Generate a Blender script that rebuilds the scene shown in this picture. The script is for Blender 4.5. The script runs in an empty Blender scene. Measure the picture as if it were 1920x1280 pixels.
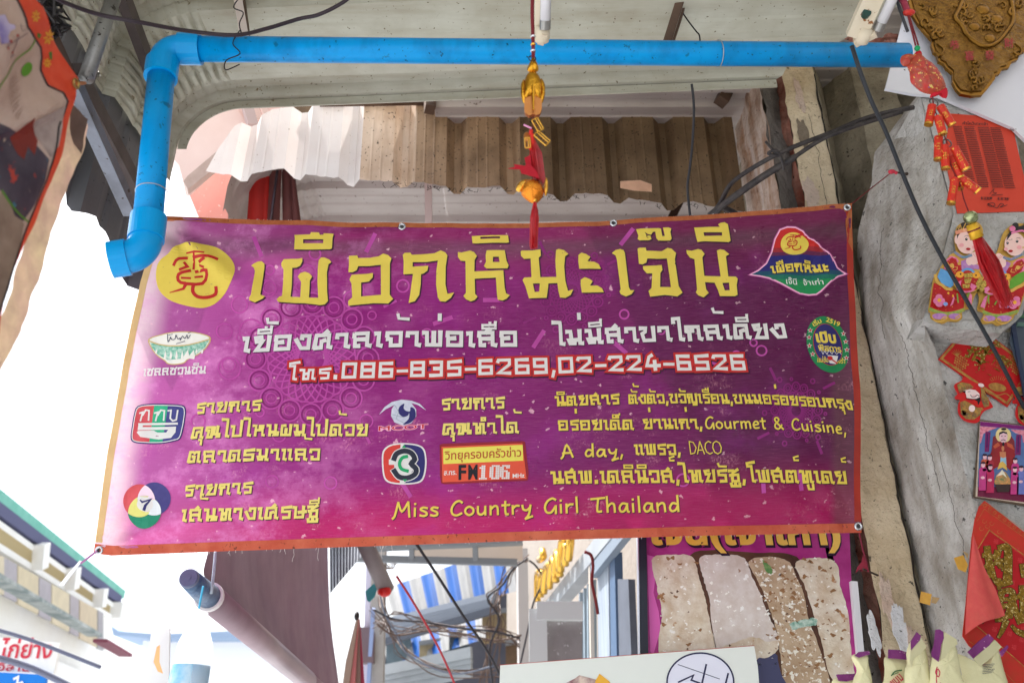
import bpy, bmesh, math, random
from mathutils import Vector, Matrix, noise
from mathutils.geometry import tessellate_polygon
random.seed(7)
sc = bpy.context.scene
COL = sc.collection
PI = math.pi

# ------------------------------------------------------------------ camera, world, sun, exposure
CAMZ = 1.55
PITCH = math.radians(26.9)
FPX = 1667.0                       # focal length in photograph pixels (1920 wide) = 31.3 mm
cam = bpy.data.cameras.new('camera')
cam.lens = FPX * 36 / 1920
cam.sensor_width = 36
cam.clip_start = 0.05
cam.clip_end = 600
cam.dof.use_dof = True
cam.dof.focus_distance = 2.75
cam.dof.aperture_fstop = 3.4
camo = bpy.data.objects.new('camera', cam)
camo.location = (0, 0, CAMZ)
camo.rotation_euler = (PI / 2 + PITCH, 0, 0)
COL.objects.link(camo)
sc.camera = camo

SUN_EL, SUN_AZ = math.radians(60), math.radians(298)     # azimuth clockwise from +Y
w = bpy.data.worlds.new('World')
sc.world = w
w.use_nodes = True
nt = w.node_tree
bg = nt.nodes['Background']
sky = nt.nodes.new('ShaderNodeTexSky')
sky.sky_type = 'NISHITA'
sky.sun_disc = False
sky.sun_elevation = SUN_EL
sky.sun_rotation = SUN_AZ
sky.air_density = 1.0
sky.dust_density = 4.0
sky.ozone_density = 0.6
hs = nt.nodes.new('ShaderNodeHueSaturation')
hs.inputs['Saturation'].default_value = 0.35
nt.links.new(sky.outputs['Color'], hs.inputs['Color'])
nt.links.new(hs.outputs['Color'], bg.inputs['Color'])
bg.inputs['Strength'].default_value = 0.15
sun = bpy.data.lights.new('sun', 'SUN')
sun.energy = 4.0
sun.angle = math.radians(0.5)
sun.color = (1.0, 0.97, 0.93)
suno = bpy.data.objects.new('sun', sun)
sd = Vector((math.sin(SUN_AZ) * math.cos(SUN_EL), math.cos(SUN_AZ) * math.cos(SUN_EL), math.sin(SUN_EL)))
suno.rotation_euler = sd.to_track_quat('Z', 'Y').to_euler()
suno.location = (0, 0, 30)
COL.objects.link(suno)
vs = sc.view_settings
vs.view_transform = 'Standard'
vs.look = 'None'
vs.gamma = 1
vs.use_curve_mapping = False
vs.exposure = 1.3
sc.cycles.max_bounces = 8
sc.cycles.diffuse_bounces = 5
sc.cycles.transparent_max_bounces = 8

# ------------------------------------------------------------------ helpers
CAM = Vector((0, 0, CAMZ))
CP, SP = math.cos(PITCH), math.sin(PITCH)

def ray(px, py):
    a = (px - 960) / FPX
    b = (640 - py) / FPX
    return Vector((a, CP - b * SP, SP + b * CP))

def atY(px, py, Y):
    d = ray(px, py)
    return CAM + d * (Y / d.y)

def atT(px, py, t):
    return CAM + ray(px, py) * t

class Plane:
    curved = False
    step = 0
    def __init__(s, p0, n):
        s.p0 = Vector(p0)
        s.n = Vector(n).normalized()
    def at(s, px, py, off=0.0):
        d = ray(px, py)
        t = (s.p0 - CAM).dot(s.n) / d.dot(s.n)
        return CAM + d * t + s.n * off

def front(Y):
    return Plane((0, Y, 0), (0, -1, 0))

def lin(c):
    return tuple((v / 255 / 12.92 if v / 255 <= 0.04045 else ((v / 255 + 0.055) / 1.055) ** 2.4) for v in c)

MATS = {}
def mat(name, rgb, rough=0.6, metal=0.0, n=None, n2=None, speck=None, bump=None, wave=None, coat=0.0, spec=0.3, trans=0.0, cs=None, streak=None, emis=0):
    """rgb in sRGB 0-255. n=(scale, amount, rgb2) large blotches, n2 the same again, speck=(scale, threshold, rgb),
    streak=(scale, amount, rgb) vertical runs, bump=(scale, strength[, distance])."""
    if name in MATS:
        return MATS[name]
    m = bpy.data.materials.new(name)
    m.use_nodes = True
    N, L = m.node_tree.nodes, m.node_tree.links
    p = N['Principled BSDF']
    p.inputs['Roughness'].default_value = rough
    p.inputs['Metallic'].default_value = metal
    p.inputs['Specular IOR Level'].default_value = spec
    if coat:
        p.inputs['Coat Weight'].default_value = coat
        p.inputs['Coat Roughness'].default_value = 0.15
    tc = N.new('ShaderNodeTexCoord')
    col = N.new('ShaderNodeRGB')
    col.outputs[0].default_value = (*lin(rgb), 1)
    cur = col.outputs[0]
    def mixin(fac, c2):
        nonlocal cur
        mx = N.new('ShaderNodeMix')
        mx.data_type = 'RGBA'
        L.new(fac, mx.inputs['Factor'])
        L.new(cur, mx.inputs['A'])
        mx.inputs['B'].default_value = (*lin(c2), 1)
        cur = mx.outputs['Result']
    def ramp(src, lo, hi, top=1.0):
        mr = N.new('ShaderNodeMapRange')
        mr.inputs['From Min'].default_value = lo
        mr.inputs['From Max'].default_value = hi
        mr.inputs['To Max'].default_value = top
        L.new(src, mr.inputs['Value'])
        return mr.outputs['Result']
    def noi(scale, detail=6, sc3=None, rough_=0.6):
        nn = N.new('ShaderNodeTexNoise')
        nn.inputs['Scale'].default_value = scale
        nn.inputs['Detail'].default_value = detail
        nn.inputs['Roughness'].default_value = rough_
        if sc3:
            mp = N.new('ShaderNodeMapping')
            mp.inputs['Scale'].default_value = sc3
            L.new(tc.outputs['Object'], mp.inputs['Vector'])
            L.new(mp.outputs['Vector'], nn.inputs['Vector'])
        else:
            L.new(tc.outputs['Object'], nn.inputs['Vector'])
        return nn.outputs['Fac']
    for k in (n, n2):
        if k:
            mixin(ramp(noi(k[0]), 0.38, 0.66, k[1]), k[2])
    if streak:
        mixin(ramp(noi(streak[0], 5, streak[3] if len(streak) > 3 else (1, 1, 0.08)), 0.45, 0.7, streak[1]), streak[2])
    if speck:
        for sp in (speck if isinstance(speck, list) else [speck]):
            mixin(ramp(noi(sp[0], 3), sp[1], sp[1] + 0.04), sp[2])
    L.new(cur, p.inputs['Base Color'])
    if bump:
        bs = bump if isinstance(bump, list) else [bump]
        prev = None
        for b_ in bs:
            bn = N.new('ShaderNodeBump')
            bn.inputs['Strength'].default_value = b_[1]
            bn.inputs['Distance'].default_value = b_[2] if len(b_) > 2 else 0.01
            L.new(noi(b_[0], 8), bn.inputs['Height'])
            if prev:
                L.new(prev, bn.inputs['Normal'])
            prev = bn.outputs['Normal']
        L.new(prev, p.inputs['Normal'])
    if trans:
        tr = N.new('ShaderNodeBsdfTranslucent')
        L.new(cur, tr.inputs['Color'])
        mx = N.new('ShaderNodeMixShader')
        mx.inputs[0].default_value = trans
        L.new(p.outputs[0], mx.inputs[1])
        L.new(tr.outputs[0], mx.inputs[2])
        L.new(mx.outputs[0], N['Material Output'].inputs['Surface'])
    MATS[name] = m
    return m

def put(o, parent):
    COL.objects.link(o)
    if parent is not None:
        o.parent = parent

def wloc(o):
    v = Vector((0, 0, 0))
    while o is not None:
        v += o.location
        o = o.parent
    return v

def tag(o, label=None, cat=None, group=None, kind=None):
    if label: o['label'] = label
    if cat: o['category'] = cat
    if group: o['group'] = group
    if kind: o['kind'] = kind
    return o

def thing(name, loc, label, cat, group=None, kind=None):
    o = bpy.data.objects.new(name, None)
    o.empty_display_size = 0.05
    o.location = loc
    COL.objects.link(o)
    return tag(o, label, cat, group, kind)

def mesh(name, V, F, m, parent=None, smooth=False, uv=None, base=None):
    """V in world coordinates; the object sits at its parent's origin (or at its own base)."""
    if parent is not None:
        b = wloc(parent)
    else:
        b = Vector(base) if base is not None else Vector((sum(v[0] for v in V) / len(V), sum(v[1] for v in V) / len(V), min(v[2] for v in V)))
    me = bpy.data.meshes.new(name)
    me.from_pydata([tuple(Vector(v) - b) for v in V], [], F)
    ms = m if isinstance(m, list) else [m]
    for q in ms:
        me.materials.append(q)
    if smooth:
        me.polygons.foreach_set('use_smooth', [True] * len(me.polygons))
    if uv:
        ul = me.uv_layers.new(name='UVMap')
        for l in me.loops:
            ul.data[l.index].uv = uv[l.vertex_index]
    me.update()
    o = bpy.data.objects.new(name, me)
    if parent is None:
        o.location = b
    put(o, parent)
    return o

class MB:
    def __init__(s):
        s.V, s.F = [], []
    def add(s, V, F):
        k = len(s.V)
        s.V += [Vector(v) for v in V]
        s.F += [tuple(i + k for i in f) for f in F]
        return s
    def box(s, c, size, rot=None):
        c = Vector(c)
        hx, hy, hz = size[0] / 2, size[1] / 2, size[2] / 2
        R = rot or Matrix.Identity(3)
        V = [c + R @ Vector((x * hx, y * hy, z * hz)) for x in (-1, 1) for y in (-1, 1) for z in (-1, 1)]
        return s.add(V, [(0, 1, 3, 2), (4, 6, 7, 5), (0, 4, 5, 1), (2, 3, 7, 6), (0, 2, 6, 4), (1, 5, 7, 3)])
    def bar(s, a, b, w_, h_, up=(0, 0, 1)):
        a, b = Vector(a), Vector(b)
        z = (b - a)
        ln = z.length
        z.normalize()
        x = z.cross(Vector(up))
        if x.length < 1e-4: x = z.cross(Vector((0, 1, 0)))
        x.normalize()
        y = z.cross(x)
        R = Matrix((x, y, z)).transposed()
        return s.box((a + b) / 2, (w_, h_, ln), R)
    def tube(s, P, r, n=10, caps=True, hollow=False):
        P = [Vector(p) for p in P]
        rr = r if isinstance(r, (list, tuple)) else [r] * len(P)
        V, F = [], []
        prev = None
        for i, p in enumerate(P):
            t = (P[min(i + 1, len(P) - 1)] - P[max(i - 1, 0)]).normalized()
            if prev is None:
                x = t.cross(Vector((0.13, 0.31, 1)))
                if x.length < 0.05: x = t.cross(Vector((1, 0, 0)))
                x.normalize()
            else:
                x = (prev - t * prev.dot(t)).normalized()
            prev = x
            y = t.cross(x)
            for k in range(n):
                a = 2 * PI * k / n
                V.append(p + (x * math.cos(a) + y * math.sin(a)) * rr[i])
        for i in range(len(P) - 1):
            for k in range(n):
                F.append((i * n + k, i * n + (k + 1) % n, (i + 1) * n + (k + 1) % n, (i + 1) * n + k))
        if caps:
            F.append(tuple(range(n - 1, -1, -1)))
            F.append(tuple((len(P) - 1) * n + k for k in range(n)))
        return s.add(V, F)
    def lathe(s, o, axis, prof, n=20):
        """prof: list of (distance along axis, radius)"""
        axis = Vector(axis).normalized()
        return s.tube([Vector(o) + axis * a for a, r in prof], [max(r, 1e-4) for a, r in prof], n)
    def ball(s, c, r, n=12, sc3=(1, 1, 1)):
        V, F = [], []
        c = Vector(c)
        for i in range(n + 1):
            th = PI * i / n
            for k in range(2 * n):
                a = PI * k / n
                V.append(c + Vector((r * sc3[0] * math.sin(th) * math.cos(a), r * sc3[1] * math.sin(th) * math.sin(a), r * sc3[2] * math.cos(th))))
        for i in range(n):
            for k in range(2 * n):
                F.append((i * 2 * n + k, i * 2 * n + (k + 1) % (2 * n), (i + 1) * 2 * n + (k + 1) % (2 * n), (i + 1) * 2 * n + k))
        return s.add(V, F)
    def build(s, name, m, parent=None, smooth=False, base=None):
        return mesh(name, s.V, s.F, m, parent, smooth, base=base)

def smooth_pts(P, k=6, closed=False):
    P = [Vector(p) for p in P]
    n = len(P)
    out = []
    rng = range(n) if closed else range(n - 1)
    for i in rng:
        g = (lambda j: P[j % n]) if closed else (lambda j: P[max(0, min(n - 1, j))])
        p0, p1, p2, p3 = g(i - 1), g(i), g(i + 1), g(i + 2)
        for q in range(k):
            t = q / k
            out.append(0.5 * ((2 * p1) + (p2 - p0) * t + (2 * p0 - 5 * p1 + 4 * p2 - p3) * t * t + (3 * p1 - p0 - 3 * p2 + p3) * t ** 3))
    if not closed: out.append(P[-1])
    return out

def prism(name, plane, pts, depth, m, parent=None, holes=None, off=0.0, smooth=False, base=None):
    """a flat shape of real thickness: outline in photograph pixels unprojected on to its plane, extruded away from the viewer"""
    loops = [pts] + (holes or [])
    V, F = [], []
    tri = tessellate_polygon([[Vector((x, y, 0)) for x, y in l] for l in loops])
    flat = [p for l in loops for p in l]
    nv = len(flat)
    V = [plane.at(x, y, off) for x, y in flat] + [plane.at(x, y, off) - plane.n * depth for x, y in flat]
    for t in tri:
        F.append(tuple(t))
        F.append(tuple(i + nv for i in reversed(t)))
    k = 0
    for l in loops:
        for i in range(len(l)):
            a, b = k + i, k + (i + 1) % len(l)
            F.append((a, b, b + nv, a + nv))
        k += len(l)
    o = mesh(name, V, F, m, parent, base=base)
    bm = bmesh.new(); bm.from_mesh(o.data); bmesh.ops.recalc_face_normals(bm, faces=bm.faces); bm.to_mesh(o.data); bm.free()
    return o

# ---- flat print: shapes in photograph pixels laid on a real surface
TXT = {}
def text_mesh(body, bold=0.0):
    key = (body, bold)
    if key in TXT: return TXT[key]
    c = bpy.data.curves.new('t', 'FONT')
    c.body = body
    c.size = 1
    c.resolution_u = 3
    c.offset = bold
    c.fill_mode = 'BOTH' if hasattr(c, 'fill_mode') else c.fill_mode
    o = bpy.data.objects.new('t', c)
    COL.objects.link(o)
    me = o.to_mesh()
    V = [(v.co.x, v.co.y) for v in me.vertices]
    F = [tuple(p.vertices) for p in me.polygons]
    o.to_mesh_clear()
    bpy.data.objects.remove(o)
    bpy.data.curves.remove(c)
    TXT[key] = (V, F)
    return TXT[key]

def lean(x, y):
    return (x - 890) / (y + 2650)

class Print:
    def __init__(s, surf):
        s.s = surf
        s.V, s.F, s.k = [], [], 0      # V: (px, py, extra offset)
    def poly(s, pts, holes=None):
        loops = [pts] + (holes or [])
        tri = tessellate_polygon([[Vector((x, y, 0)) for x, y in l] for l in loops])
        k = len(s.V)
        e = (s.k % 14) * 0.00003
        s.k += 1
        for l in loops:
            s.V += [(x, y, e) for x, y in l]
        s.F += [tuple(i + k for i in t) for t in tri]
        return s
    def ell(s, cx, cy, rx, ry, n=28, rot=0.0, a0=0, a1=2 * PI):
        P = []
        for i in range(n):
            a = a0 + (a1 - a0) * i / (n if abs(a1 - a0 - 2 * PI) < 1e-6 else n - 1)
            x, y = rx * math.cos(a), ry * math.sin(a)
            P.append((cx + x * math.cos(rot) - y * math.sin(rot), cy + x * math.sin(rot) + y * math.cos(rot)))
        return s.poly(P)
    def ring(s, cx, cy, rx, ry, w_, n=28):
        o_ = [(cx + rx * math.cos(2 * PI * i / n), cy + ry * math.sin(2 * PI * i / n)) for i in range(n)]
        i_ = [(cx + (rx - w_) * math.cos(2 * PI * i / n), cy + (ry - w_) * math.sin(2 * PI * i / n)) for i in range(n)]
        k = len(s.V)
        e = (s.k % 14) * 0.00003
        s.k += 1
        s.V += [(x, y, e) for x, y in o_ + i_]
        s.F += [(k + i, k + (i + 1) % n, k + n + (i + 1) % n, k + n + i) for i in range(n)]
        return s
    def stroke(s, P, w_, closed=False, flare=1.0, smooth=0):
        if smooth:
            P = [(v[0], v[1]) for v in smooth_pts([(x, y, 0) for x, y in P], smooth, closed)]
        n = len(P)
        if n < 2: return s
        ws = w_ if isinstance(w_, list) else [w_] * n
        if len(ws) != n:
            ws = [ws[0] + (ws[-1] - ws[0]) * i / (n - 1) for i in range(n)]
        k = len(s.V)
        e = (s.k % 14) * 0.00003
        s.k += 1
        for i in range(n):
            if closed:
                a, b, c = Vector(P[i - 1]), Vector(P[i]), Vector(P[(i + 1) % n])
            else:
                a, b, c = Vector(P[max(0, i - 1)]), Vector(P[i]), Vector(P[min(n - 1, i + 1)])
            d1 = (b - a) if (b - a).length > 1e-6 else (c - b)
            d2 = (c - b) if (c - b).length > 1e-6 else (b - a)
            d1 = d1.normalized(); d2 = d2.normalized()
            n1 = Vector((-d1.y, d1.x)); n2 = Vector((-d2.y, d2.x))
            mt = (n1 + n2)
            if mt.length < 0.2: mt = n1
            mt.normalize()
            q = max(0.45, mt.dot(n1))
            h = ws[i] / 2 / q
            if not closed and i in (0, n - 1):
                h *= flare
                b = b + (-d1 if i == 0 else d1) * (ws[i] * 0.42 if flare > 1 else ws[i] * 0.3)
            s.V += [(b.x + mt.x * h, b.y + mt.y * h, e), (b.x - mt.x * h, b.y - mt.y * h, e)]
        m = n if closed else n - 1
        for i in range(m):
            j = (i + 1) % n
            s.F.append((k + 2 * i, k + 2 * j, k + 2 * j + 1, k + 2 * i + 1))
        return s
    def text(s, body, x0, y0, x1, y1, h, bold=0.0, perp=False, shear=0.0):
        V, F = text_mesh(body, bold)
        if not V: return s
        mx, Mx = min(v[0] for v in V), max(v[0] for v in V)
        k = len(s.V)
        d = Vector((x1 - x0, y1 - y0))
        if perp:
            u = Vector((d.y, -d.x)).normalized()
        for x, y in V:
            t = (x - mx) / (Mx - mx)
            bx, by = x0 + d.x * t, y0 + d.y * t
            if perp:
                q = u * (y * h)
                s.V.append((bx + q.x, by + q.y, 0))
            else:
                s.V.append((bx - lean(bx, by) * y * h + shear * y * h, by - y * h, 0))
        s.F += [tuple(i + k for i in f) for f in F]
        return s
    def glyphs(s, body, base, h, sw=2.1, font=None, flare=1.18, sm=0, grow=0.0, dx=0, dy=0):
        """stroke lettering: base = polyline of pixel points the text sits on, h = pixel height of 10 units"""
        font = font or THAI
        # layout
        cells, x = [], 0.0
        last = 0.0
        for ch in body:
            g = font.get(ch)
            if g is None:
                x += 5; continue
            adv, strokes, w_ = g
            if adv == 0:
                cells.append((last, strokes, w_))
            else:
                cells.append((x, strokes, w_))
                last = x + (adv - 9)
                x += adv
        tot = x
        B = [Vector(b) for b in base]
        L_ = [0]
        for i in range(len(B) - 1): L_.append(L_[-1] + (B[i + 1] - B[i]).length)
        def mp(u, v):
            q = u / tot * L_[-1]
            i = 0
            while i < len(B) - 2 and q > L_[i + 1]: i += 1
            f_ = (q - L_[i]) / (L_[i + 1] - L_[i])
            b = B[i] + (B[i + 1] - B[i]) * f_
            hh = h * v / 10
            return (b.x - lean(b.x, b.y) * hh + dx, b.y - hh + dy)
        ux = L_[-1] / tot
        wpx = (ux + h / 10) / 2
        for x, strokes, wf in cells:
            for st in strokes:
                P = [mp(x + a, b) for a, b in st]
                cl = False
                if len(P) > 3 and (Vector(P[0]) - Vector(P[-1])).length < 0.01:
                    cl = True; P = P[:-1]
                s.stroke(P, sw * wf * wpx + grow, closed=cl, flare=flare, smooth=(sm if len(P) > 2 else 0))
        return s
    def build(s, name, m, parent, off=0.0008, label=None):
        V, F = s.V, s.F
        if not V: return None
        if s.s.curved:
            bm = bmesh.new()
            vs_ = [bm.verts.new((x, y, e)) for x, y, e in V]
            for f in F:
                try: bm.faces.new([vs_[i] for i in f])
                except ValueError: pass
            st = s.s.step
            for ax in (0, 1):
                lo = min(v[ax] for v in V); hi = max(v[ax] for v in V)
                c = math.ceil(lo / st) * st
                while c < hi:
                    co = [0, 0, 0]; no = [0, 0, 0]
                    co[ax] = c; no[ax] = 1
                    bmesh.ops.bisect_plane(bm, geom=bm.verts[:] + bm.edges[:] + bm.faces[:], dist=1e-4, plane_co=co, plane_no=no)
                    c += st
            bmesh.ops.triangulate(bm, faces=bm.faces[:])
            bm.verts.index_update()
            V = [tuple(v.co) for v in bm.verts]
            F = [tuple(v.index for v in f.verts) for f in bm.faces]
            bm.free()
        W = [s.s.at(x, y, off + e) for x, y, e in V]
        # faces must look at the viewer
        FF = []
        for f in F:
            a, b, c = W[f[0]], W[f[1]], W[f[2]]
            nn = (b - a).cross(c - a)
            FF.append(f if nn.dot(CAM - a) >= 0 else tuple(reversed(f)))
        o = mesh(name, W, FF, m, parent)
        if label: o['label'] = label
        return o

# ---- the squared brush lettering of the banner (10 units = body height)
def _g(adv, txt, w_=1.0):
    return (adv, [[tuple(float(q) for q in p.split(',')) for p in st.split()] for st in txt.split(';')], w_)
THAI = {
 'ก': _g(9.4, '1,6.2 1,9 7,9 7,1.3 8.2,.8; 1.2,6.2 4.2,6.5; 2.3,6 2.3,.4'),
 'ข': _g(9, '.8,9 3.3,9 3,6.6 1.5,5.4 2.2,.9 7,.9 7,9.4'),
 'ค': _g(9.6, '1,.9 1.5,9 7,9 7,1.2 8.2,.8; 1.2,.9 3.9,.9 3.9,5 5.4,5.6'),
 'ด': _g(9.6, '1,.9 1.5,9 7,9 7,1.2 8.2,.8; 1.2,.9 4.4,1 4.4,5.2 3.4,5.4'),
 'ต': _g(9.6, '1,.9 1.3,9 3.3,9 4.2,7.9 5.1,9 7,9 7,1.2 8.2,.8; 1.2,.9 4.4,1 4.4,5 3.2,5'),
 'ศ': _g(9.6, '1,.9 1.5,9 7,9 7,1.2 8.2,.8; 1.2,.9 3.9,.9 3.9,5 5.4,5.6; 4.8,9.4 6.2,11.4'),
 'ง': _g(8, '3.4,7.2 3.4,9 6.4,9 6.4,.9 3.4,.9 1,6.4'),
 'จ': _g(9, '1.2,6.9 1.2,9 7,9 7,.9 2.8,.9 2.8,4.9 1.3,5.1'),
 'อ': _g(9, '1.2,6.9 1.2,9 7,9 7,.9 1.4,.9 1.4,5 4.2,5.4'),
 'ช': _g(9, '.8,9 3.3,9 3,6.6 1.5,5.4 2.2,.9 6.6,.9 6.6,6.4 5.4,7.6 7.8,9.6'),
 'ญ': _g(10.4, '1,6.2 1,9 4.8,9 4.8,.9 8.8,.9 8.8,9.3; 1.1,6.2 3,6.3; 2,6 2,.4; 5.6,-1.4 8.8,-1.3'),
 'ฐ': _g(8.6, '.8,9 3.4,9.2 3.2,7.6 6.6,10; 1.3,5.6 6.6,6 6.6,.9 2.6,.9 2.6,3.6; 1.4,-1 1.6,-3 7,-3 7,-1.2; 4.2,-1 4.2,-2.6'),
 'ณ': _g(11.2, '.8,6.4 .8,9 4.4,9 4.4,.8; 1,6.4 2.4,6.4 1.8,.6 4.4,.8; 6,9 6,3 9.6,3 9.6,.9 8,.9 8.2,9.3'),
 'ท': _g(9.6, '.6,8.9 2.5,8.9 2.6,.9; 2.6,.9 5,.9 5.1,8.9 7.3,8.9 7.3,1.2 8.4,.8; 2.8,5 5,6'),
 'น': _g(9, '.6,8.9 2.4,8.9 2.6,.6; 2.6,3.3 6.4,3.3; 6.2,9.4 6.4,3.3 5.4,.9 7.9,.9 7.9,3.2'),
 'บ': _g(9, '.6,8.9 2.1,8.9 2.1,.9 7,.9 7,9.4'),
 'ป': _g(9, '.6,8.9 2.1,8.9 2.1,.9 7,.9 7,13.4'),
 'ผ': _g(9.2, '3.6,8.9 1.5,8.7 1.5,.9 7.2,.9 7.2,9.4; 4.3,1 4.3,6'),
 'พ': _g(9.8, '.6,8.9 2,8.9 2.2,.9 7.8,.9 7.8,9.4; 5,1 5,9.2'),
 'ม': _g(9.4, '.6,8.9 2.4,8.9 2.7,3.2; 6.8,9.4 6.8,.9 8,.8; 6.8,3.2 1.4,3.2 2,.9 4.2,.9 4.2,3.2'),
 'ย': _g(9, '3.8,9.1 1.2,8.8 1.7,6.3 4.2,6.5 2,.9 7,.9 7.1,9.4'),
 'ร': _g(7.8, '6.8,9.4 1.4,8.8 1.5,5.8 6,5.6 6,.9 2.4,.9'),
 'ล': _g(9.6, '1.2,6.9 1.2,9 6.9,9 6.9,1.2 8.2,.8; 6.8,5.1 1.6,5.1 1.7,.9 3.4,.9'),
 'ว': _g(8, '1.2,6.9 1.2,9 6.4,9 6.4,.9 2.3,.9 2.3,3'),
 'ษ': _g(9, '.6,8.9 2,8.9 2,.9 6.8,.9 6.8,9.4; 4,4.8 8.4,5.4'),
 'ส': _g(9.6, '1.2,6.9 1.2,9 6.9,9 6.9,1.2 8.2,.8; 6.8,5.1 1.6,5.1 1.7,.9 3.4,.9; 4.2,9.3 5.6,11.2'),
 'ห': _g(9.6, '.6,8.9 2.4,8.9 2.4,.6; 2.4,5 7,5.2 7.2,.9 8.3,.8; 4.9,8.8 7.3,8.8 7.3,7 4.9,7 4.9,8.8', .9),
 'ะ': _g(5.4, '1.2,9 1.2,6.4 4,6.4; 1.2,4 1.2,1.2 4,1.2'),
 'า': _g(7.2, '1,6.9 1,8.9 4.9,8.9 4.9,1.2 6.2,.8'),
 'ำ': _g(7.2, '-3.6,12 -3.6,14.2 -1.2,14.2 -1.2,12 -3.6,12; 1,6.9 1,8.9 4.9,8.9 4.9,1.2 6.2,.8', .85),
 'เ': _g(4.6, '.8,8.6 2.2,8.8 2,1.2 3.3,.8'),
 'แ': _g(8.4, '.8,8.6 2.2,8.8 2,1.2 3.3,.8; 4.6,8.6 6,8.8 5.8,1.2 7.1,.8'),
 'โ': _g(6.6, '6.2,16 1.4,15 1.5,12.6 4,12.8 4,1.1 5.3,.8'),
 'ไ': _g(5.6, '-.4,15.2 3,15 3.2,13 3.2,1.1 4.6,.8'),
 'ใ': _g(6, '1,12.2 1,14.6 3.8,14.8 3.8,1.1 5.2,.8'),
 'ิ': _g(0, '2,11.8 2,14 7.6,14 7.6,11.8 2,11.8', .62),
 'ี': _g(0, '2,11.8 2,14 7.6,14 7.6,11.8 2,11.8; 7.4,14 7.6,16', .62),
 'ื': _g(0, '2,11.8 2,14 7.6,14 7.6,11.8 2,11.8; 7.4,14 7.6,16; 5.2,14 5.2,15.6', .62),
 'ั': _g(0, '3,14.8 3.6,12.6 8.2,12.4', .7),
 '็': _g(0, '2.4,11.6 2.4,14.6 7.6,14.6 7.6,15.8; 2.4,11.8 6.8,11.8 6.8,13.2 4.6,13.2', .6),
 '่': _g(0, '6.6,17.4 6.6,20.6', .85),
 '้': _g(0, '5.4,20.8 5.8,18.4 10,18', .7),
 '์': _g(0, '9.6,20.8 6.6,19.8 6.8,17.6 9.4,17.6', .6),
 'ุ': _g(0, '5.6,-1.4 7.2,-1.4 7.2,-5.2', .8),
 'ู': _g(0, '4.4,-1.6 4.8,-4.8 7.6,-4.8 7.6,-1.2', .8),
 '0': _g(9, '1.2,.9 1.2,9.1 7,9.1 7,.9 1.2,.9', 1.1),
 '2': _g(9, '1.2,8 1.5,9 6.9,9 6.9,6.2 1.6,1.2 7.1,1', 1.1),
 '3': _g(9, '1.5,9 6.9,9 6.9,1 1.5,1; 3.4,5.1 6.6,5.1', 1.1),
 '4': _g(9, '4.2,9.6 2.8,8.6 1.4,3.2 7.6,3.2; 5.4,6 5.4,.8', 1.1),
 '5': _g(9, '7.4,9.3 1.4,8.8 1.4,5.2 7,5.2 7,1 1.5,1', 1.1),
 '6': _g(9, '6.9,9 1.3,9 1.3,1 7,1 7,5.1 1.5,5.1', 1.1),
 '8': _g(9, '1.3,1 1.3,9 7,9 7,1 1.3,1; 1.4,5.1 6.9,5.1', 1.1),
 '9': _g(9, '6.9,4.8 1.3,4.8 1.3,9 7,9 7,1 1.6,1', 1.1),
 '-': _g(6.6, '1,4 5.6,4', .9), '.': _g(4.4, '1.9,.4 1.9,1.8', 1.1), ',': _g(3.6, '1.8,1.6 1.1,-1.8', .9), ' ': (5.5, [], 1),
}
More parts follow.
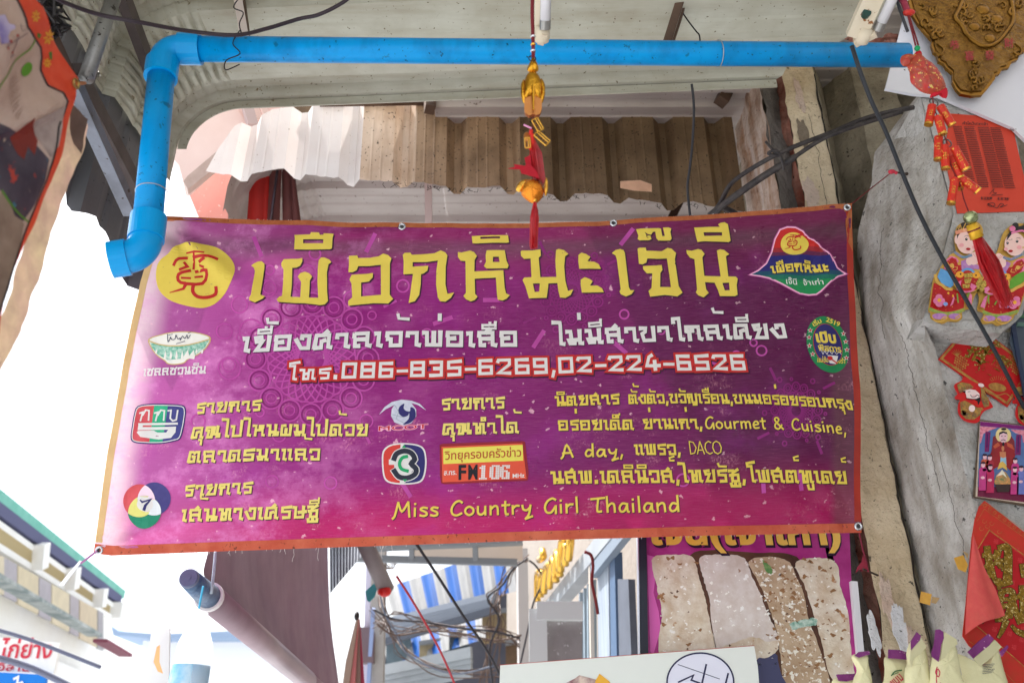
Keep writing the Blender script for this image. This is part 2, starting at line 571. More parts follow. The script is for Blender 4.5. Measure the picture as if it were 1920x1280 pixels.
LATIN = {
 'A': _g(8.4, '0,-1 1.2,1 3.6,9.6 6.8,0; 1,3.2 5.2,3.4'),
 'C': _g(7.4, '6.4,8.6 4.8,9.7 2.4,8.2 .9,4.6 1.4,1.4 3.6,.4 6.2,1.7'),
 'G': _g(8, '6.6,8.8 4.8,9.7 2.2,7.8 .9,4 1.8,.9 4.2,.9 6.4,4.6; 6.6,5 6.5,0'),
 'M': _g(10.4, '0,-1 1.2,1 2.7,9.4; 2.7,9.4 4.8,3.6 8,9.6; 8,9.6 8.8,0'),
 'T': _g(8, '.6,8.6 7.8,9.4; 4.4,9 3.6,2 4.2,.6 5.8,.8'),
 'a': _g(6.8, '4.8,5.4 2.4,5.7 .8,3 1.5,.6 3.4,1.2 4.9,4.6; 5,5.6 5,1.2 5.8,.4'),
 'd': _g(6.8, '4.8,4.8 2.4,5.6 .8,2.8 1.6,.5 3.6,1.2 4.9,3.8; 5.1,10.4 5,.3'),
 'e': _g(6, '1.2,3 4.6,3.8 4,5.8 2.2,5.6 .9,3 1.9,.6 4.9,.9'),
 'h': _g(6.6, '1,10.2 1,.3; 1,3.4 3,5.7 4.6,5 4.8,.3'),
 'i': _g(3.2, '1.2,5.6 1.2,.4; 1.3,8 1.3,8.5'), 'l': _g(3, '1.2,10.2 1.2,.3'),
 'm': _g(9, '1,5.8 1,.3; 1,4 2.7,5.7 4.1,5 4.1,.3; 4.1,4 5.8,5.7 7.2,5 7.4,.3'),
 'n': _g(6.6, '1,5.8 1,.3; 1,3.6 3,5.7 4.6,5 4.8,.3'),
 'o': _g(6.4, '2.9,5.8 1,4.5 .8,2.1 2.7,.4 4.7,1.6 4.9,4.2 2.9,5.8'),
 'r': _g(5.2, '1,5.8 1,.3; 1,3.8 2.6,5.5 4.4,5.6'),
 's': _g(5.6, '4.5,5.4 2.2,5.8 1.1,4.5 3.9,2.7 4.2,1.1 2.5,.4 .8,.9'),
 't': _g(5, '2.2,8.6 2.2,1 3.6,.3; .4,6.1 4.4,6.3'),
 'u': _g(6.6, '1,5.8 1.1,1.6 2.7,.5 4.4,2 4.8,4; 4.8,5.8 4.9,.3'),
 'y': _g(6.6, '.9,5.8 1.4,3.2 3.2,2.6 4.8,4.2; 5.2,5.8 4.2,0 2.4,-3; 2.4,-3 6,-1.4'),
 '&': _g(8.4, '7,.3 2,6.6 2.2,9 4,9.4 4.6,7.4 1.3,3.6 1.4,1 3.6,.4 6.4,3.8'),
 ',': _g(3.6, '1.8,1.4 .9,-2'), ' ': (5.2, [], 1),
 'D': _g(6.4, '1,.3 1,9.8; 1,9.8 4.2,9 6,5 4.2,1 1,.3'),
 'O': _g(8, '4,9.8 1.6,8.4 .6,5 1.6,1.6 4,.2 6.4,1.6 7.4,5 6.4,8.4 4,9.8'),
}
DACO = {'D': LATIN['D'], 'A': _g(6, '0,.2 3.2,9.8; 3.2,9.8 5.6,.2; 1.2,3.2 4.8,3.2'), 'C': _g(6.2, '6,8.8 4,9.8 1.6,8.2 .7,5 1.6,1.8 4,.2 6,1.2'), 'O': LATIN['O']}
GLYPH_8 = 8.0
HEAD = [  # origin, outline points (8 x enlarged), optional counter
 ((450,420), "155,605 200,575 265,550 320,550 360,585 358,640 305,1060 375,1080 340,1120 225,1175 140,1145 135,1110 165,1060 212,690 195,640", None),
 ((450,420), "620,590 660,535 860,525 935,510 935,560 900,620 850,648 782,655 765,890 742,1070 888,1075 905,850 858,775 905,720 970,705 1030,725 1072,770 1035,830 1018,1080 1160,1085 1150,860 1160,640 1175,530 1210,492 1260,490 1330,520 1365,560 1320,590 1295,700 1295,1000 1308,1135 1260,1185 1190,1195 950,1165 565,1160 545,1120 580,1080 620,1065 650,680 618,620", None),
 ((450,420), "822,175 1055,162 1070,130 1185,130 1200,165 1250,160 1255,138 1400,140 1385,200 1375,355 1345,370 820,392 822,350 830,230", "950,235 1250,228 1245,285 950,295"),
 ((640,420), "110,470 235,465 250,505 430,505 560,480 625,438 700,460 750,510 725,580 722,1050 775,1115 700,1185 480,1175 100,1208 92,1140 155,1085 145,880 115,820 150,750 380,738 470,725 465,790 410,850 290,865 288,1070 590,1050 590,605 410,625 250,625 225,685 160,715 100,710 110,600", None),
 ((640,420), "922,465 950,435 1035,432 1060,465 1280,458 1400,445 1490,402 1560,430 1592,475 1565,640 1560,900 1590,1040 1690,1020 1640,1100 1560,1155 1480,1150 1445,1090 1420,900 1425,700 1450,550 1280,575 1070,575 1070,642 1305,628 1290,700 1230,745 1195,750 1190,900 1165,1060 1100,1150 1005,1175 1030,1050 1075,750 930,752 935,560", None),
 ((840,420), "150,428 200,435 330,405 390,425 435,485 400,540 395,712 830,692 850,950 870,1030 925,1060 880,1110 820,1138 745,1125 735,1050 718,800 400,818 405,1040 442,1080 400,1130 340,1155 270,1125 230,1075 268,1030 262,560 190,555 150,500", None),
 ((840,420), "580,405 850,402 880,560 910,620 890,665 580,670 538,635 570,570 565,480", "675,500 762,500 775,575 672,575"),
 ((840,420), "358,190 900,180 915,285 880,292 420,300 368,295", "485,205 782,202 782,230 488,236"),
 ((840,420), "1090,415 1110,402 1270,402 1385,388 1393,480 1360,510 1385,798 1625,795 1610,560 1620,400 1660,382 1740,400 1805,455 1755,490 1742,640 1760,850 1800,1000 1880,975 1840,1060 1760,1105 1680,1100 1655,1000 1640,885 1505,890 1500,960 1480,1105 1215,1112 1165,940 1118,835 1145,800 1252,798 1240,520 1140,525 1095,480", "1272,892 1378,890 1368,1012 1300,1018"),
 ((1060,410), "195,550 240,512 310,530 375,572 330,640 430,645 500,680 535,750 208,752 195,650", None),
 ((1060,410), "230,915 290,875 360,900 410,935 370,1000 480,1000 550,1040 578,1100 248,1105 232,1000", None),
 ((1060,410), "695,525 750,480 820,462 870,480 890,520 950,1040 975,1080 1030,1080 990,1140 905,1175 830,1140 810,1100 828,1060 770,620 750,560", None),
 ((1180,400), "95,255 170,245 440,232 470,240 492,350 530,345 500,225 580,220 625,235 612,290 632,385 610,415 430,418 400,380 385,285 350,290 320,335 270,325 225,295 250,345 310,350 328,400 290,418 150,422 118,400 130,350", None),
 ((1180,400), "120,540 150,528 240,530 250,575 480,578 570,525 630,535 697,600 680,690 740,1090 800,1185 720,1245 530,1225 310,1255 285,1170 330,1125 340,910 260,910 205,850 200,800 400,795 480,785 492,860 460,905 458,1110 622,1110 560,685 420,695 265,690 250,750 195,775 140,765 130,650", None),
 ((1180,400), "852,555 930,565 1030,538 1080,550 1128,610 1095,660 1128,930 1378,930 1335,700 1312,560 1360,540 1420,550 1500,610 1450,640 1495,930 1610,930 1640,960 1625,1050 1638,1200 1600,1220 1370,1222 1340,1130 1290,1025 1140,1022 1160,1130 1200,1180 1120,1248 1040,1220 1000,1175 1020,1140 975,690 910,670 860,610", "1408,1025 1508,1020 1520,1130 1445,1135"),
 ((1180,400), "970,215 1150,205 1360,200 1330,165 1370,140 1430,130 1480,160 1520,410 1490,432 1120,420 1020,432 1005,380", "1112,285 1390,285 1392,335 1125,340"),
]
NI = [([(575,293),(730,285),(885,297)],20), ([(720,290),(700,540)],26), ([(400,495),(480,395),(740,358),(960,352),(1090,392)],34),
      ([(565,452),(612,510),(495,565)],30), ([(800,430),(885,385)],34), ([(790,482),(860,512)],26),
      ([(650,572),(475,640),(505,768),(835,768),(905,565),(735,585)],36), ([(520,695),(655,695)],24), ([(835,655),(725,672)],24),
      ([(590,780),(545,865),(330,928)],[48,10]), ([(705,785),(690,900),(760,980),(900,990),(1040,935),(1050,825)],40)]

def pt(s):
    return [tuple(float(q) for q in p.split(',')) for p in s.split()]
def cr(ox, oy, k, s):
    return [(ox + x / k, oy + y / k) for x, y in pt(s)]

# ================================================================== ground
mesh('ground', [(-150, -60, 0), (150, -60, 0), (150, 260, 0), (-150, 260, 0)], [(0, 1, 2, 3)],
     mat('street concrete', (166, 169, 172), .9, n=(.6, .6, (140, 142, 144)), bump=(8, .4)), base=(0, 0, 0))['kind'] = 'structure'

# ================================================================== main awning over the pavement
m_sheet = mat('grey green enamelled steel', (188, 188, 174), .42, n=(1.6, .5, (160, 154, 134)), n2=(7, .35, (140, 130, 106)),
              speck=[(70, .66, (96, 84, 62)), (26, .70, (120, 104, 78))], bump=(30, .12, .004), streak=(14, .5, (140, 128, 104), (.12, 1, 1)))
m_sheet_dark = mat('weathered galvanised steel', (112, 112, 116), .5, .35, n=(2.5, .5, (78, 76, 80)), speck=(60, .66, (52, 50, 50)), bump=(24, .15, .004))
ROOFZ = 3.9
XR = -1.03           # where the sheet starts to bend down
RC = 0.215           # bend radius
LIPW = Vector((-1.057, 2.61, 0)); LIPE = Vector((.966, 2.495, 0))
udir = (LIPE - LIPW).normalized(); ddir = Vector((udir.y, -udir.x, 0))      # ddir points back over the camera
if ddir.y > 0: ddir = -ddir

def rib(d, P=.42):
    """pan profile: a trapezoid rib and two small stiffening ribs per sheet"""
    q = (d - .02) % P
    h = 0.0
    e = .018
    r0, r1 = .0, .075
    if q < r0 + e: h = (q - r0) / e
    elif q < r1: h = 1.0
    elif q < r1 + e: h = 1 - (q - r1) / e
    h *= .034
    for c in (.075 + .018 + .1, .075 + .018 + .2):
        if abs(q - c) < .012: h += .009 * (1 - abs(q - c) / .012)
    return h, q

def awning_pt(s_, d, crimp=True):
    """s_: length along the sheet from the wall side; d: distance from the lip"""
    h, q = rib(d)
    straight = 2.75
    arc = RC * PI / 2
    if s_ <= straight:
        x, z, nx, nz = XR + (min(1.98, .975 + d * 1.05) - XR) * (1 - s_ / straight), ROOFZ, 0, -1
    elif s_ <= straight + arc:
        a = (s_ - straight) / RC
        x, z = XR - RC * math.sin(a), ROOFZ - RC * (1 - math.cos(a))
        nx, nz = math.sin(a), -math.cos(a)
    else:
        x, z, nx, nz = XR - RC, ROOFZ - RC - (s_ - straight - arc), 1, 0
    k = 0.0
    if crimp and straight - .02 < s_ < straight + arc + .16:
        ph = ((s_ - straight) / .036) * 2 * PI
        pan = min(1, min(abs(q - .193), abs(q - .293)) / .014) if q > .1 else .25
        fade = min(1, (s_ - straight + .02) / .03, (straight + arc + .16 - s_) / .03)
        k = .021 * (1 - (0.5 + 0.5 * math.cos(ph)) ** 3) * pan * max(0, fade) * min(1, d / .05)
    disp = k - h * 1.0
    base = LIPW + Vector((0, 0, 0))
    # lip line is slightly skewed: u along x
    y0 = LIPW.y + (x - LIPW.x) * (udir.y / udir.x)
    return Vector((x + nx * disp, y0, z + nz * disp)) + ddir * d

ds = [0.0]
brk = []
for i in range(9):
    for b_ in (.02, .038, .095, .113, .181, .193, .205, .281, .293, .305):
        brk.append(i * .42 + b_)
    brk += [i * .42 + .15, i * .42 + .24, i * .42 + .36]
ds = sorted(set([0.0] + brk))
ds = [d for d in ds if d <= 3.3]
t = thing('metal_awning', (0, 1.2, ROOFZ), 'large pale grey-green ribbed metal awning with a crimped curved end above the blue pipe', 'awning')
straight = 2.75
S1 = [i * .11 for i in range(25)] + [straight + .00357 * i for i in range(1, int((RC * PI / 2 + .16) / .00357))]
def grid(name, S, D, fn, m, parent, lim=None):
    V, F = [], []
    for s_ in S:
        for d in D: V.append(fn(s_, d))
    nd = len(D)
    for i in range(len(S) - 1):
        for j in range(nd - 1):
            F.append((i * nd + j, i * nd + j + 1, (i + 1) * nd + j + 1, (i + 1) * nd + j))
    return mesh(name, V, F, m, parent)
# three overlapping sheets seen one after the other, then the rest overhead
cuts = [0, .44, .86, 1.28, 3.3]
for i in range(4):
    D = [d for d in ds if cuts[i] - .001 <= d <= cuts[i + 1] + .02]
    grid('ribbed_sheet' if i < 3 else 'overhead_sheets', S1, D, lambda a, b, i=i: awning_pt(a, b) + Vector((0, 0, .003 * i)), m_sheet, t)
# the end that hangs down beside the street: torn lower edge
Slow = [straight + RC * PI / 2 + .155 + .05 * i for i in range(18)]
low = {}
def zbot(y):
    # torn lower edge of the side sheets
    pts = [(-.8, 3.0), (1.75, 3.05), (2.0, 3.16), (2.08, 3.13), (2.14, 3.17), (2.17, 3.09), (2.28, 3.13), (2.38, 3.1), (2.48, 3.13), (2.52, 3.08), (2.8, 3.05)]
    for (a, b), (c, d_) in zip(pts, pts[1:]):
        if y <= c: return b + (d_ - b) * (y - a) / (c - a)
    return pts[-1][1]
def side_pt(k, d):
    top = awning_pt(straight + RC * PI / 2 + .157, d)
    top.x -= .014; top.z += .05
    p = Vector(top); zb = zbot(p.y) + .012 * noise.noise(Vector((p.y * 14, 0, 0)))
    p.z = top.z + (zb - top.z) * k
    return p
grid('side_sheet', [0, .25, .5, .75, 1], sorted(set([d for d in ds if d <= 2.6] + [i * .045 for i in range(58)])), side_pt, m_sheet_dark, t)
# folded lip along the front edge
V, F = [], []
LS = [i * .1 for i in range(28)] + [straight + .02 * i for i in range(18)]
for s_ in LS:
    p = awning_pt(s_, 0, False); q = awning_pt(s_, .03, False)
    inw = (awning_pt(s_, 0) - awning_pt(s_, 0))
    nn = Vector((0, 0, -1))
    if s_ > straight:
        a = min(PI / 2, (s_ - straight) / RC); nn = Vector((math.sin(a), 0, -math.cos(a)))
    V += [p + Vector((0, .004, 0)), p + Vector((0, .004, 0)) + nn * .035, p + nn * .038 + ddir * .004, p + nn * .004 + ddir * .006]
for i in range(len(LS) - 1):
    for k in range(3):
        F.append((4 * i + k, 4 * i + k + 1, 4 * i + 4 + k + 1, 4 * i + 4 + k))
mesh('edge_trim', V, F, m_sheet, t)

# ================================================================== sloping corrugated fascia behind the lip
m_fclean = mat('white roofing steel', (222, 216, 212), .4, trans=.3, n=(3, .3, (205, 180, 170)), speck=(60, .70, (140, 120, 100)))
m_fbrown = mat('sooty brown roofing steel', (122, 100, 74), .5, n=(3, .7, (92, 74, 54)), n2=(9, .5, (70, 54, 38)),
               speck=[(85, .63, (30, 22, 16)), (34, .69, (50, 36, 26))], streak=(9, .5, (86, 62, 40)), bump=(30, .25, .004))
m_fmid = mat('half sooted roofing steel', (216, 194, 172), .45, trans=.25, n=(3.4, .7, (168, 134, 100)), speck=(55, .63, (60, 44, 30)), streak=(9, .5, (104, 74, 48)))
m_ftan = mat('tan sooted roofing steel', (152, 124, 96), .5, n=(3, .7, (112, 88, 64)), n2=(9, .5, (84, 64, 46)), speck=[(85, .63, (30, 22, 16)), (34, .69, (50, 36, 26))], streak=(9, .6, (186, 156, 124)), bump=(30, .25, .004))
fa = thing('corrugated_fascia', (0, 3.1, 3.3), 'brown and white corrugated metal fascia with a ragged lower edge behind the blue pipe', 'metal fascia')
topP = pt('372,330 400,292 440,236 470,222 492,215 512,205 560,198 620,192 640,178 1395,160')
botP = pt('380,320 420,328 470,326 512,318 532,316 556,324 606,332 640,332 660,336 720,340 760,338 800,344 845,350 895,352 940,348 1000,356 1040,366 1095,362 1150,366 1195,374 1250,382 1300,378 1345,390 1400,398')
def interp(P, x):
    if x <= P[0][0]: return P[0][1]
    for (a, b), (c, d) in zip(P, P[1:]):
        if x <= c: return b + (d - b) * (x - a) / max(1e-6, c - a)
    return P[-1][1]
PF = Plane((0, 3.14, 4.0), (0, -1, .06))
def frib(x):
    q = (x - 432) % 101.0
    h = 0
    if q < 14: h = q / 14
    elif q < 26: h = 1
    elif q < 40: h = 1 - (q - 26) / 14
    h *= .048
    for c in (60, 78):
        if abs(q - c) < 3: h -= .0022 * (1 - abs(q - c) / 3)
    return h
xs = sorted(set([386 + 8 * i for i in range(127)] + [432 + 101 * i + b for i in range(10) for b in (0, 14, 26, 40, 57, 60, 63, 75, 78, 81)]))
xs = [x for x in xs if 386 <= x <= 1398]
def fascia_pt(x, k):
    # x is measured along the lower part of the sheet; ribs run down the true vertical
    yb = interp(botP, x) + 2.5 * noise.noise(Vector((x * .06, 3, 0)))
    pb = PF.at(x, yb)
    xt = x - lean(x, yb) * (yb - 190)
    yt = interp(topP, xt)
    ptp = PF.at(xt, yt)
    p = pb + (ptp - pb) * k
    return p + PF.n * (-frib(x))
def frange(a, b):
    return [x for x in xs if a <= x <= b]
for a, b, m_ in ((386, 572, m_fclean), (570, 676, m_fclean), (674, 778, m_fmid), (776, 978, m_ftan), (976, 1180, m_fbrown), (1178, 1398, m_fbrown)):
    X = frange(a, b)
    V, F = [], []
    for x in X:
        for k in (0, .25, .5, .75, 1): V.append(fascia_pt(x, k))
    for i in range(len(X) - 1):
        for j in range(4): F.append((i * 5 + j, i * 5 + j + 1, i * 5 + j + 6, i * 5 + j + 5))
    mesh('corrugated_sheet', V, F, m_, fa)
# pale patch painted for the light through a torn strip
Print(front(3.02)).poly(pt('1163,340 1200,338 1222,346 1222,360 1190,358 1163,353')).build('torn_patch', mat('painted light patch', (212, 168, 138), .6, n=(20, .5, (180, 140, 112))), fa)
b1 = MB()
PFf = front(3.2)
m_rust = mat('rusty angle iron', (96, 76, 62), .6, .3, n=(8, .7, (58, 42, 34)), bump=(40, .3, .003))
fr = MB().bar(atY(600, 190, 3.14), atY(1400, 178, 3.14), .02, .05).build('top_rail', m_rust, fa)
MB().bar(atY(806, 168, 3.1), atY(806, 206, 3.07), .045, .05).build('rail_bracket', m_rust, fa)
MB().bar(atY(1372, 150, 3.05), atY(1352, 192, 3.02), .05, .05).build('rail_bracket', m_rust, fa)
cw = MB()
for i in range(70):
    x = random.uniform(700, 1390)
    y = interp(botP, x)
    p = PF.at(x, y) + Vector((0, .01, 0))
    cw.tube([p, p + Vector((random.uniform(-.012, .012), 0, -random.uniform(.004, .022))), p + Vector((random.uniform(-.02, .02), 0, -random.uniform(.004, .03)))], .0012, 4)
tag(cw.build('cobweb_fluff', mat('sooty fluff', (30, 26, 24), .9), fa), kind='stuff')

# soffit behind the lip, closing the gap above the fascia
so = thing('rear_soffit', (0, 3.3, 3.85), 'narrow brown soffit board between the pale awning lip and the corrugated fascia', 'soffit')
prism('soffit_board', Plane((0, 3.3, 3.9), (0, -1, 0)), pt('500,150 1440,120 1420,205 560,212'), .02, m_fbrown, so)
rs = MB()

# ================================================================== pink awning seen at the left behind the pipe
m_pink = mat('faded pink painted steel', (222, 158, 148), .45, n=(3, .5, (205, 130, 120)), speck=(40, .66, (236, 204, 196)), streak=(8, .4, (232, 192, 184)))
m_pinkpale = mat('pale pink steel', (232, 208, 200), .4, n=(3, .4, (214, 180, 170)))
pk = thing('pink_awning', (-1.4, 3.7, 3.4), 'faded pink metal awning end with bent ribs at the left above the banner', 'awning')
P1 = Plane((-1.0, 3.6, 3.5), (.25, -1, -.1))
prism('gutter_box', P1, pt('300,268 352,205 424,180 470,238 352,344 344,343 336,310'), .12, m_pinkpale, pk)
prism('gutter_lip', P1, pt('344,342 352,357 384,332 404,316 470,250 466,236 352,332'), .05, mat('pinkish grey steel', (190, 168, 158), .5, n=(9, .5, (150, 128, 116))), pk, off=.01)
P2 = Plane((-1.0, 3.9, 3.5), (.25, -1, -.1))
prism('side_panel', P2, pt('350,352 400,318 470,300 520,300 520,430 380,430 372,405'), .03, m_pink, pk)
for i in range(6):
    x0 = 408 + 14 * i
    MB().bar(P1.at(x0 + 8, 180, -.02), P1.at(x0 + 22, 252 - 8 * i, -.02), .014, .03).build('rib', m_pinkpale, pk)
prism('roof_panel', Plane((-1.0, 3.75, 3.5), (.1, -1, 0)), pt('420,170 1000,150 1000,212 640,205 470,262 430,246'), .02, mat('dusty pink steel', (214, 178, 168), .5, n=(4, .5, (180, 140, 128)), streak=(10, .3, (160, 120, 106))), pk)
MB().bar(P1.at(458, 190, .05), P1.at(474, 246, .05), .03, .05).build('bracket', mat('lilac grey steel', (186, 166, 164), .5), pk)
for i in range(2):
    MB().tube([P2.at(462 + 7 * i, 322, .01), P2.at(474 + 5 * i, 410, .01)], .008, 8).build('rib', m_pink, pk)

um = thing('folded_red_umbrella', atY(510, 410, 3.5), 'folded dark red umbrella hanging behind the upper left part of the banner', 'umbrella')
m_ured = mat('red umbrella cloth', (170, 38, 32), .5, n=(5, .5, (120, 24, 26)), trans=.3)
m_udark = mat('dark maroon cloth', (92, 50, 48), .7, n=(5, .5, (64, 34, 36)))
for k, (a, b, c, d, mm) in enumerate(((470, 498, 462, 492, m_ured), (492, 510, 486, 506, m_ured), (506, 528, 500, 524, m_udark), (528, 546, 530, 556, m_udark), (544, 552, 550, 566, m_udark))):
    V, F = [], []
    Q = front(3.5 + .02 * (k % 2))
    for j in range(6):
        tt = j / 5
        for i in range(5):
            u = i / 4
            x = (a + (b - a) * u) * (1 - tt) + (c + (d - c) * u) * tt
            V.append(Q.at(x, 318 + 110 * tt, .02 * math.sin(u * PI)))
    for j in range(5):
        for i in range(4): F.append((j * 5 + i, j * 5 + i + 1, j * 5 + i + 6, j * 5 + i + 5))
    mesh('fold', V, F, mm, um, smooth=True)
MB().tube([atY(520, 320, 3.46), atY(506, 425, 3.46)], .007, 8).build('shaft', mat('dark steel tube', (70, 62, 70), .25, .8), um)

# ================================================================== rear awning, farther back
m_rear = mat('dusty grey awning steel', (176, 168, 162), .5, n=(2, .45, (140, 128, 120)), speck=(40, .66, (110, 98, 90)), streak=(5, .35, (130, 118, 108), (.2, 1, 1)))
ra = thing('rear_metal_awning', (0, 4, 4.3), 'grey metal awning farther back, seen between the brown fascia and the banner top', 'awning')
def rear_pt(x, y_):
    q = (y_ - 3.3 + 3) % .30
    h = 0
    if q < .02: h = q / .02
    elif q < .07: h = 1
    elif q < .09: h = 1 - (q - .07) / .02
    for c in (.15, .22):
        if abs(q - c) < .01: h += .15
    z = 4.3 + .03 * h
    xx = x
    if x < -1.0:
        a = (-1.0 - x) / .3
        a = min(a, PI / 2)
        z = z - .3 * (1 - math.cos(a)) - max(0, -1.0 - x - .3 * PI / 2)
        xx = -1.0 - .3 * math.sin(a)
        z -= .012 * (.5 + .5 * math.cos((x + 1) / .05 * 2 * PI)) * (1 if x > -1.2 else 0)
    return Vector((xx, y_, z))
ys = sorted(set([2.1 + .3 * i + b for i in range(11) for b in (0, .02, .07, .09, .14, .15, .16, .21, .22, .23)]))
grid('ribbed_sheet', [1.9, 1.0, .4, -.35], ys, rear_pt, m_rear, ra)  # forward run is unseen, added over the gap to keep sun off the wall
grid('ribbed_sheet', [-.35, -.7] + [-1.0 - .0125 * i for i in range(48)], [y for y in ys if y > 3.28], lambda a, b: rear_pt(a, b) + Vector((0, 0, -.004)), m_rear, ra)
MB().bar(atY(803, 335, 3.5), atY(804, 440, 3.62), .034, .03, (0, 1, 0)).build('strut', mat('pale painted strut', (196, 180, 176), .5), ra)
MB().bar(atY(1275, 378, 3.5), atY(1248, 430, 3.5), .035, .03, (0, 1, 0)).build('strut', m_rust, ra)

# ================================================================== wall at the right
def plaster(name, rgb, dark, light=None, **k):
    return mat(name, rgb, .9, n=(2.6, .9, dark), n2=(8, .6, light or tuple(min(255, c + 18) for c in rgb)),
               speck=[(38, .665, tuple(int(c * .42) for c in rgb)), (90, .68, tuple(int(c * .5) for c in rgb))], bump=[(7, .9, .06), (26, .7, .02), (90, .5, .006)], **k)
m_beige = plaster('beige cement render', (216, 198, 166), (186, 164, 130), (228, 212, 182))
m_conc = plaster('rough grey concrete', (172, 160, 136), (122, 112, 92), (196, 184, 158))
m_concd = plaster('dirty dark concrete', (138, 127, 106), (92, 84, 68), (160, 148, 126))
m_grey = plaster('smeared grey cement', (190, 185, 178), (118, 108, 94), (218, 216, 214), streak=(9, .8, (122, 112, 98), (1, 1, .25)))
m_greyl = plaster('pale skimmed cement', (192, 189, 184), (138, 131, 120), (212, 211, 210), streak=(8, .6, (222, 221, 222), (1, 1, .3)))
m_bark = plaster('scaly brown render', (150, 112, 84), (104, 72, 52), (196, 180, 166), streak=(12, .7, (214, 204, 196), (1, 1, .1)))
m_lead = plaster('old grey flashing', (128, 122, 116), (84, 78, 72))
m_brick = plaster('broken red brick', (146, 72, 54), (96, 50, 40), (190, 150, 132))
wl = thing('plaster_wall', (1.3, 2.7, 0), 'cracked shop wall of grey cement and beige render at the right edge', 'wall')
def xrow(px, row, want=640):
    return 890 + (px - 890) * (want + 2650) / (row + 2650)
def wpt(x640, Y, z):
    p = atY(x640, 640, Y)
    return Vector((p.x, p.y, z))
def strip(name, xa, Ya, xb, Yb, z0, z1, m, jag=0.0, rough_=.004, seed=0, nx=7, dz=.035, ztop=None):
    z1s = min(z1, 5.0); nz = max(4, int((z1s - z0) / dz))
    A0, B0 = wpt(xa, Ya, 0), wpt(xb, Yb, 0)
    ax = (B0 - A0); ax.z = 0
    nrm = Vector((ax.y, -ax.x, 0)).normalized()
    if nrm.y > 0: nrm = -nrm
    V, F = [], []
    for j in range(nz + 1):
        z = z0 + (z1s - z0) * j / nz
        if j == nz: z = z1
        ja = jag * noise.noise(Vector((z * 9, seed, 0))) + jag * .5 * noise.noise(Vector((z * 31, seed, 4)))
        jb = jag * noise.noise(Vector((z * 9, seed + 7.7, 0))) + jag * .5 * noise.noise(Vector((z * 31, seed + 3, 4)))
        for i in range(nx + 1):
            u = i / nx
            p = A0 + ax * u + ax.normalized() * (ja * (1 - u) + jb * u)
            p.z = z
            if ztop: p.z = z0 + (z - z0) * (ztop[0] + (ztop[1] - ztop[0]) * u + .02 * noise.noise(Vector((u * 5, seed, 0))) - z0) / (z1 - z0)
            r = rough_ * noise.noise(Vector((p.x * 12, p.y * 12 + seed, z * 12))) * 2 + rough_ * .6 * noise.noise(Vector((p.x * 40, seed, z * 40)))
            V.append(p + nrm * r)
    for j in range(nz):
        for i in range(nx):
            k = j * (nx + 1) + i
            F.append((k, k + 1, k + nx + 2, k + nx + 1))
    return mesh(name, V, F, m, wl, smooth=True)
ZT = 9.0  # height above the frame is unseen, raised to block the sun
strip('brown_render_strip', 1436, 3.25, 1506, 2.86, 1.0, ZT, m_bark, .008, .006, 1)
strip('grey_flashing_strip', 1506, 2.86, 1540, 2.92, 1.0, ZT, m_lead, .012, .008, 2)
strip('exposed_brick_strip', 1536, 2.93, 1562, 2.86, 1.0, ZT, m_brick, .016, .014, 3, dz=.02)
strip('beige_render_face', 1556, 2.82, 1626, 2.79, 1.0, ZT, m_beige, .010, .003, 4)
strip('beige_render_return', 1626, 2.79, 1640, 2.96, 1.0, ZT, m_conc, .006, .003, 5, nx=3)
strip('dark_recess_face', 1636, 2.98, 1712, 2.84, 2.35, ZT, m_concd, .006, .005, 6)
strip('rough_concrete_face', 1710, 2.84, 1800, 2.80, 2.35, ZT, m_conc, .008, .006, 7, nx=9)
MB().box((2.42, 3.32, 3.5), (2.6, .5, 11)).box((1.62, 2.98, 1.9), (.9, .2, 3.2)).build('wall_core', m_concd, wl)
def low_x(x, py): return 890 + (x - 890) * (py + 2650) / 3290
SX_L = [(176, 1722), (230, 1682), (285, 1641), (340, 1634), (400, 1616), (470, 1606), (640, 1622), (1330, low_x(1622, 1330))]
SX_R = [(176, 1724), (290, 1757), (400, 1787), (481, 1766), (540, 1747), (603, 1730), (650, low_x(1750, 650)), (1330, low_x(1750, 1330))]
SY_L = [(176, 2.5), (285, 2.62), (340, 2.64), (400, 2.70), (470, 2.82), (1330, 2.82)]
SY_R = [(176, 2.295), (590, 2.295), (680, 2.398), (1330, 2.398)]
def skim(py, u, lift=0.0):
    a = atY(interp(SX_L, py), py, interp(SY_L, py)); b = atY(interp(SX_R, py), py, interp(SY_R, py))
    p = a * (1 - u) + b * u
    low = max(0, min(1, (py - 430) / 150))
    p.y -= low * .05 * max(0, 1 - abs(u - .55) / .45)        # blunt ridge down the middle of the lower pillar
    n_ = noise.noise(Vector((p.x * 9, p.y * 9, p.z * 7))) * .010 + noise.noise(Vector((p.x * 30, 4, p.z * 26))) * .004
    if u < .02: p.x += .010 * noise.noise(Vector((p.z * 16, 2, 0)))
    p.y -= n_ * min(1, 6 * (1 - u)) + lift
    return p
rows = [176 + 9 * i for i in range(129)]
V, F = [], []
for py in rows:
    for i in range(19): V.append(skim(py, i / 18))
for j in range(len(rows) - 1):
    for i in range(18): F.append((j * 19 + i, j * 19 + i + 1, (j + 1) * 19 + i + 1, (j + 1) * 19 + i))
mesh('skimmed_pillar_side', V, F, m_grey, wl, smooth=True)
for u0, p0, p1, sd, wd in ((.5, 640, 930, 3, .0010), (.62, 830, 1100, 4, .0008), (.3, 430, 640, 6, .0009)):
    MB().tube([skim(p0 + (p1 - p0) * i / 60, u0 + .05 * noise.noise(Vector((i * .13, sd, 0))) + .02 * noise.noise(Vector((i * .7, sd, 5))), .001) for i in range(61)], wd, 5).build('crack', mat('deep crack', (46, 40, 34), .95), wl)
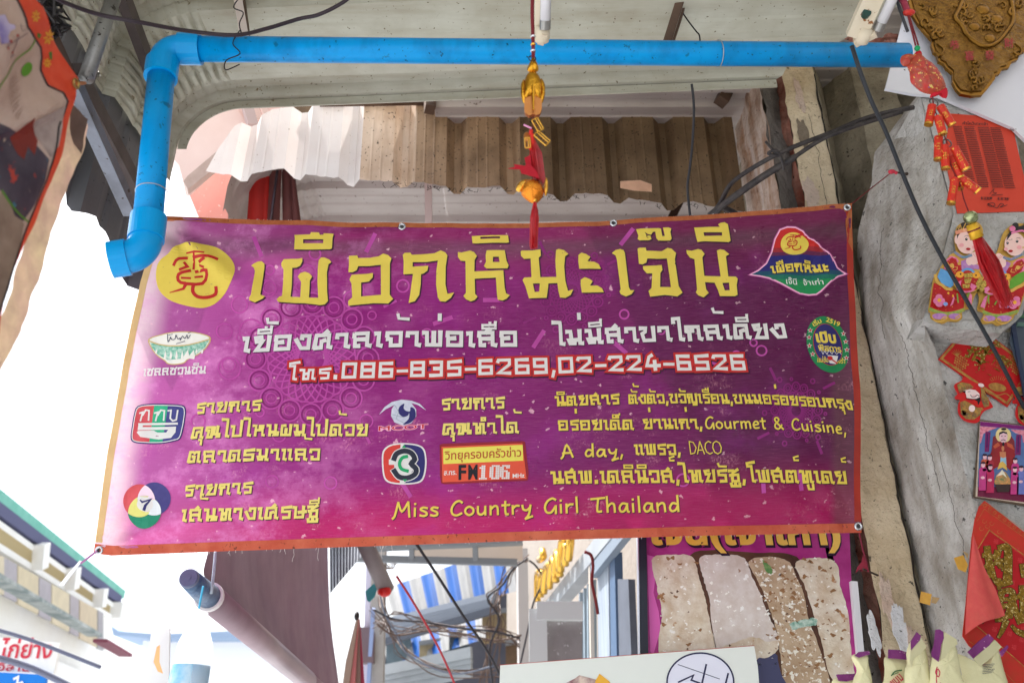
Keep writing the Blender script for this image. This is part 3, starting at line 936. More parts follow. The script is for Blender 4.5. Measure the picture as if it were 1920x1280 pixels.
strip('front_cement_face', 1750, 2.40, 2150, 2.40, 1.0, 2.80, m_greyl, .004, .003, 10, nx=26)
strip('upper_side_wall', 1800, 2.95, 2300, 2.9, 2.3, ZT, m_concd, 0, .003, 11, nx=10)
# wall body continuing towards the camera beyond the frame, so the shade is real
mesh('side_wall', [(2.05, 2.6, 0), (2.05, -2.5, 0), (2.05, -2.5, ZT), (2.05, 2.6, ZT), (2.25, 2.6, 0), (2.25, -2.5, 0), (2.25, -2.5, ZT), (2.25, 2.6, ZT)],
     [(0, 1, 2, 3), (4, 7, 6, 5), (3, 2, 6, 7), (0, 3, 7, 4), (1, 5, 6, 2)], m_greyl, wl)
# cracks running down the joints, and peeled skim patches
m_crk = mat('deep crack', (46, 40, 34), .95)
def crack(x640, Y, z0, z1, wd, seed):
    P = [wpt(x640, Y, z0 + (z1 - z0) * i / 60) + Vector((.012 * noise.noise(Vector((i * .21, seed, 0))) + .006 * noise.noise(Vector((i * .9, seed, 2))), -.004, 0)) for i in range(61)]
    MB().tube(P, [max(.0006, wd * (.6 + .8 * noise.noise(Vector((i * .5, seed, 9))))) for i in range(61)], 5).build('crack', m_crk, wl)
crack(1626, 2.785, 1.4, 4.2, .0045, 1)
crack(1557, 2.83, 1.4, 4.2, .004, 2)
crack(1600, 2.80, 3.2, 4.0, .0014, 5)
random.seed(31)
m_peelp = plaster('pinkish peeled skim', (214, 190, 172), (196, 166, 146), (228, 214, 200))
m_peelw = plaster('white lime skim', (230, 230, 232), (206, 206, 208), (240, 240, 242))
m_brn = plaster('brown damp stain', (128, 114, 96), (104, 90, 72), (150, 138, 120))
def patch(px, py, rx, ry, Y, m, rot=.23, seed=0):
    P = []
    for i in range(40):
        a = 2 * PI * i / 40
        q = 1 + .55 * noise.noise(Vector((math.cos(a) * 1.6, math.sin(a) * 1.6, seed))) + .3 * noise.noise(Vector((math.cos(a) * 5, math.sin(a) * 5, seed + 3)))
        x, y = rx * q * math.cos(a), ry * q * math.sin(a)
        P.append((px + x + y * rot, py + y))
    prism('skim_patch', front(Y), P, .006, m, wl)
for k, (x, y, rx, ry, Y, m) in enumerate(((1668, 1130, 12, 46, 2.78, m_peelp), (1690, 1180, 14, 50, 2.775, m_peelw), (1716, 1215, 10, 40, 2.772, m_peelp), (1640, 1190, 9, 36, 2.79, m_peelw), (1505, 250, 9, 30, 2.80, m_brn), (1520, 360, 14, 26, 2.80, m_peelp), (1500, 180, 8, 26, 2.80, m_peelp), (1560, 1060, 6, 40, 2.84, m_peelw))):
    patch(x, y, rx, ry, Y, m, seed=k)

# protruding end of a beam above, square block with the red sheet on it
PB = front(2.30)
bo = pt('1725,178 1790,186 1880,200 1904,226 1912,300 1925,420 1936,520 1918,590 1876,626 1802,616 1730,603 1748,540 1767,481 1788,400 1760,290')
blk = prism('beam_end_block', PB, bo, .34, m_greyl, wl)
bm = bmesh.new(); bm.from_mesh(blk.data)
bmesh.ops.triangulate(bm, faces=bm.faces[:])
bmesh.ops.subdivide_edges(bm, edges=[e for e in bm.edges if e.calc_length() > .05], cuts=3, use_grid_fill=True)
for v in bm.verts:
    v.co += Vector((0, -1, 0)) * .004 * noise.noise(v.co * 14) + Vector((.003 * noise.noise(v.co * 25), 0, .003 * noise.noise(v.co * 22 + Vector((5, 5, 5)))))
for v in bm.verts:
    wz = v.co.z + wloc(blk).z
    wy = v.co.y + wloc(blk).y
    if wy > 2.32 and wz < 3.35: v.co.y = min(v.co.y, 2.31 + .33 * max(0, (wz - 2.85)) / .5 - wloc(blk).y + .1)
bm.to_mesh(blk.data); bm.free()

# rubble above the pipe end
rb = MB()
for i in range(34):
    p = atY(random.uniform(1590, 1700), random.uniform(66, 92), 2.35)
    rb.ball(p, random.uniform(.008, .024), 5, (1.3, 1, .7))
tag(rb.build('crumbling_rubble', m_brick, wl), kind='stuff')
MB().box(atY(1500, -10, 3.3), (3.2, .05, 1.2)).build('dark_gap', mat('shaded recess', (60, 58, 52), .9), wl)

# ================================================================== the purple banner
class Banner(Plane):
    curved = True
    step = 14.0
    def disp(s, px, py):
        h = .014 * noise.noise(Vector((px * .0032, py * .0045, 1.3)))
        h += .008 * noise.noise(Vector(((px + py * .7) * .011, (py - px * .3) * .004, 7)))
        h += .0028 * noise.noise(Vector(((px - py * .5) * .028, (py + px * .25) * .009, 3)))
        # pull folds running in from the tied corners
        for cx, cy, ang, amp in ((1598, 384, 2.25, .012), (300, 405, .62, .014), (178, 1036, -.5, .007), (1614, 998, -2.4, .005)):
            dx, dy = px - cx, py - cy
            r = math.hypot(dx, dy)
            if r < 420:
                a = math.atan2(dy, dx)
                h += amp * math.sin((a - ang) * 13) * math.exp(-((a - ang) ** 2) * 4) * max(0, 1 - r / 420) * min(1, r / 60)
        # slack near the lower hem, bulge towards the top
        h += .0022 * math.sin(px * .035 + 1.5 * noise.noise(Vector((px * .01, 0, 0)))) * max(0, (py - 820) / 200)
        h += .004 * math.sin(px * .09) * max(0, (px - 1380) / 220) * .6
        return h
    def at(s, px, py, off=0.0):
        return Plane.at(s, px, py, off + s.disp(px, py))
BN = Banner((0, 2.40, 3.22), (0, -1.04, -.20))
topB = pt('300,405 450,411 640,416 850,420 965,421 1120,416 1300,404 1450,393 1598,380')
botB = pt('174,1037 210,1041 400,1034 700,1023 1000,1013 1300,1004 1616,998')
lefB = pt('405,300 530,263 700,227 850,200 1037,174')       # (y, x)
rigB = pt('380,1598 560,1605 720,1611 998,1616')
def bst(s_, t_):
    """cloth coordinates to photograph pixels (Coons patch)"""
    def c(P, u):
        return Vector((P[0][0] + (P[-1][0] - P[0][0]) * u, interp(P, P[0][0] + (P[-1][0] - P[0][0]) * u)))
    T, B = c(topB, s_), c(botB, s_)
    l, r = c(lefB, t_), c(rigB, t_)
    L_, R = Vector((l.y, l.x)), Vector((r.y, r.x))
    P00, P10, P01, P11 = Vector(topB[0]), Vector(topB[-1]), Vector(botB[0]), Vector(botB[-1])
    q = T * (1 - t_) + B * t_ + L_ * (1 - s_) + R * s_ - (P00 * (1 - s_) * (1 - t_) + P10 * s_ * (1 - t_) + P01 * (1 - s_) * t_ + P11 * s_ * t_)
    return q.x, q.y

def banner_cloth():
    m = bpy.data.materials.new('purple vinyl cloth')
    m.use_nodes = True
    N, L = m.node_tree.nodes, m.node_tree.links
    p = N['Principled BSDF']
    uv = N.new('ShaderNodeUVMap'); uv.uv_map = 'UVMap'
    sep = N.new('ShaderNodeSeparateXYZ'); L.new(uv.outputs[0], sep.inputs[0])
    def noi(scale, det=6, sc3=(1, 1, 1), ro=.6):
        mp = N.new('ShaderNodeMapping'); mp.inputs['Scale'].default_value = sc3
        L.new(uv.outputs[0], mp.inputs[0])
        n_ = N.new('ShaderNodeTexNoise'); n_.inputs['Scale'].default_value = scale; n_.inputs['Detail'].default_value = det; n_.inputs['Roughness'].default_value = ro
        L.new(mp.outputs[0], n_.inputs['Vector'])
        return n_.outputs['Fac']
    def mr(src, a, b, c=0, d=1):
        q = N.new('ShaderNodeMapRange'); q.interpolation_type = 'SMOOTHSTEP'
        q.inputs['From Min'].default_value = a; q.inputs['From Max'].default_value = b
        q.inputs['To Min'].default_value = c; q.inputs['To Max'].default_value = d
        L.new(src, q.inputs['Value']); return q.outputs['Result']
    def math_(op, a, b):
        q = N.new('ShaderNodeMath'); q.operation = op; q.use_clamp = False
        for i, v in enumerate((a, b)):
            if isinstance(v, (int, float)): q.inputs[i].default_value = v
            else: L.new(v, q.inputs[i])
        return q.outputs[0]
    cur = None
    def mix(f, c2, first=None):
        nonlocal cur
        q = N.new('ShaderNodeMix'); q.data_type = 'RGBA'
        L.new(f, q.inputs['Factor'])
        if first: q.inputs['A'].default_value = (*lin(first), 1)
        else: L.new(cur, q.inputs['A'])
        q.inputs['B'].default_value = (*lin(c2), 1)
        cur = q.outputs['Result']
    wob = noi(2.2, 3)
    X = math_('ADD', sep.outputs['X'], math_('MULTIPLY', math_('SUBTRACT', wob, .5), .18))
    Y = math_('ADD', sep.outputs['Y'], math_('MULTIPLY', math_('SUBTRACT', wob, .5), .12))
    mix(mr(X, .15, .95), (86, 6, 64), first=(126, 14, 104))                # brighter violet left, plum right
    mix(mr(Y, .74, .95, 0, .9), (166, 10, 84))                            # magenta band at the foot
    mix(mr(Y, .22, .02, 0, .7), (118, 24, 72))                           # wine top
    mix(mr(X, .30, .02, 0, .42), (214, 120, 190))                         # glow at the left end, painted into the cloth colour
    mix(mr(sep.outputs['X'], .055, .01, 0, .75), (248, 226, 226))  # whitish glow along the left edge, painted in
    mix(mr(noi(5, 5, (1.6, .8, 1)), .5, .72, 0, .3), (150, 34, 142))
    # shadow band below the top hem, painted into the cloth colour
    band = math_('MULTIPLY', mr(sep.outputs['Y'], .035, .075), mr(sep.outputs['Y'], .13, .075))
    mix(math_('MULTIPLY', band, .55), (84, 62, 70))
    sideb = math_('MULTIPLY', mr(sep.outputs['X'], .955, .97), mr(sep.outputs['Y'], .2, .6))
    mix(math_('MULTIPLY', sideb, .55), (104, 72, 76))
    # scuffs: abraded threads showing pale
    sc1 = mr(noi(11, 12, (1.3, .75, 1), .72), .545, .66, 0, 1)
    fine = mr(noi(230, 4, (1.6, .4, 1), .8), .46, .60)
    foot = mr(sep.outputs['Y'], .38, .6, .35, 1)
    mix(math_('MULTIPLY', math_('MULTIPLY', math_('MULTIPLY', sc1, fine), foot), .38), (230, 160, 172))
    left_glow = math_('MULTIPLY', mr(X, .5, .08), mr(noi(7, 12, (1.6, .8, 1), .72), .47, .62))
    mix(math_('MULTIPLY', left_glow, .42), (220, 140, 200))  # mottled glow over the left half, painted into the colour
    mix(math_('MULTIPLY', mr(noi(90, 3, (1, .5, 1), .5), .67, .71), .5), (236, 190, 200))
    thr = mr(noi(420, 2, (.12, 1, 1), .5), .45, .75)
    mix(math_('MULTIPLY', thr, .10), (206, 120, 170))
    L.new(cur, p.inputs['Base Color'])
    p.inputs['Specular IOR Level'].default_value = .34
    L.new(mr(noi(5, 6), .35, .7, .26, .42), p.inputs['Roughness'])
    b = N.new('ShaderNodeBump'); b.inputs['Strength'].default_value = .35; b.inputs['Distance'].default_value = .0012
    L.new(math_('ADD', noi(500, 2, (.1, 1, 1)), noi(500, 2, (1, .1, 1))), b.inputs['Height'])
    b2 = N.new('ShaderNodeBump'); b2.inputs['Strength'].default_value = .35; b2.inputs['Distance'].default_value = .02
    L.new(noi(14, 8, (1, .7, 1)), b2.inputs['Height'])
    L.new(b.outputs[0], b2.inputs['Normal'])
    L.new(b2.outputs[0], p.inputs['Normal'])
    tr = N.new('ShaderNodeBsdfTranslucent'); L.new(cur, tr.inputs['Color'])
    mx = N.new('ShaderNodeMixShader'); mx.inputs[0].default_value = .22
    L.new(p.outputs[0], mx.inputs[1]); L.new(tr.outputs[0], mx.inputs[2])
    L.new(mx.outputs[0], N['Material Output'].inputs['Surface'])
    return m
ban = thing('vinyl_banner', BN.at(900, 1015), 'large purple vinyl food stall banner with yellow Thai headline and phone numbers, orange hem', 'banner')
nS, nT = 150, 66
V, F, U = [], [], []
for j in range(nT + 1):
    for i in range(nS + 1):
        x, y = bst(i / nS, j / nT)
        V.append(BN.at(x, y, 0)); U.append((i / nS, j / nT))
for j in range(nT):
    for i in range(nS):
        k = j * (nS + 1) + i
        F.append((k, k + nS + 1, k + nS + 2, k + 1))
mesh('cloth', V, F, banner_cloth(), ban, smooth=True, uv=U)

def bstrip(pr, s0, t0, s1, t1, n=40):
    """border strip of the cloth between two (s,t) corners"""
    if abs(s1 - s0) > abs(t1 - t0):
        a = [bst(s0 + (s1 - s0) * i / n, t0) for i in range(n + 1)]; b = [bst(s0 + (s1 - s0) * i / n, t1) for i in range(n + 1)]
    else:
        a = [bst(s0, t0 + (t1 - t0) * i / n) for i in range(n + 1)]; b = [bst(s1, t0 + (t1 - t0) * i / n) for i in range(n + 1)]
    return pr.poly(a + b[::-1])
m_hem = mat('orange printed hem', (176, 96, 54), .55, n=(12, .5, (170, 84, 44)), n2=(50, .3, (216, 140, 90)), speck=(90, .66, (96, 52, 34)), trans=.2)
m_hemr = mat('red printed hem', (176, 52, 36), .5, n=(12, .5, (140, 40, 34)), trans=.2)
m_heml = mat('cream printed hem', (226, 196, 142), .55, n=(12, .5, (206, 172, 112)), trans=.25)
m_hemb = mat('coral printed hem', (196, 84, 58), .55, n=(9, .6, (228, 130, 96)), speck=(80, .64, (120, 60, 44)), trans=.2)
bstrip(Print(BN), 0, 0, 1, .014).build('top_hem', m_hem, ban)
bstrip(Print(BN), 0, .971, 1, 1).build('bottom_hem', m_hemb, ban, off=.0009)
bstrip(Print(BN), 0, .005, .0095, .966).build('left_hem', m_heml, ban)
bstrip(Print(BN), .9915, .0, 1.0, .966).build('right_hem', m_hemr, ban)
Print(BN).poly(pt('1568,386 1598,381 1601,470 1592,450 1586,420 1588,398')).build('hem_corner', m_hem, ban, off=.0012)

# ---- printed background ornament: rings, bars and lattice balls
m_orn = mat('pink print', (200, 84, 172), .5, n=(9, .4, (160, 46, 128)), trans=.2)
m_ornd = mat('dim violet print', (138, 28, 112), .5, trans=.2)
orn = Print(BN); ornd = Print(BN)
def lattice(cx, cy, R, rx=1.0):
    k_ = 1.0 if R > 60 else .6
    for i in range(14):
        a = PI * i / 14
        P = []
        for k in range(28):
            b = 2 * PI * k / 28
            x, y = R * math.cos(b), R * .30 * math.sin(b)
            P.append((cx + rx * (x * math.cos(a) - y * math.sin(a)), cy + x * math.sin(a) + y * math.cos(a)))
        orn.stroke(P, 3.0 * k_, closed=True)
    orn.ring(cx, cy, R * rx, R, 2.5, 40)
    for i in range(16):
        a = 2 * PI * i / 16
        q = R * 1.26
        ornd.ring(cx + rx * q * math.cos(a), cy + q * math.sin(a), R * .22 * rx, R * .22, R * .035, 20)
        orn.ring(cx + rx * q * math.cos(a), cy + q * math.sin(a), R * .26 * rx, R * .26, 3.2 * k_, 22)
        orn.ring(cx + rx * q * math.cos(a), cy + q * math.sin(a), R * .13 * rx, R * .13, 2.4 * k_, 18)
    for i in range(17):
        a = 2 * PI * (i + .3) / 17
        q = R * (1.66 + .1 * ((i * 7) % 3))
        r = R * (.11 + .05 * ((i * 5) % 3))
        if (i % 3) == 1: continue
        orn.ring(cx + rx * q * math.cos(a), cy + q * math.sin(a), r * rx, r, 2.6, 18)
    for i in range(4):
        a = 2 * PI * (i + .6) / 4
        q = R * 2.0
        x, y = cx + rx * q * math.cos(a), cy + q * math.sin(a)
        orn.stroke([(x, y), (x + rx * 24 * math.cos(a + .2), y + 24 * math.sin(a + .2))], 5)
lattice(584, 672, 84)
orn_l, orn = orn, Print(BN)
lattice(1072, 545, 42)
lattice(1492, 770, 36, .9)
orn_r, orn = orn, orn_l
for x, y, r in ((505, 505, 10), (500, 540, 18), (448, 570, 17), (590, 475, 12), (576, 512, 18), (420, 620, 16), (470, 620, 24), (430, 690, 22), (755, 535, 13), (800, 625, 11), (660, 560, 18), (1280, 900, 13), (1415, 640, 8),
                (1382, 665, 10), (1430, 655, 11), (410, 860, 10), (620, 905, 13), (512, 903, 13), (372, 790, 15), (1240, 620, 8), (1170, 590, 10)):
    orn.ring(x, y, r, r, 3.2, 20)
for x, y, a in ((483, 462, 1.2), (695, 455, -1.1), (925, 561, 0), (830, 600, -.35), (1175, 445, -.9), (1010, 635, -1), (1160, 650, .7), (760, 915, 1.0), (1430, 905, 1.5), (1330, 675, .4), (1500, 900, 1.4)):
    orn.stroke([(x - 17 * math.cos(a), y - 17 * math.sin(a)), (x + 17 * math.cos(a), y + 17 * math.sin(a))], 8)
ornd.build('background_rings', m_ornd, ban, off=.0006)
tag(orn.build('background_ornament', m_orn, ban, off=.0012), kind='stuff')
tag(orn_r.build('faint_background_ornament', mat('faint pink print', (150, 44, 126), .5, n=(9, .6, (128, 26, 102)), trans=.2), ban, off=.0012), kind='stuff')

# ---- lettering
m_yel = mat('yellow print', (238, 212, 88), .5, n=(20, .25, (222, 190, 70)), speck=(60, .70, (190, 160, 90)), trans=.15)
m_yel2 = mat('pale yellow print', (242, 222, 120), .5, speck=(60, .70, (200, 170, 100)), trans=.15)
m_wht = mat('white print', (236, 232, 228), .5, n=(16, .3, (214, 206, 202)), speck=(50, .69, (180, 150, 160)), trans=.15)
m_shd = mat('dark plum print', (52, 12, 44), .5)
m_redp = mat('red print', (196, 40, 38), .5, trans=.1)
O_SH, O_A, O_B, O_C, O_D = .0018, .0024, .0030, .0036, .0042
sh = Print(BN)
for (ox, oy), o_, h_ in HEAD:
    P = [(ox + x / 8, oy + y / 8) for x, y in pt(o_)]
    H = [[(ox + x / 8, oy + y / 8) for x, y in pt(h_)]] if h_ else None
    Print(BN).poly(P, H).build('headline_letter', m_yel, ban, off=O_A)
    sh.poly([(x + 2.6, y + 2.4) for x, y in P], [[(x + 2.6, y + 2.4) for x, y in h] for h in H] if H else None)
sh.build('headline_drop_shadow', m_shd, ban, off=O_SH)
LINES = [  # text, baseline, height of ten units, stroke, font, material, shadow
 ('เยื้องศาลเจ้าพ่อเสือ', '450,659 560,655 700,650 800,649 975,649', 29, 1.95, THAI, m_wht, 'subtitle_lettering'),
 ('ไม่มีสาขาใกล้เคียง', '1040,647 1150,643 1280,638 1400,633 1480,632', 28, 1.95, THAI, m_wht, 'subtitle_lettering'),
 ('รายการ', '366,776 491,770', 20, 1.85, THAI, m_yel2, 'programme_lettering'),
 ('คุณไปไหนผมไปด้วย', '358,823 470,818 580,818 692,817', 22, 1.85, THAI, m_yel2, 'programme_lettering'),
 ('ตลาด5มาแล้ว', '352,868 480,864 602,863', 22, 1.85, THAI, m_yel2, 'programme_lettering'),
 ('รายการ', '345,931 476,925', 21, 1.85, THAI, m_yel2, 'programme_lettering'),
 ('เส้นทางเศรษฐี', '341,978 480,974 600,970', 23, 1.85, THAI, m_yel2, 'programme_lettering'),
 ('รายการ', '827,769 948,765', 21, 1.85, THAI, m_yel2, 'programme_lettering'),
 ('คุณทำได้', '829,815 975,811', 21, 1.85, THAI, m_yel2, 'programme_lettering'),
 ('นิตยสาร', '1041,761 1163,758', 18.5, 1.9, THAI, m_yel, 'magazine_lettering'),
 ('ตั้งตัว,ขวัญเรือน,ขนมอร่อยรอบกรุง', '1178,758 1300,756 1400,757 1460,759 1520,762 1568,766 1599,770', 18, 1.9, THAI, m_yel, 'magazine_lettering'),
 ('อร่อยเด็ด', '1046,807 1190,806', 19, 1.85, THAI, m_yel, 'magazine_lettering'),
 ('ย่านเก่า,', '1205,805 1319,804', 19, 1.85, THAI, m_yel, 'magazine_lettering'),
 ('Gourmet & Cuisine,', '1322,804 1450,805 1540,811 1588,816', 23, 1.3, LATIN, m_yel, 'magazine_lettering'),
 ('A day,', '1052,857 1172,856', 23.5, 1.35, LATIN, m_yel, 'magazine_lettering'),
 ('แพรว,', '1189,853 1278,853', 20, 1.85, THAI, m_yel, 'magazine_lettering'),
 ('DACO', '1292,852 1354,852', 25, .8, DACO, m_yel, 'magazine_lettering'),
 ('นสพ.เดลินิวส์,ไทยรัฐ,โพสต์ทูเดย์', '1033,907 1200,905 1400,904 1500,905 1592,907', 23.5, 1.85, THAI, m_yel, 'newspaper_lettering'),
 ('Miss Country Girl Thailand', '736,969 900,966 1100,961 1278,959', 29, 1.25, LATIN, m_yel, 'title_lettering'),
]
for txt, bl, h, sw, font, m_, nm in LINES:
    lt = font is not THAI
    bl = pt(bl)
    Print(BN).glyphs(txt, bl, h, sw, font, flare=1.0 if lt else 1.25, sm=4 if lt and font is LATIN else 0, dx=1.5, dy=1.6).build('letter_shadow', m_shd, ban, off=O_SH)
    Print(BN).glyphs(txt, bl, h, sw, font, flare=1.0 if lt else 1.25, sm=4 if lt and font is LATIN else 0).build(nm, m_, ban, off=O_A)
for txt, bl, h in (('โทร', '536,713 622,711', 21), ('.086-835-6269,02-224-6526', '622,711 800,707 1000,701 1200,696 1405,693', 30.5)):
    bl = pt(bl)
    Print(BN).glyphs(txt, bl, h, 1.5, THAI, flare=1.15, grow=8.5, dx=2, dy=2.4).build('letter_shadow', m_shd, ban, off=O_SH)
    Print(BN).glyphs(txt, bl, h, 1.5, THAI, flare=1.15, grow=8).build('phone_number_outline', m_redp, ban, off=O_A)
    Print(BN).glyphs(txt, bl, h, 1.5, THAI, flare=1.2).build('phone_number_lettering', m_wht, ban, off=O_B)

# ---- round yellow emblem with the red character
BF = 8.535
blob = [(280 + x / BF, 440 + y / BF) for x, y in pt('110,640 130,500 190,400 310,310 400,210 480,155 600,143 800,145 960,160 1100,205 1240,310 1330,430 1360,560 1330,700 1240,870 1120,1010 1000,1110 850,1160 680,1150 450,1095 300,1030 180,920 125,790')]
blob = [(v[0], v[1]) for v in smooth_pts([(x, y, 0) for x, y in blob], 3, True)]
Print(BN).poly(blob).build('round_emblem', m_yel, ban, off=O_SH)
def ni(pr, fn, k):
    for st, w_ in NI:
        P = [fn(x, y) for x, y in st]
        k_ = k * 1.35
        pr.stroke(P, [q * k_ for q in w_] if isinstance(w_, list) else w_ * k_, smooth=3 if len(P) > 3 else 0)
    return pr
ni(Print(BN), lambda x, y: (280 + x / BF, 440 + y / BF), 1 / BF).build('emblem_character', m_redp, ban, off=O_A)
# ---- pointed logo, top right: origin (1400,420), 4.57 x
def LG(s): return [(1400 + x / 4.57, 420 + y / 4.57) for x, y in pt(s)]
OUT = '40,420 110,385 180,325 225,230 250,120 290,45 350,25 420,28 490,55 540,120 620,175 700,235 750,320 780,370 860,415 790,440 720,490 640,570 600,598 540,598 470,580 400,545 300,500 200,455 120,432'
out = LG(OUT)
m_glow = mat('pale pink print', (240, 180, 206), .5)
c0 = Vector((1400 + 440 / 4.57, 420 + 340 / 4.57))
Print(BN).stroke(out, 5, closed=True).build('logo_outline', mat('soft pink print', (186, 84, 150), .5), ban, off=O_SH)
Print(BN).stroke(out, 2.2, closed=True).build('logo_outline', m_glow, ban, off=O_A + .0002)
def clip_band(P, y0, y1):
    def half(P, f):
        R = []
        for i in range(len(P)):
            a, b = P[i - 1], P[i]
            fa_, fb = f(a), f(b)
            if (fa_ >= 0) != (fb >= 0):
                k = fa_ / (fa_ - fb)
                R.append((a[0] + (b[0] - a[0]) * k, a[1] + (b[1] - a[1]) * k))
            if fb >= 0: R.append(b)
        return R
    P = half(P, lambda p: p[1] - y0)
    return half(P, lambda p: y1 - p[1]) if P else P
bands = [(400, 462, (190, 34, 30)), (462, 470, (150, 36, 44)), (470, 477, (96, 34, 70)), (477, 506, (38, 34, 106)), (506, 514, (24, 72, 96)), (514, 522, (20, 104, 84)), (522, 560, (24, 130, 72))]
for y0, y1, c in bands:
    Print(BN).poly(clip_band(out, y0, y1)).build('logo_band', mat('logo print %d' % y0, c, .5), ban, off=O_A)
Print(BN).ell(1400 + 415 / 4.57, 420 + 165 / 4.57, 25.5, 21.5, 28, .2).build('logo_disc', m_yel, ban, off=O_B)
ni(Print(BN), lambda x, y: (1473 + (x - 330) * .0395, 439 + (y - 290) * .041), .040).build('logo_character', m_redp, ban, off=O_C)
Print(BN).glyphs('เผือกหิมะ', pt('1448,511 1500,507 1555,509'), 14, 2.5, THAI, flare=1.2, dx=1, dy=1.2).build('logo_lettering_shadow', m_shd, ban, off=O_B)
Print(BN).glyphs('เผือกหิมะ', pt('1448,511 1500,507 1555,509'), 14, 2.1, THAI, flare=1.2).build('logo_lettering', m_yel, ban, off=O_C)
Print(BN).text('เจ๊นี เจ้าเก่า', 1476, 530, 1545, 533, 14, .01).build('logo_small_lettering', m_wht, ban, off=O_B)
# ---- round badge: origin (1400,420), 4.57 x
def bell(rx, ry, n=36): return [(1553 + rx * math.cos(2 * PI * i / n) + .16 * ry * math.sin(2 * PI * i / n), 645.5 + ry * math.sin(2 * PI * i / n)) for i in range(n)]
m_grn = mat('green print', (20, 122, 70), .5); m_navy = mat('navy print', (40, 36, 100), .5)
Print(BN).poly(bell(40, 53)).build('badge_rim', m_grn, ban, off=O_SH)
Print(BN).poly(bell(28, 39)).build('badge_disc_edge', m_redp, ban, off=O_A)
Print(BN).poly(bell(27, 38)).build('badge_disc', m_navy, ban, off=O_B)
bt = Print(BN)
bt.text('เริ่ม', 1526, 612, 1541, 604, 12, .02, True); bt.text('2519', 1548, 602, 1575, 611, 12, .03, True)
bt.text('เเม่ช้อย นางรำ', 1533, 678, 1586, 680, 13, .02, True)
bt.build('badge_rim_lettering', m_yel, ban, off=O_B)
st = Print(BN); st2 = Print(BN)
for x, y in cr(1400, 420, 4.57, '545,910 535,970 538,1042 567,1112 837,932 858,1000 868,1070 862,1140'):
    for pr, R in ((st, 5.6), (st2, 3.6)):
        pr.poly([(x + R * (1 if k % 2 == 0 else .42) * math.sin(PI * k / 5), y - R * (1 if k % 2 == 0 else .42) * math.cos(PI * k / 5)) for k in range(10)])
st.build('badge_star', m_wht, ban, off=O_B); st2.build('badge_star_centre', m_redp, ban, off=O_C)
Print(BN).text('เปิบ', 1531, 641, 1570, 642, 26, .05).build('badge_lettering', m_yel, ban, off=O_C)
Print(BN).text('พิสดาร', 1535, 657, 1580, 659, 16, .03).build('badge_lettering', m_yel, ban, off=O_C)
Print(BN).stroke(cr(1400, 420, 4.57, '630,1060 655,1115 668,1085 690,1115 705,1080 735,1110 750,1080 775,1112 800,1090 820,1110'), 1).poly(cr(1400, 420, 4.57, '695,1120 790,1125 770,1195 715,1190')).build('badge_splash', m_wht, ban, off=O_C)
Print(BN).ell(1557, 671, 5, 4).stroke(cr(1400, 420, 4.57, '700,1135 780,1190'), 2.4).build('badge_splash_red', m_redp, ban, off=O_D)
# ---- bowl: origin (240,600), 5.333 x
def BW(s): return [(240 + x / 5.333, 600 + y / 5.333) for x, y in pt(s)]
m_bowl = mat('bowl white print', (238, 232, 222), .5)
m_bgl = mat('gold line print', (206, 176, 110), .5)
bw = smooth_pts([(x, y, 0) for x, y in BW('210,190 330,145 470,118 620,118 760,145 825,185 780,280 700,345 600,395 560,430 470,445 400,435 370,405 290,350 230,270')], 3, True)
bw = [(v[0], v[1]) for v in bw]
Print(BN).poly(bw).stroke(bw, 2, closed=True).build('bowl_edge', m_bgl, ban, off=O_SH)
Print(BN).poly([(x * .975 + .025 * 337, y * .97 + .03 * 653) for x, y in bw]).build('bowl_body', m_bowl, ban, off=O_A)
gp = Print(BN).poly(BW('222,225 300,245 420,265 560,262 700,235 812,200 770,280 690,340 590,385 400,400 300,345 240,275'))
gp.build('bowl_pattern_ground', mat('bowl jade print', (112, 186, 158), .5, n=(90, .9, (222, 238, 226)), n2=(150, .6, (56, 140, 112))), ban, off=O_B)
lf = Print(BN)
for i in range(9):
    x = 270 + 58 * i
    lf.poly(BW('%d,385 %d,300 %d,360 %d,395' % (x + 30 - 8 * (i > 4) * i, x + 44, x + 58, x + 50)) if 0 < i < 7 else BW('%d,330 %d,290 %d,310 %d,340' % (x, x + 10, x + 24, x + 14)))
lf.build('bowl_petals', m_bowl, ban, off=O_C)
Print(BN).stroke(BW('215,210 300,240 430,258 570,255 710,225 820,190'), 2, smooth=3).build('bowl_gold_line', m_bgl, ban, off=O_C)
m_ink = mat('navy ink', (40, 40, 78), .5)
Print(BN).stroke(BW('395,140 400,215 420,190 425,170 440,195 470,190 480,150 500,190 520,180 525,200 545,160 570,185 590,150 600,185 625,150'), 1.3, smooth=3).stroke(BW('405,150 445,140'), 1).stroke(BW('600,130 630,122'), 1).stroke(BW('485,238 570,212'), 1.1).build('bowl_signature', m_ink, ban, off=O_D)
Print(BN).glyphs('เชลล์ชวนชิม', pt('267,705 330,703 387,700'), 14, 2.0, THAI, flare=1.1).build('bowl_caption', m_wht, ban, off=O_A)
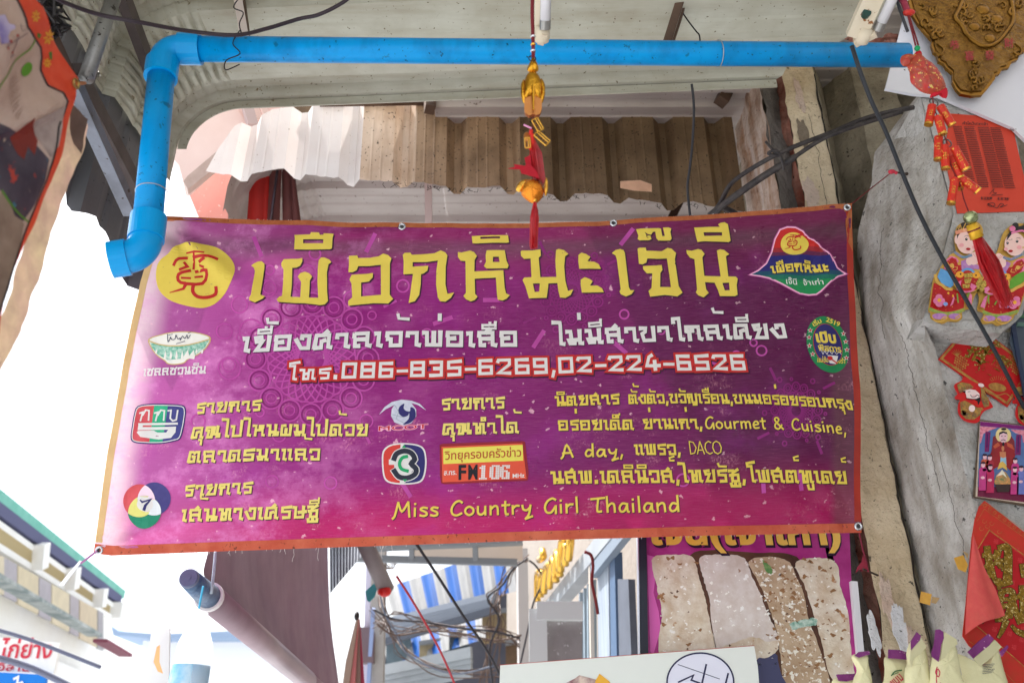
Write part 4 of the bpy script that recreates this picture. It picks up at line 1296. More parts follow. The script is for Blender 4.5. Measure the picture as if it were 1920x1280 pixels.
# ---- channel five style badge
def roundrect(P, k=5): return [(v[0], v[1]) for v in smooth_pts([(x, y, 0) for x, y in P], k, True)]
five = roundrect(BW('100,865 240,845 400,845 540,855 570,900 560,1000 545,1090 520,1180 460,1205 330,1225 160,1225 50,1210 30,1160 45,1060 65,950'), 3)
Print(BN).stroke(five, 3, closed=True).build('square_badge_line', m_navy, ban, off=O_SH)
cols3 = [((196, 66, 74), 0, 1), ((34, 160, 116), 1, 2), ((52, 52, 118), 2, 3)]
def vclip(P, f0, f1):
    sl = -.17
    def xx(p): return p[0] - sl * (p[1] - 795)
    def half(P, f):
        R = []
        for i in range(len(P)):
            a, b = P[i - 1], P[i]
            fa_, fb = f(a), f(b)
            if (fa_ >= 0) != (fb >= 0):
                k = fa_ / (fa_ - fb); R.append((a[0] + (b[0] - a[0]) * k, a[1] + (b[1] - a[1]) * k))
            if fb >= 0: R.append(b)
        return R
    P = half(P, lambda p: xx(p) - f0)
    return half(P, lambda p: f1 - xx(p)) if P else P
five_in = [(297 + (x - 297) * .97, 795 + (y - 795) * .96) for x, y in five]
for c, a, b in cols3:
    Print(BN).poly(vclip(five_in, (240, 284, 309, 360)[a], (240, 284, 309, 360)[b])).build('square_badge_stripe', mat('badge %d print' % a, c, .5, n=(30, .4, tuple(min(255, q + 40) for q in c))), ban, off=O_A)
Print(BN).stroke(five_in, 1.6, closed=True).build('square_badge_line', m_wht, ban, off=O_B)
tb = Print(BN)
for dx in (0, 150, ):
    tb.stroke(BW('%d,930 %d,920 %d,1005' % (118 + dx, 150 + dx, 125 + dx)), 3).stroke(BW('%d,950 %d,900 %d,905 %d,1000' % (150 + dx, 180 + dx, 215 + dx, 205 + dx)), 3)
tb.stroke(BW('400,905 430,900 420,980 445,1005 480,995 495,900'), 3)
tb.stroke(BW('490,1032 110,1040'), 4.2).poly(BW('105,1040 150,1040 145,1068 480,1062 475,1120 430,1175 300,1190 120,1165 85,1120 100,1105 250,1100 290,1120 380,1120 400,1092 95,1098'))
tb.build('square_badge_lettering', m_wht, ban, off=O_B)
# ---- three-circle badge, origin (160,700) 3.556 x
def SV(s): return [(160 + x / 3.556, 700 + y / 3.556) for x, y in pt(s)]
def circ(cx, cy, rx, ry, n=40): return [(cx + rx * math.cos(2 * PI * i / n), cy + ry * math.sin(2 * PI * i / n)) for i in range(n)]
def inter(A, B):
    for i in range(len(B)):
        a, b = B[i - 1], B[i]
        R = []
        f = lambda p: (b[0] - a[0]) * (p[1] - a[1]) - (b[1] - a[1]) * (p[0] - a[0])
        for j in range(len(A)):
            p, q = A[j - 1], A[j]
            fp, fq = f(p), f(q)
            if (fp >= 0) != (fq >= 0):
                k = fp / (fp - fq); R.append((p[0] + (q[0] - p[0]) * k, p[1] + (q[1] - p[1]) * k))
            if fq >= 0: R.append(q)
        A = R
        if not A: return []
    return A
C1, C2, C3 = circ(261, 938, 31, 31), circ(290, 935, 31, 31), circ(272, 960, 31, 31)
for C, c, nm, o_ in ((C1, (204, 74, 80), 'red', O_SH), (C2, (62, 56, 118), 'blue', O_A), (C3, (20, 128, 96), 'green', O_B)):
    Print(BN).poly(C).build('round_badge_circle', mat('circle %s print' % nm, c, .5, n=(30, .3, tuple(min(255, q + 30) for q in c))), ban, off=o_)
Print(BN).poly(inter(C1, C2)).build('round_badge_overlap', mat('circle pale pink print', (236, 206, 220), .5), ban, off=O_C)
Print(BN).poly(inter(C1, C3)).build('round_badge_overlap', mat('circle yellow print', (222, 214, 120), .5), ban, off=O_C)
Print(BN).poly(inter(C2, C3)).build('round_badge_overlap', mat('circle pale print', (224, 226, 228), .5), ban, off=O_C)
I3 = inter(inter(C1, C2), C3)
Print(BN).poly(circ(273, 945, 15, 13)).build('round_badge_centre', m_wht, ban, off=O_D)
Print(BN).stroke(SV('372,845 385,858 440,840 405,880 395,908'), [2.6, 5.5]).build('round_badge_numeral', m_navy, ban, off=O_D + .0005)
# ---- eye logo with four letters, origin (680,720) 3.84 x
def EY(s): return [(680 + x / 3.84, 720 + y / 3.84) for x, y in pt(s)]
Print(BN).poly(EY('120,220 160,165 210,130 280,112 350,118 410,140 460,190 400,150 350,135 385,180 385,230 350,280 290,298 230,275 205,230 210,180 230,150 170,180')).build('eye_logo', mat('silver print', (206, 206, 218), .5, n=(60, .6, (170, 176, 196))), ban, off=O_SH)
Print(BN).poly([(v[0], v[1]) for v in smooth_pts([(x, y, 0) for x, y in EY('300,140 265,165 258,205 290,235 325,225 335,205 330,250 290,290 345,275 380,235 375,180 345,165 340,195 310,190 295,170')], 3, True)]).build('eye_logo_iris', m_navy, ban, off=O_A)
Print(BN).stroke(EY('230,150 260,200 240,250 300,280'), 1).stroke(EY('215,220 300,240'), 1).build('eye_logo_line', mat('grey print', (150, 160, 172), .5), ban, off=O_A)
Print(BN).text('MCOT', 709, 808, 803, 803, 13, .06).build('eye_logo_lettering', mat('pale pink lettering print', (236, 170, 196), .5), ban, off=O_SH)
Print(BN).text('MCOT', 710, 807.5, 802, 802.5, 12, .0).build('eye_logo_lettering', m_redp, ban, off=O_A)
# ---- number three badge
tri = roundrect(EY('140,500 165,455 215,430 300,422 390,432 440,460 458,520 458,600 440,680 400,712 300,722 200,712 155,680 140,600'), 3)
Print(BN).poly(tri).build('number_badge_plate', m_wht, ban, off=O_SH)
tin = [(757.5 + (x - 757.5) * .93, 869 + (y - 869) * .93) for x, y in tri]
Print(BN).poly([p for p in tin if p[0] <= 758]).build('number_badge_left', mat('warm red print', (206, 58, 48), .5), ban, off=O_A)
Print(BN).poly([p for p in tin if p[0] >= 757]).build('number_badge_right', m_navy, ban, off=O_A)
Print(BN).poly(EY('295,432 372,560 372,600 305,712 230,620 220,520')).stroke(EY('200,560 240,560'), 10).build('number_badge_diamond', m_wht, ban, off=O_B)
three = EY('225,540 245,500 300,480 350,495 375,540 350,572 385,610 375,650 320,675 260,665 225,620')
Print(BN).stroke(three, 13, smooth=3).build('number_badge_three', m_wht, ban, off=O_C)
Print(BN).stroke(three, 9.5, smooth=3).build('number_badge_three', m_shd if 0 else mat('near black print', (34, 38, 54), .5), ban, off=O_D)
g2 = EY('320,520 285,530 265,570 280,610 325,625')
Print(BN).stroke(g2, 6, smooth=3).poly(EY('298,435 312,458 282,458')).poly(EY('305,705 320,684 290,684')).build('number_badge_inner', mat('bright green print', (24, 158, 96), .5), ban, off=O_D + .0005)
# ---- radio plate
def RP(s): return [(680 + x / 3.84, 720 + y / 3.84) for x, y in pt(s)]
Print(BN).poly(RP('555,435 580,428 1150,408 1170,415 1195,640 1190,690 1175,695 590,720 565,712 556,660')).build('radio_plate_glow', mat('dark red print', (142, 24, 40), .5), ban, off=O_SH)
Print(BN).poly(RP('568,450 1150,424 1180,680 575,706')).build('radio_plate', mat('orange red print', (222, 84, 56), .5, n=(20, .3, (206, 66, 46))), ban, off=O_A)
Print(BN).poly(RP('580,462 1152,436 1156,550 582,575')).build('radio_plate_band', mat('lime yellow print', (226, 214, 88), .5), ban, off=O_B)
Print(BN).text('วิทยุครอบครัวข่าว', *RP('590,545')[0], *RP('1142,520')[0], 22, .012).build('radio_plate_lettering', mat('rust print', (176, 72, 40), .5), ban, off=O_C)
Print(BN).text('ส.ทร.', *RP('585,655')[0], *RP('676,650')[0], 13, .02).text('MHz', *RP('1080,675')[0], *RP('1166,670')[0], 11, .02).build('radio_plate_lettering', m_wht, ban, off=O_C)
Print(BN).text('F', *RP('690,685')[0], *RP('745,684')[0], 38, .03).text('M', *RP('760,684')[0], *RP('828,682')[0], 38, .03).build('radio_plate_lettering', mat('black print', (24, 22, 30), .5), ban, off=O_C)
dm = Print(BN)
DOT = {'1': ['01100', '11100', '01100', '01100', '01100', '01100', '01100', '11110'], '0': ['01111', '11011', '11011', '11011', '11011', '11011', '11011', '01111'], '6': ['01111', '11011', '11000', '11110', '11011', '11011', '11011', '01111']}
for i, ch in enumerate('106'):
    for r, row in enumerate(DOT[ch]):
        for c_, b_ in enumerate(row):
            if b_ == '1':
                x, y = 842 + 74 * i + 14.5 * c_ - r * .6, 585 + 12.8 * r - (74 * i) * .02
                dm.poly(RP('%.1f,%.1f %.1f,%.1f %.1f,%.1f %.1f,%.1f' % (x, y, x + 13, y - .5, x + 13, y + 11, x, y + 11.5)))
dm.build('radio_plate_numerals', m_wht, ban, off=O_C)

# ---- eyelets and frayed threads
m_eye = mat('zinc eyelet', (200, 200, 204), .25, .9)
m_hole = mat('eyelet hole', (60, 58, 58), .8)
def eyelet(px, py, r=.011):
    c = BN.at(px, py, .002)
    n = BN.n
    m = MB()
    x = Vector((1, 0, 0)); y = n.cross(x).normalized()
    P = [c + (x * math.cos(2 * PI * i / 20) + y * math.sin(2 * PI * i / 20)) * r * .72 for i in range(21)]
    m.tube(P, r * .3, 8, caps=False)
    o = m.build('eyelet', m_eye, ban, smooth=True)
    k = MB().add([c + (x * math.cos(2 * PI * i / 16) + y * math.sin(2 * PI * i / 16)) * r * .6 + n * .0006 for i in range(16)], [tuple(range(16))])
    k.build('hole', m_hole, o)
for px, py in ((754, 426), (1150, 419), (1589, 388), (185, 1031), (1610, 986)): eyelet(px, py, .0125)
fray = MB()
for i in range(90):
    s_ = random.uniform(.02, .96)
    x, y = bst(s_, .998)
    p = BN.at(x, y, 0)
    L_ = random.choice([.004, .006, .008, .012, .03]) if s_ < .45 else random.choice([.002, .003, .005])
    Q = [p]
    d = Vector((random.uniform(-.4, .4), 0, -1))
    for k in range(4):
        Q.append(Q[-1] + (d + Vector((random.uniform(-.5, .5), random.uniform(-.3, .3), 0))) * L_ / 3)
    fray.tube(Q, .0006, 4)
for i in range(140):
    x, y = bst(random.uniform(.01, .99), .001)
    p = BN.at(x, y, .0)
    fray.tube([p, p + Vector((random.uniform(-.004, .004), 0, random.uniform(.001, .006)))], .0006, 3)
tag(fray.build('frayed_threads', mat('pale thread', (206, 196, 192), .8), ban), kind='stuff')

# ================================================================== blue drain pipe
m_pipe = mat('blue pvc', (0, 150, 220), .32, n=(3, .3, (8, 118, 196)), n2=(14, .25, (6, 170, 230)), speck=[(70, .65, (14, 84, 118)), (26, .67, (16, 112, 160))], bump=(50, .12, .002), streak=(14, .6, (10, 104, 160)), spec=.2)
m_pipe2 = mat('blue pvc fitting', (0, 156, 222), .28, n=(5, .3, (4, 130, 206)), spec=.25)
pp = thing('drain_pipe', atT(300, 480, 2.14), 'bright blue plastic drain pipe running across under the awning and turning down at the left', 'pipe')
R = .035
A = atT(352, 92, 2.44); B = atT(1700, 104, 2.62)
top = atT(316, 118, 2.42)
E0 = Vector((A.x - .02, A.y, A.z))
bot = atT(275, 438, 2.16)
MB().tube([A, A + (B - A) * .33, A + (B - A) * .66, B], R, 28).build('horizontal_pipe', m_pipe, pp, smooth=True)
dv = (bot - top).normalized()
dh = (B - A).normalized()
corner = A - dh * .062
c0 = corner
el = []
p_in, p_out = c0 + dh * .052, c0 + dv * .062
for i in range(13):
    t_ = i / 12
    el.append((p_in * (1 - t_) + c0 * t_) * (1 - t_) + (c0 * (1 - t_) + p_out * t_) * t_)
MB().tube(el, R * 1.10, 28).build('elbow', m_pipe2, pp, smooth=True)
MB().tube([p_in - dh * .012, p_in - dh * .012 + dh * .0001, p_in + dh * .045, p_in + dh * .0451], [R * 1.1, R * 1.24, R * 1.24, R * 1.02], 28).build('collar', m_pipe2, pp)
MB().tube([p_out - dv * .012, p_out - dv * .0119, p_out + dv * .045, p_out + dv * .0451], [R * 1.1, R * 1.24, R * 1.24, R * 1.02], 28).build('collar', m_pipe2, pp)
MB().tube([p_out, p_out + (bot - p_out) * .5, bot], R, 28).build('vertical_pipe', m_pipe, pp, smooth=True)
mouth_dir = (atT(205, 503, 2.12) - atT(268, 492, 2.14)).normalized()
c1 = bot + dv * .060
q_in, q_out = bot + dv * .012, c1 + mouth_dir * .042
el = []
for i in range(13):
    t_ = i / 12
    el.append((q_in * (1 - t_) + c1 * t_) * (1 - t_) + (c1 * (1 - t_) + q_out * t_) * t_)
MB().tube([bot - dv * .05, bot - dv * .0499, bot + dv * .018, bot + dv * .0181], [R, R * 1.22, R * 1.22, R * 1.05], 28).build('collar', m_pipe2, pp)
MB().tube(el, R * 1.13, 28, caps=False).build('elbow', m_pipe2, pp, smooth=True)
mo = q_out
MB().tube([mo - mouth_dir * .006, mo - mouth_dir * .0059, mo + mouth_dir * .034, mo + mouth_dir * .0341, mo + mouth_dir * .03, mo - mouth_dir * .02], [R * 1.13, R * 1.26, R * 1.26, R * 1.1, R * 1.08, R * .95], 28, caps=False).build('collar', m_pipe2, pp)

m_wire = mat('thin tie wire', (96, 92, 92), .35, .8)
m_wired = mat('dark tie wire', (46, 40, 40), .5, .5)
def wire(name, P, r, m, label, cat, group=None, k=6, n=6):
    V = smooth_pts(P, k)
    o = MB().tube(V, r, n).build(name, m, smooth=True)
    return tag(o, label, cat, group)
def ringpts(c, ax, r, n=18, a0=0, a1=2 * PI):
    ax = Vector(ax).normalized()
    x = ax.cross(Vector((0, .3, 1))).normalized(); y = ax.cross(x)
    return [Vector(c) + (x * math.cos(a0 + (a1 - a0) * i / n) + y * math.sin(a0 + (a1 - a0) * i / n)) * r for i in range(n + 1)]
pc = A + (B - A) * ((448 - 352) / 1348)
wire('tie_wire', [atT(452, -8, 2.30), atT(438, 14, 2.31), atT(456, 24, 2.32), atT(449, 44, 2.33), atT(452, 62, 2.36)] + [pc + Vector((0, -.04, .03)), pc + Vector((-.012, -.042, -.02)), pc + Vector((.008, -.03, -.045)), pc + Vector((-.03, -.02, -.06)), pc + Vector((-.035, 0, -.075)), pc + Vector((.0, 0, -.055))], .0016, m_wired,
     'dark twisted tie wire holding the blue pipe near its left elbow', 'wire', k=5)
pc = A + (B - A) * ((1328 - 352) / 1348)
wire('tie_wire', ringpts(pc, (1, .1, .15), .0385, 22), .0014, mat('bright tie wire', (180, 180, 178), .3, .8), 'bright loop of wire around the blue pipe near its right end', 'wire', k=2)
wire('tie_wire', [atT(1281, 26, 2.56), atT(1292, 42, 2.55), atT(1306, 60, 2.54), atT(1311, 66, 2.53), atT(1313, 80, 2.56)], .0022, m_wired, 'dark wire from the rusty hanger down to the blue pipe', 'wire')
pc = top + (bot - top) * .78
wire('tie_wire', ringpts(pc, dv, .0385, 22, -.4, PI + .8), .0012, mat('bright tie wire', (180, 180, 178), .3, .8), 'thin pale wire around the lower part of the vertical blue pipe', 'wire', k=2)

# hangers and struts
m_galv = mat('galvanised tube', (150, 150, 148), .38, .55, n=(8, .6, (90, 84, 78)), speck=[(34, .62, (48, 40, 36))], bump=(50, .3, .003))
m_cream = mat('cream painted steel', (222, 208, 200), .45, n=(8, .4, (190, 176, 166)))
hg = thing('awning_hanger', atY(452, 60, 2.1), 'pale pink flat steel hanger above the left end of the blue pipe', 'bracket')
MB().bar(atY(440, -40, 2.12), atY(458, 66, 2.12), .028, .012, (0, 1, 0)).build('hanger_plate', m_cream, hg)
MB().bar(atY(452, -40, 2.13), atY(466, 64, 2.13), .006, .03, (0, 1, 0)).build('hanger_flange', m_rust, hg)
hg = thing('awning_hanger', atY(1255, 78, 2.2), 'rusty angle iron hanger above the blue pipe between the two lamps', 'bracket')
MB().bar(atY(1288, -40, 2.1), atY(1250, 82, 2.2), .028, .008, (0, 1, 0)).build('hanger_plate', m_rust, hg)
MB().bar(atY(1300, -40, 2.12), atY(1262, 80, 2.22), .008, .024, (0, 1, 0)).build('hanger_flange', m_rust, hg)
XP = Plane((-1.08, 0, 0), (1, 0, 0))
tp = thing('tube_framework', XP.at(165, 155), 'grey galvanised tube frame in the dark corner left of the blue pipe', 'metal frame')
MB().tube([XP.at(222, -30), XP.at(161, 148)], .019, 16).build('frame_tube', m_galv, tp, smooth=True)
MB().bar(XP.at(146, 160, -.01), XP.at(252, 398, -.01), .034, .034, (1, 0, 0)).build('lower_rail', mat('scuffed blue grey steel', (118, 122, 132), .4, .4, n=(8, .6, (74, 72, 76)), speck=(34, .64, (60, 44, 36)), bump=(50, .3, .003)), tp)
MB().bar(XP.at(86, 20, -.02), XP.at(150, 160, -.02), .03, .03, (1, 0, 0)).build('upper_rail', m_rust, tp)
XQ = Plane((-1.2, 0, 0), (1, 0, 0))
MB().bar(XQ.at(140, 130), XQ.at(292, 420), .05, .03, (1, 0, 0)).build('rear_rail', mat('brown steel rail', (92, 82, 80), .5, .3, n=(9, .5, (60, 52, 50))), tp)
MB().bar(XQ.at(222, -30), XQ.at(300, 180), .05, .03, (1, 0, 0)).build('rear_brace', mat('brown steel rail', (92, 82, 80)), tp)
ct = MB()
for i in range(26):
    p = XP.at(random.uniform(74, 110), random.uniform(-5, 60), .0)
    ct.tube([p + Vector((random.uniform(-.03, .03), random.uniform(-.03, .03), random.uniform(-.03, .03))) for _ in range(4)], .004, 5)
tag(ct.build('wire_knot', mat('sooty wire', (44, 40, 40), .5)), 'tangle of dark wire at the top of the tube frame beside the left banner', 'wire')
wire('power_cable', [atT(60, -30, 1.95), atT(110, 0, 2.0), atT(180, 26, 2.1), atT(262, 42, 2.15), atT(350, 58, 2.25), atT(440, 66, 2.3), atT(500, 54, 2.35), atT(560, 36, 2.4), atT(600, 27, 2.4), atT(650, 0, 2.4), atT(690, -40, 2.4)], .0052, mat('aged purple black cable', (52, 42, 48), .5),
     'thin dark cable sagging across the top left and over the blue pipe', 'cable')

# ================================================================== banner ties
m_rstr = mat('dark red string', (112, 30, 34), .7)
m_nail = mat('rusty nail', (70, 58, 52), .5, .5)
cor = BN.at(1592, 386, .002)
nailp = atY(1700, 326, 2.44)
wire('tie_string', [cor, atY(1640, 348, 2.45), atY(1672, 323, 2.42)], .0018, m_rstr, 'dark red string from the upper right banner corner to a nail', 'string')
o = MB().tube([atY(1668, 322, 2.40), nailp], .0035, 8).ball(nailp, .006, 5).build('nail', m_nail)
tag(o, 'long rusty nail in the grey wall holding the banner string', 'nail')
tag(MB().ball(atY(1672, 322, 2.40), .009, 6, (1.4, 1, .8)).ball(atY(1680, 324, 2.40), .006, 5).build('string_knot', mat('pink red string', (190, 52, 70), .6)), 'small pink red knot around the nail at the upper right', 'string')
wire('tie_string', [BN.at(1612, 998), atY(1618, 1030, 2.62), atY(1626, 1062, 2.63), atY(1612, 1070, 2.63)], .0022, mat('maroon string', (120, 30, 52), .7), 'maroon string hanging from the lower right banner corner', 'string')
rv = thing('torn_ribbon', atY(1625, 1078, 2.6), 'torn scrap of maroon ribbon tied to a twig below the lower right banner corner', 'ribbon')
prism('ribbon_scrap', front(2.62), pt('1618,1040 1626,1060 1630,1072 1612,1066 1604,1074 1608,1062 1616,1052'), .002, mat('maroon ribbon', (140, 36, 56), .6), rv)
MB().tube([atY(1618, 1066, 2.61), atY(1646, 1078, 2.66)], .003, 6).build('twig', m_nail, rv)
rv = thing('tie_ribbon', BN.at(150, 1080), 'white plastic ribbon tied to the lower left eyelet of the banner', 'ribbon')
MB().bar(BN.at(182, 1032, .004), BN.at(153, 1056, .01), .006, .004).build('ribbon_knot', mat('pink blue ribbon', (170, 110, 160), .4), rv)
k = MB()
k.add([BN.at(156, 1052, .01), BN.at(151, 1050, .01), BN.at(118, 1096, .03), BN.at(127, 1098, .03), BN.at(142, 1070, .025)], [(0, 1, 2, 3), (0, 3, 4)])
k.build('ribbon_tail', mat('white ribbon', (235, 235, 240), .4, trans=.3), rv)

# ================================================================== black cable in front of the wall and the twisted cables
wire('lamp_cable', [atT(1597, 86, 2.42), atT(1612, 132, 2.42), atT(1634, 190, 2.42), atT(1660, 245, 2.44), atT(1690, 320, 2.46), atT(1722, 396, 2.48), atT(1762, 475, 2.5), atT(1816, 570, 2.52), atT(1862, 652, 2.54), atT(1905, 735, 2.56), atT(1950, 820, 2.6)], .0058, mat('black rubber cable', (44, 47, 52), .45),
     'thick black cable falling from the right lamp diagonally across the wall decorations', 'cable', k=8, n=10)
m_tar = mat('tarry black cable', (46, 42, 44), .5, n=(30, .6, (88, 80, 76)), bump=(60, .5, .005))
wire('wall_cable', [atT(1330, 402, 3.25), atT(1348, 385, 3.2), atT(1368, 348, 3.15), atT(1400, 322, 3.1), atT(1452, 292, 3.0), atT(1492, 274, 2.98), atT(1560, 248, 2.96), atT(1612, 226, 2.95), atT(1660, 212, 2.95), atT(1712, 202, 2.98)], .009, m_tar, 'upper of two tarry black cables clipped across the cracked wall', 'cable', 'tarry cables across the wall')
wire('wall_cable', [atT(1325, 420, 3.25), atT(1352, 388, 3.15), atT(1400, 352, 3.05), atT(1440, 325, 3.0), atT(1486, 297, 2.96), atT(1540, 262, 2.94), atT(1600, 238, 2.93), atT(1690, 210, 2.95)], [.013] * 25 + [.008] * 18, m_tar, 'lower thicker tarry black cable with a sleeve, crossing the cracked wall', 'cable', 'tarry cables across the wall')
wire('wall_cable', [atT(1346, 386, 3.2), atT(1378, 400, 3.2), atT(1390, 420, 3.2)], .012, m_tar, 'short stub of tarry cable going down behind the banner top', 'cable', 'tarry cables across the wall')
wire('cable_tie', [atT(1436, 266, 2.96), atT(1448, 280, 2.94), atT(1462, 292, 2.93), atT(1440, 288, 2.93), atT(1456, 282, 2.92), atT(1466, 300, 2.94), atT(1470, 318, 2.96)], .005, m_tar, 'black tie knotted round the cables on the brown render', 'cable tie')
wire('hanging_wire', [atT(1297, 158, 3.1), atT(1301, 200, 3.1), atT(1299, 260, 3.1), atT(1294, 310, 3.1), atT(1289, 350, 3.1), atT(1293, 396, 3.1), atT(1296, 420, 3.1)], .0045, mat('black wire', (50, 50, 54), .4), 'thin black wire hanging straight down in front of the brown fascia', 'wire')
wire('hanging_wire', [atT(1675, -20, 2.3), atT(1690, 26, 2.3), atT(1702, 60, 2.3)], .004, mat('black wire', (50, 50, 54)), 'short dark wire behind the red charm string at the top right', 'wire')

# ================================================================== fluorescent lamps
m_lampb = mat('aged white lamp body', (222, 212, 192), .4, n=(6, .4, (196, 176, 140)), speck=[(40, .64, (140, 90, 50)), (16, .66, (168, 130, 84))])
m_tubew = mat('unlit fluorescent tube', (226, 226, 228), .18, n=(3, .2, (206, 208, 214)), spec=.6)
m_lcap = mat('tube end metal', (160, 158, 154), .3, .8)
def lamp(a, b, wb, label, T, off):
    """batten lamp from end a to end b (pixel, pixel, depth)"""
    A_, B_ = atT(*a), atT(*b)
    d = (B_ - A_).normalized()
    side = d.cross(Vector((0, 1, 0))).normalized()
    down = Vector((0, -.25, -1)).normalized()
    t = thing('fluorescent_lamp', A_, label, 'lamp', 'fluorescent lamps above the blue pipe')
    MB().bar(A_ + d * .02, B_, wb, .03, (0, -1, -.4)).build('batten', m_lampb, t)
    MB().lathe(A_ + Vector(off) * .4 - d * .004, d, [(-.004, .012), (0, .018), (.02, .021), (.04, .018)], 16).build('end_cap', m_lampb, t, smooth=True)
    MB().tube([A_ + Vector(off) + d * .035, B_ + Vector(off)], .0135, 18).build('tube', m_tubew, t, smooth=True)
    MB().tube([A_ + Vector(off) + d * .018, A_ + Vector(off) + d * .04], .0142, 16).build('tube_cap', m_lcap, t)
    MB().bar(A_ + Vector(off) * .1 + d * .0, A_ + Vector(off) * .95 + d * .012, .016, .022).build('socket', m_lampb, t)
    return t
lamp((1012, 80, 2.28), (1016, -120, 2.15), .03, 'white fluorescent batten pointing away at the top centre behind the gold charm', 2.3, (.012, -.03, -.01))
l2 = lamp((1598, 82, 2.36), (1688, -120, 2.18), .05, 'stained white fluorescent lamp at the top right above the end of the blue pipe', 2.3, (.048, -.03, -.006))
MB().lathe(atT(1622, 28, 2.3) , (0, -1, -.4), [(0, .012), (.014, .011)], 14).build('starter', mat('dark green starter', (24, 64, 56), .3), l2)

# ================================================================== white board and gold plaque
PWB = front(2.28)
m_board = mat('white board', (214, 214, 220), .45, n=(4, .25, (196, 196, 206)), speck=[(30, .69, (150, 144, 146))])
wbd = thing('white_board', PWB.at(1720, 178), 'white board behind the gold plaque at the top right', 'board')
prism('board_panel', PWB, pt('1716,-50 1660,166 1712,176 1760,180 1900,240 1990,330 1990,-50'), .012, m_board, wbd)
PGP = front(2.235)
m_gold = mat('antique gold relief', (118, 82, 30), .3, .85, n=(9, .6, (84, 56, 20)), n2=(40, .5, (160, 122, 56)), bump=[(34, .8, .02), (90, .6, .008)])
m_golds = mat('smooth antique gold', (128, 92, 36), .28, .9, n=(9, .5, (94, 64, 22)), bump=(20, .15, .004))
gpq = thing('gold_plaque', PGP.at(1820, 178), 'large scalloped antique gold new year plaque with red characters at the top right', 'plaque')
gl = pt('1740,-40 1700,-10 1710,27 1722,46 1747,75 1746,84 1751,98 1757,103 1760,115 1770,120 1774,127 1786,137 1786,154 1793,167 1801,176 1822,180 1842,178 1854,164 1866,148 1866,141 1874,139 1880,129 1892,127 1897,116 1908,112 1912,100 1922,97 1940,70 1960,40 1975,10 1960,-20 1930,-40')
prism('plaque_plate', PGP, gl, .012, m_golds, gpq)
ins = [(1832 + (x - 1832) * .93, 60 + (y - 60) * .93) for x, y in gl]
prism('plaque_relief_field', Plane((0, 2.231, 0), (0, -1, 0)), ins, .004, m_gold, gpq)
def relief(pts, r, m=m_golds, name='scroll', cl=False):
    P = [PGP.at(x, y, .006) for x, y in pts]
    if cl: P.append(P[0]); P.append(P[1])
    MB().tube(smooth_pts(P, 6), r, 8).build(name, m, gpq, smooth=True)
relief(cr(1560, 0, 3.047, '760,-40 720,60 700,110 740,160 760,200 800,240 870,275 940,250 1000,180 1030,120 1020,20 1000,-40'), .008, name='inner_rim')
random.seed(3)
for cx, cy, n_ in ((1805, 30, 9), (1862, 48, 9), (1740, 28, 6), (1750, 62, 4), (1830, 130, 5), (1832, 160, 4), (1895, 20, 4)):
    for i in range(n_):
        a = random.uniform(0, 2 * PI); rr = random.uniform(4, 18)
        x, y = cx + rr * math.cos(a), cy + rr * math.sin(a)
        q = random.uniform(4, 9)
        relief([(x + q * math.cos(b + a) * (1 - k * .1), y + q * math.sin(b + a) * (1 - k * .1)) for k, b in enumerate([0, .9, 1.8, 2.7, 3.6, 4.6])], random.uniform(.003, .006), random.choice([m_gold, m_golds]))
for x, y, r_ in ((1842, 20, .024), (1868, 38, .022), (1826, 52, .02), (1855, 74, .02)):
    MB().ball(PGP.at(x, y, .004), r_, 8, (1, .35, 1)).build('fruit_boss', m_golds, gpq, smooth=True)
for ch, x, y in (('恭', 1779, 96), ('喜', 1807, 116), ('發', 1845, 115), ('財', 1881, 92)):
    Print(PGP).text(ch, x, y, x + 18, y - 1, 19, .015, True).build('plaque_character', mat('deep red enamel', (150, 24, 34), .5, n=(60, .5, (110, 30, 30))), gpq, off=.0085)
for sx in ((1756, 92), (1902, 92)):
    relief([(sx[0], sx[1] - 8), (sx[0] + 12, sx[1] + 4), (sx[0] + 6, sx[1] + 14), (sx[0] - 4, sx[1] + 8)], .003)

# ================================================================== red prayer sheet on the block
PRS = front(2.292)
m_sheetr = mat('orange red paper', (206, 66, 44), .6, n=(4, .3, (190, 56, 40)), bump=(12, .3, .006))
rs_ = thing('prayer_sheet', PRS.at(1860, 400), 'orange red paper sheet with four columns of dense black text on the beam end', 'paper sheet')
prism('paper', Plane((0, 2.2955, 0), (0, -1, 0)), pt('1782,213 1895,222 1935,396 1795,400 1770,290'), .002, m_sheetr, rs_)
pr = Print(PRS)
def PS(s): return [(1560 + x / 3.047, y / 3.047) for x, y in pt(s)]
random.seed(5)
for c_ in range(4):
    x0, x1 = ((690, 742), (752, 814), (830, 896), (900, 962))[c_]
    for r_ in range(34):
        y = 722 + c_ * 3 + r_ * 10.3
        sh_ = (y - 722) * .245
        xa, xb = x0 + sh_, x1 + sh_ - random.uniform(0, 4)
        x = xa
        while x < xb - 2:
            w_ = random.uniform(3, 6.5)
            pr.poly(PS('%.1f,%.1f %.1f,%.1f %.1f,%.1f %.1f,%.1f' % (x, y, min(xb, x + w_), y + .3, min(xb, x + w_) + 1, y + 5.4, x + 1, y + 5.1)))
            x += w_ + 1.3
tag(pr.build('text_columns', mat('faded black ink', (70, 34, 32), .6), rs_, off=.001), kind='stuff')
pr = Print(PRS).text('คำไหว้เทพเจ้า', *PS('745,712')[0], *PS('890,718')[0], 7, .02, True)
pr.text('新正如意', *PS('850,1140')[0], *PS('915,1142')[0], 6, .03, True).text('新年發財', *PS('945,1143')[0], *PS('1012,1146')[0], 6, .03, True)
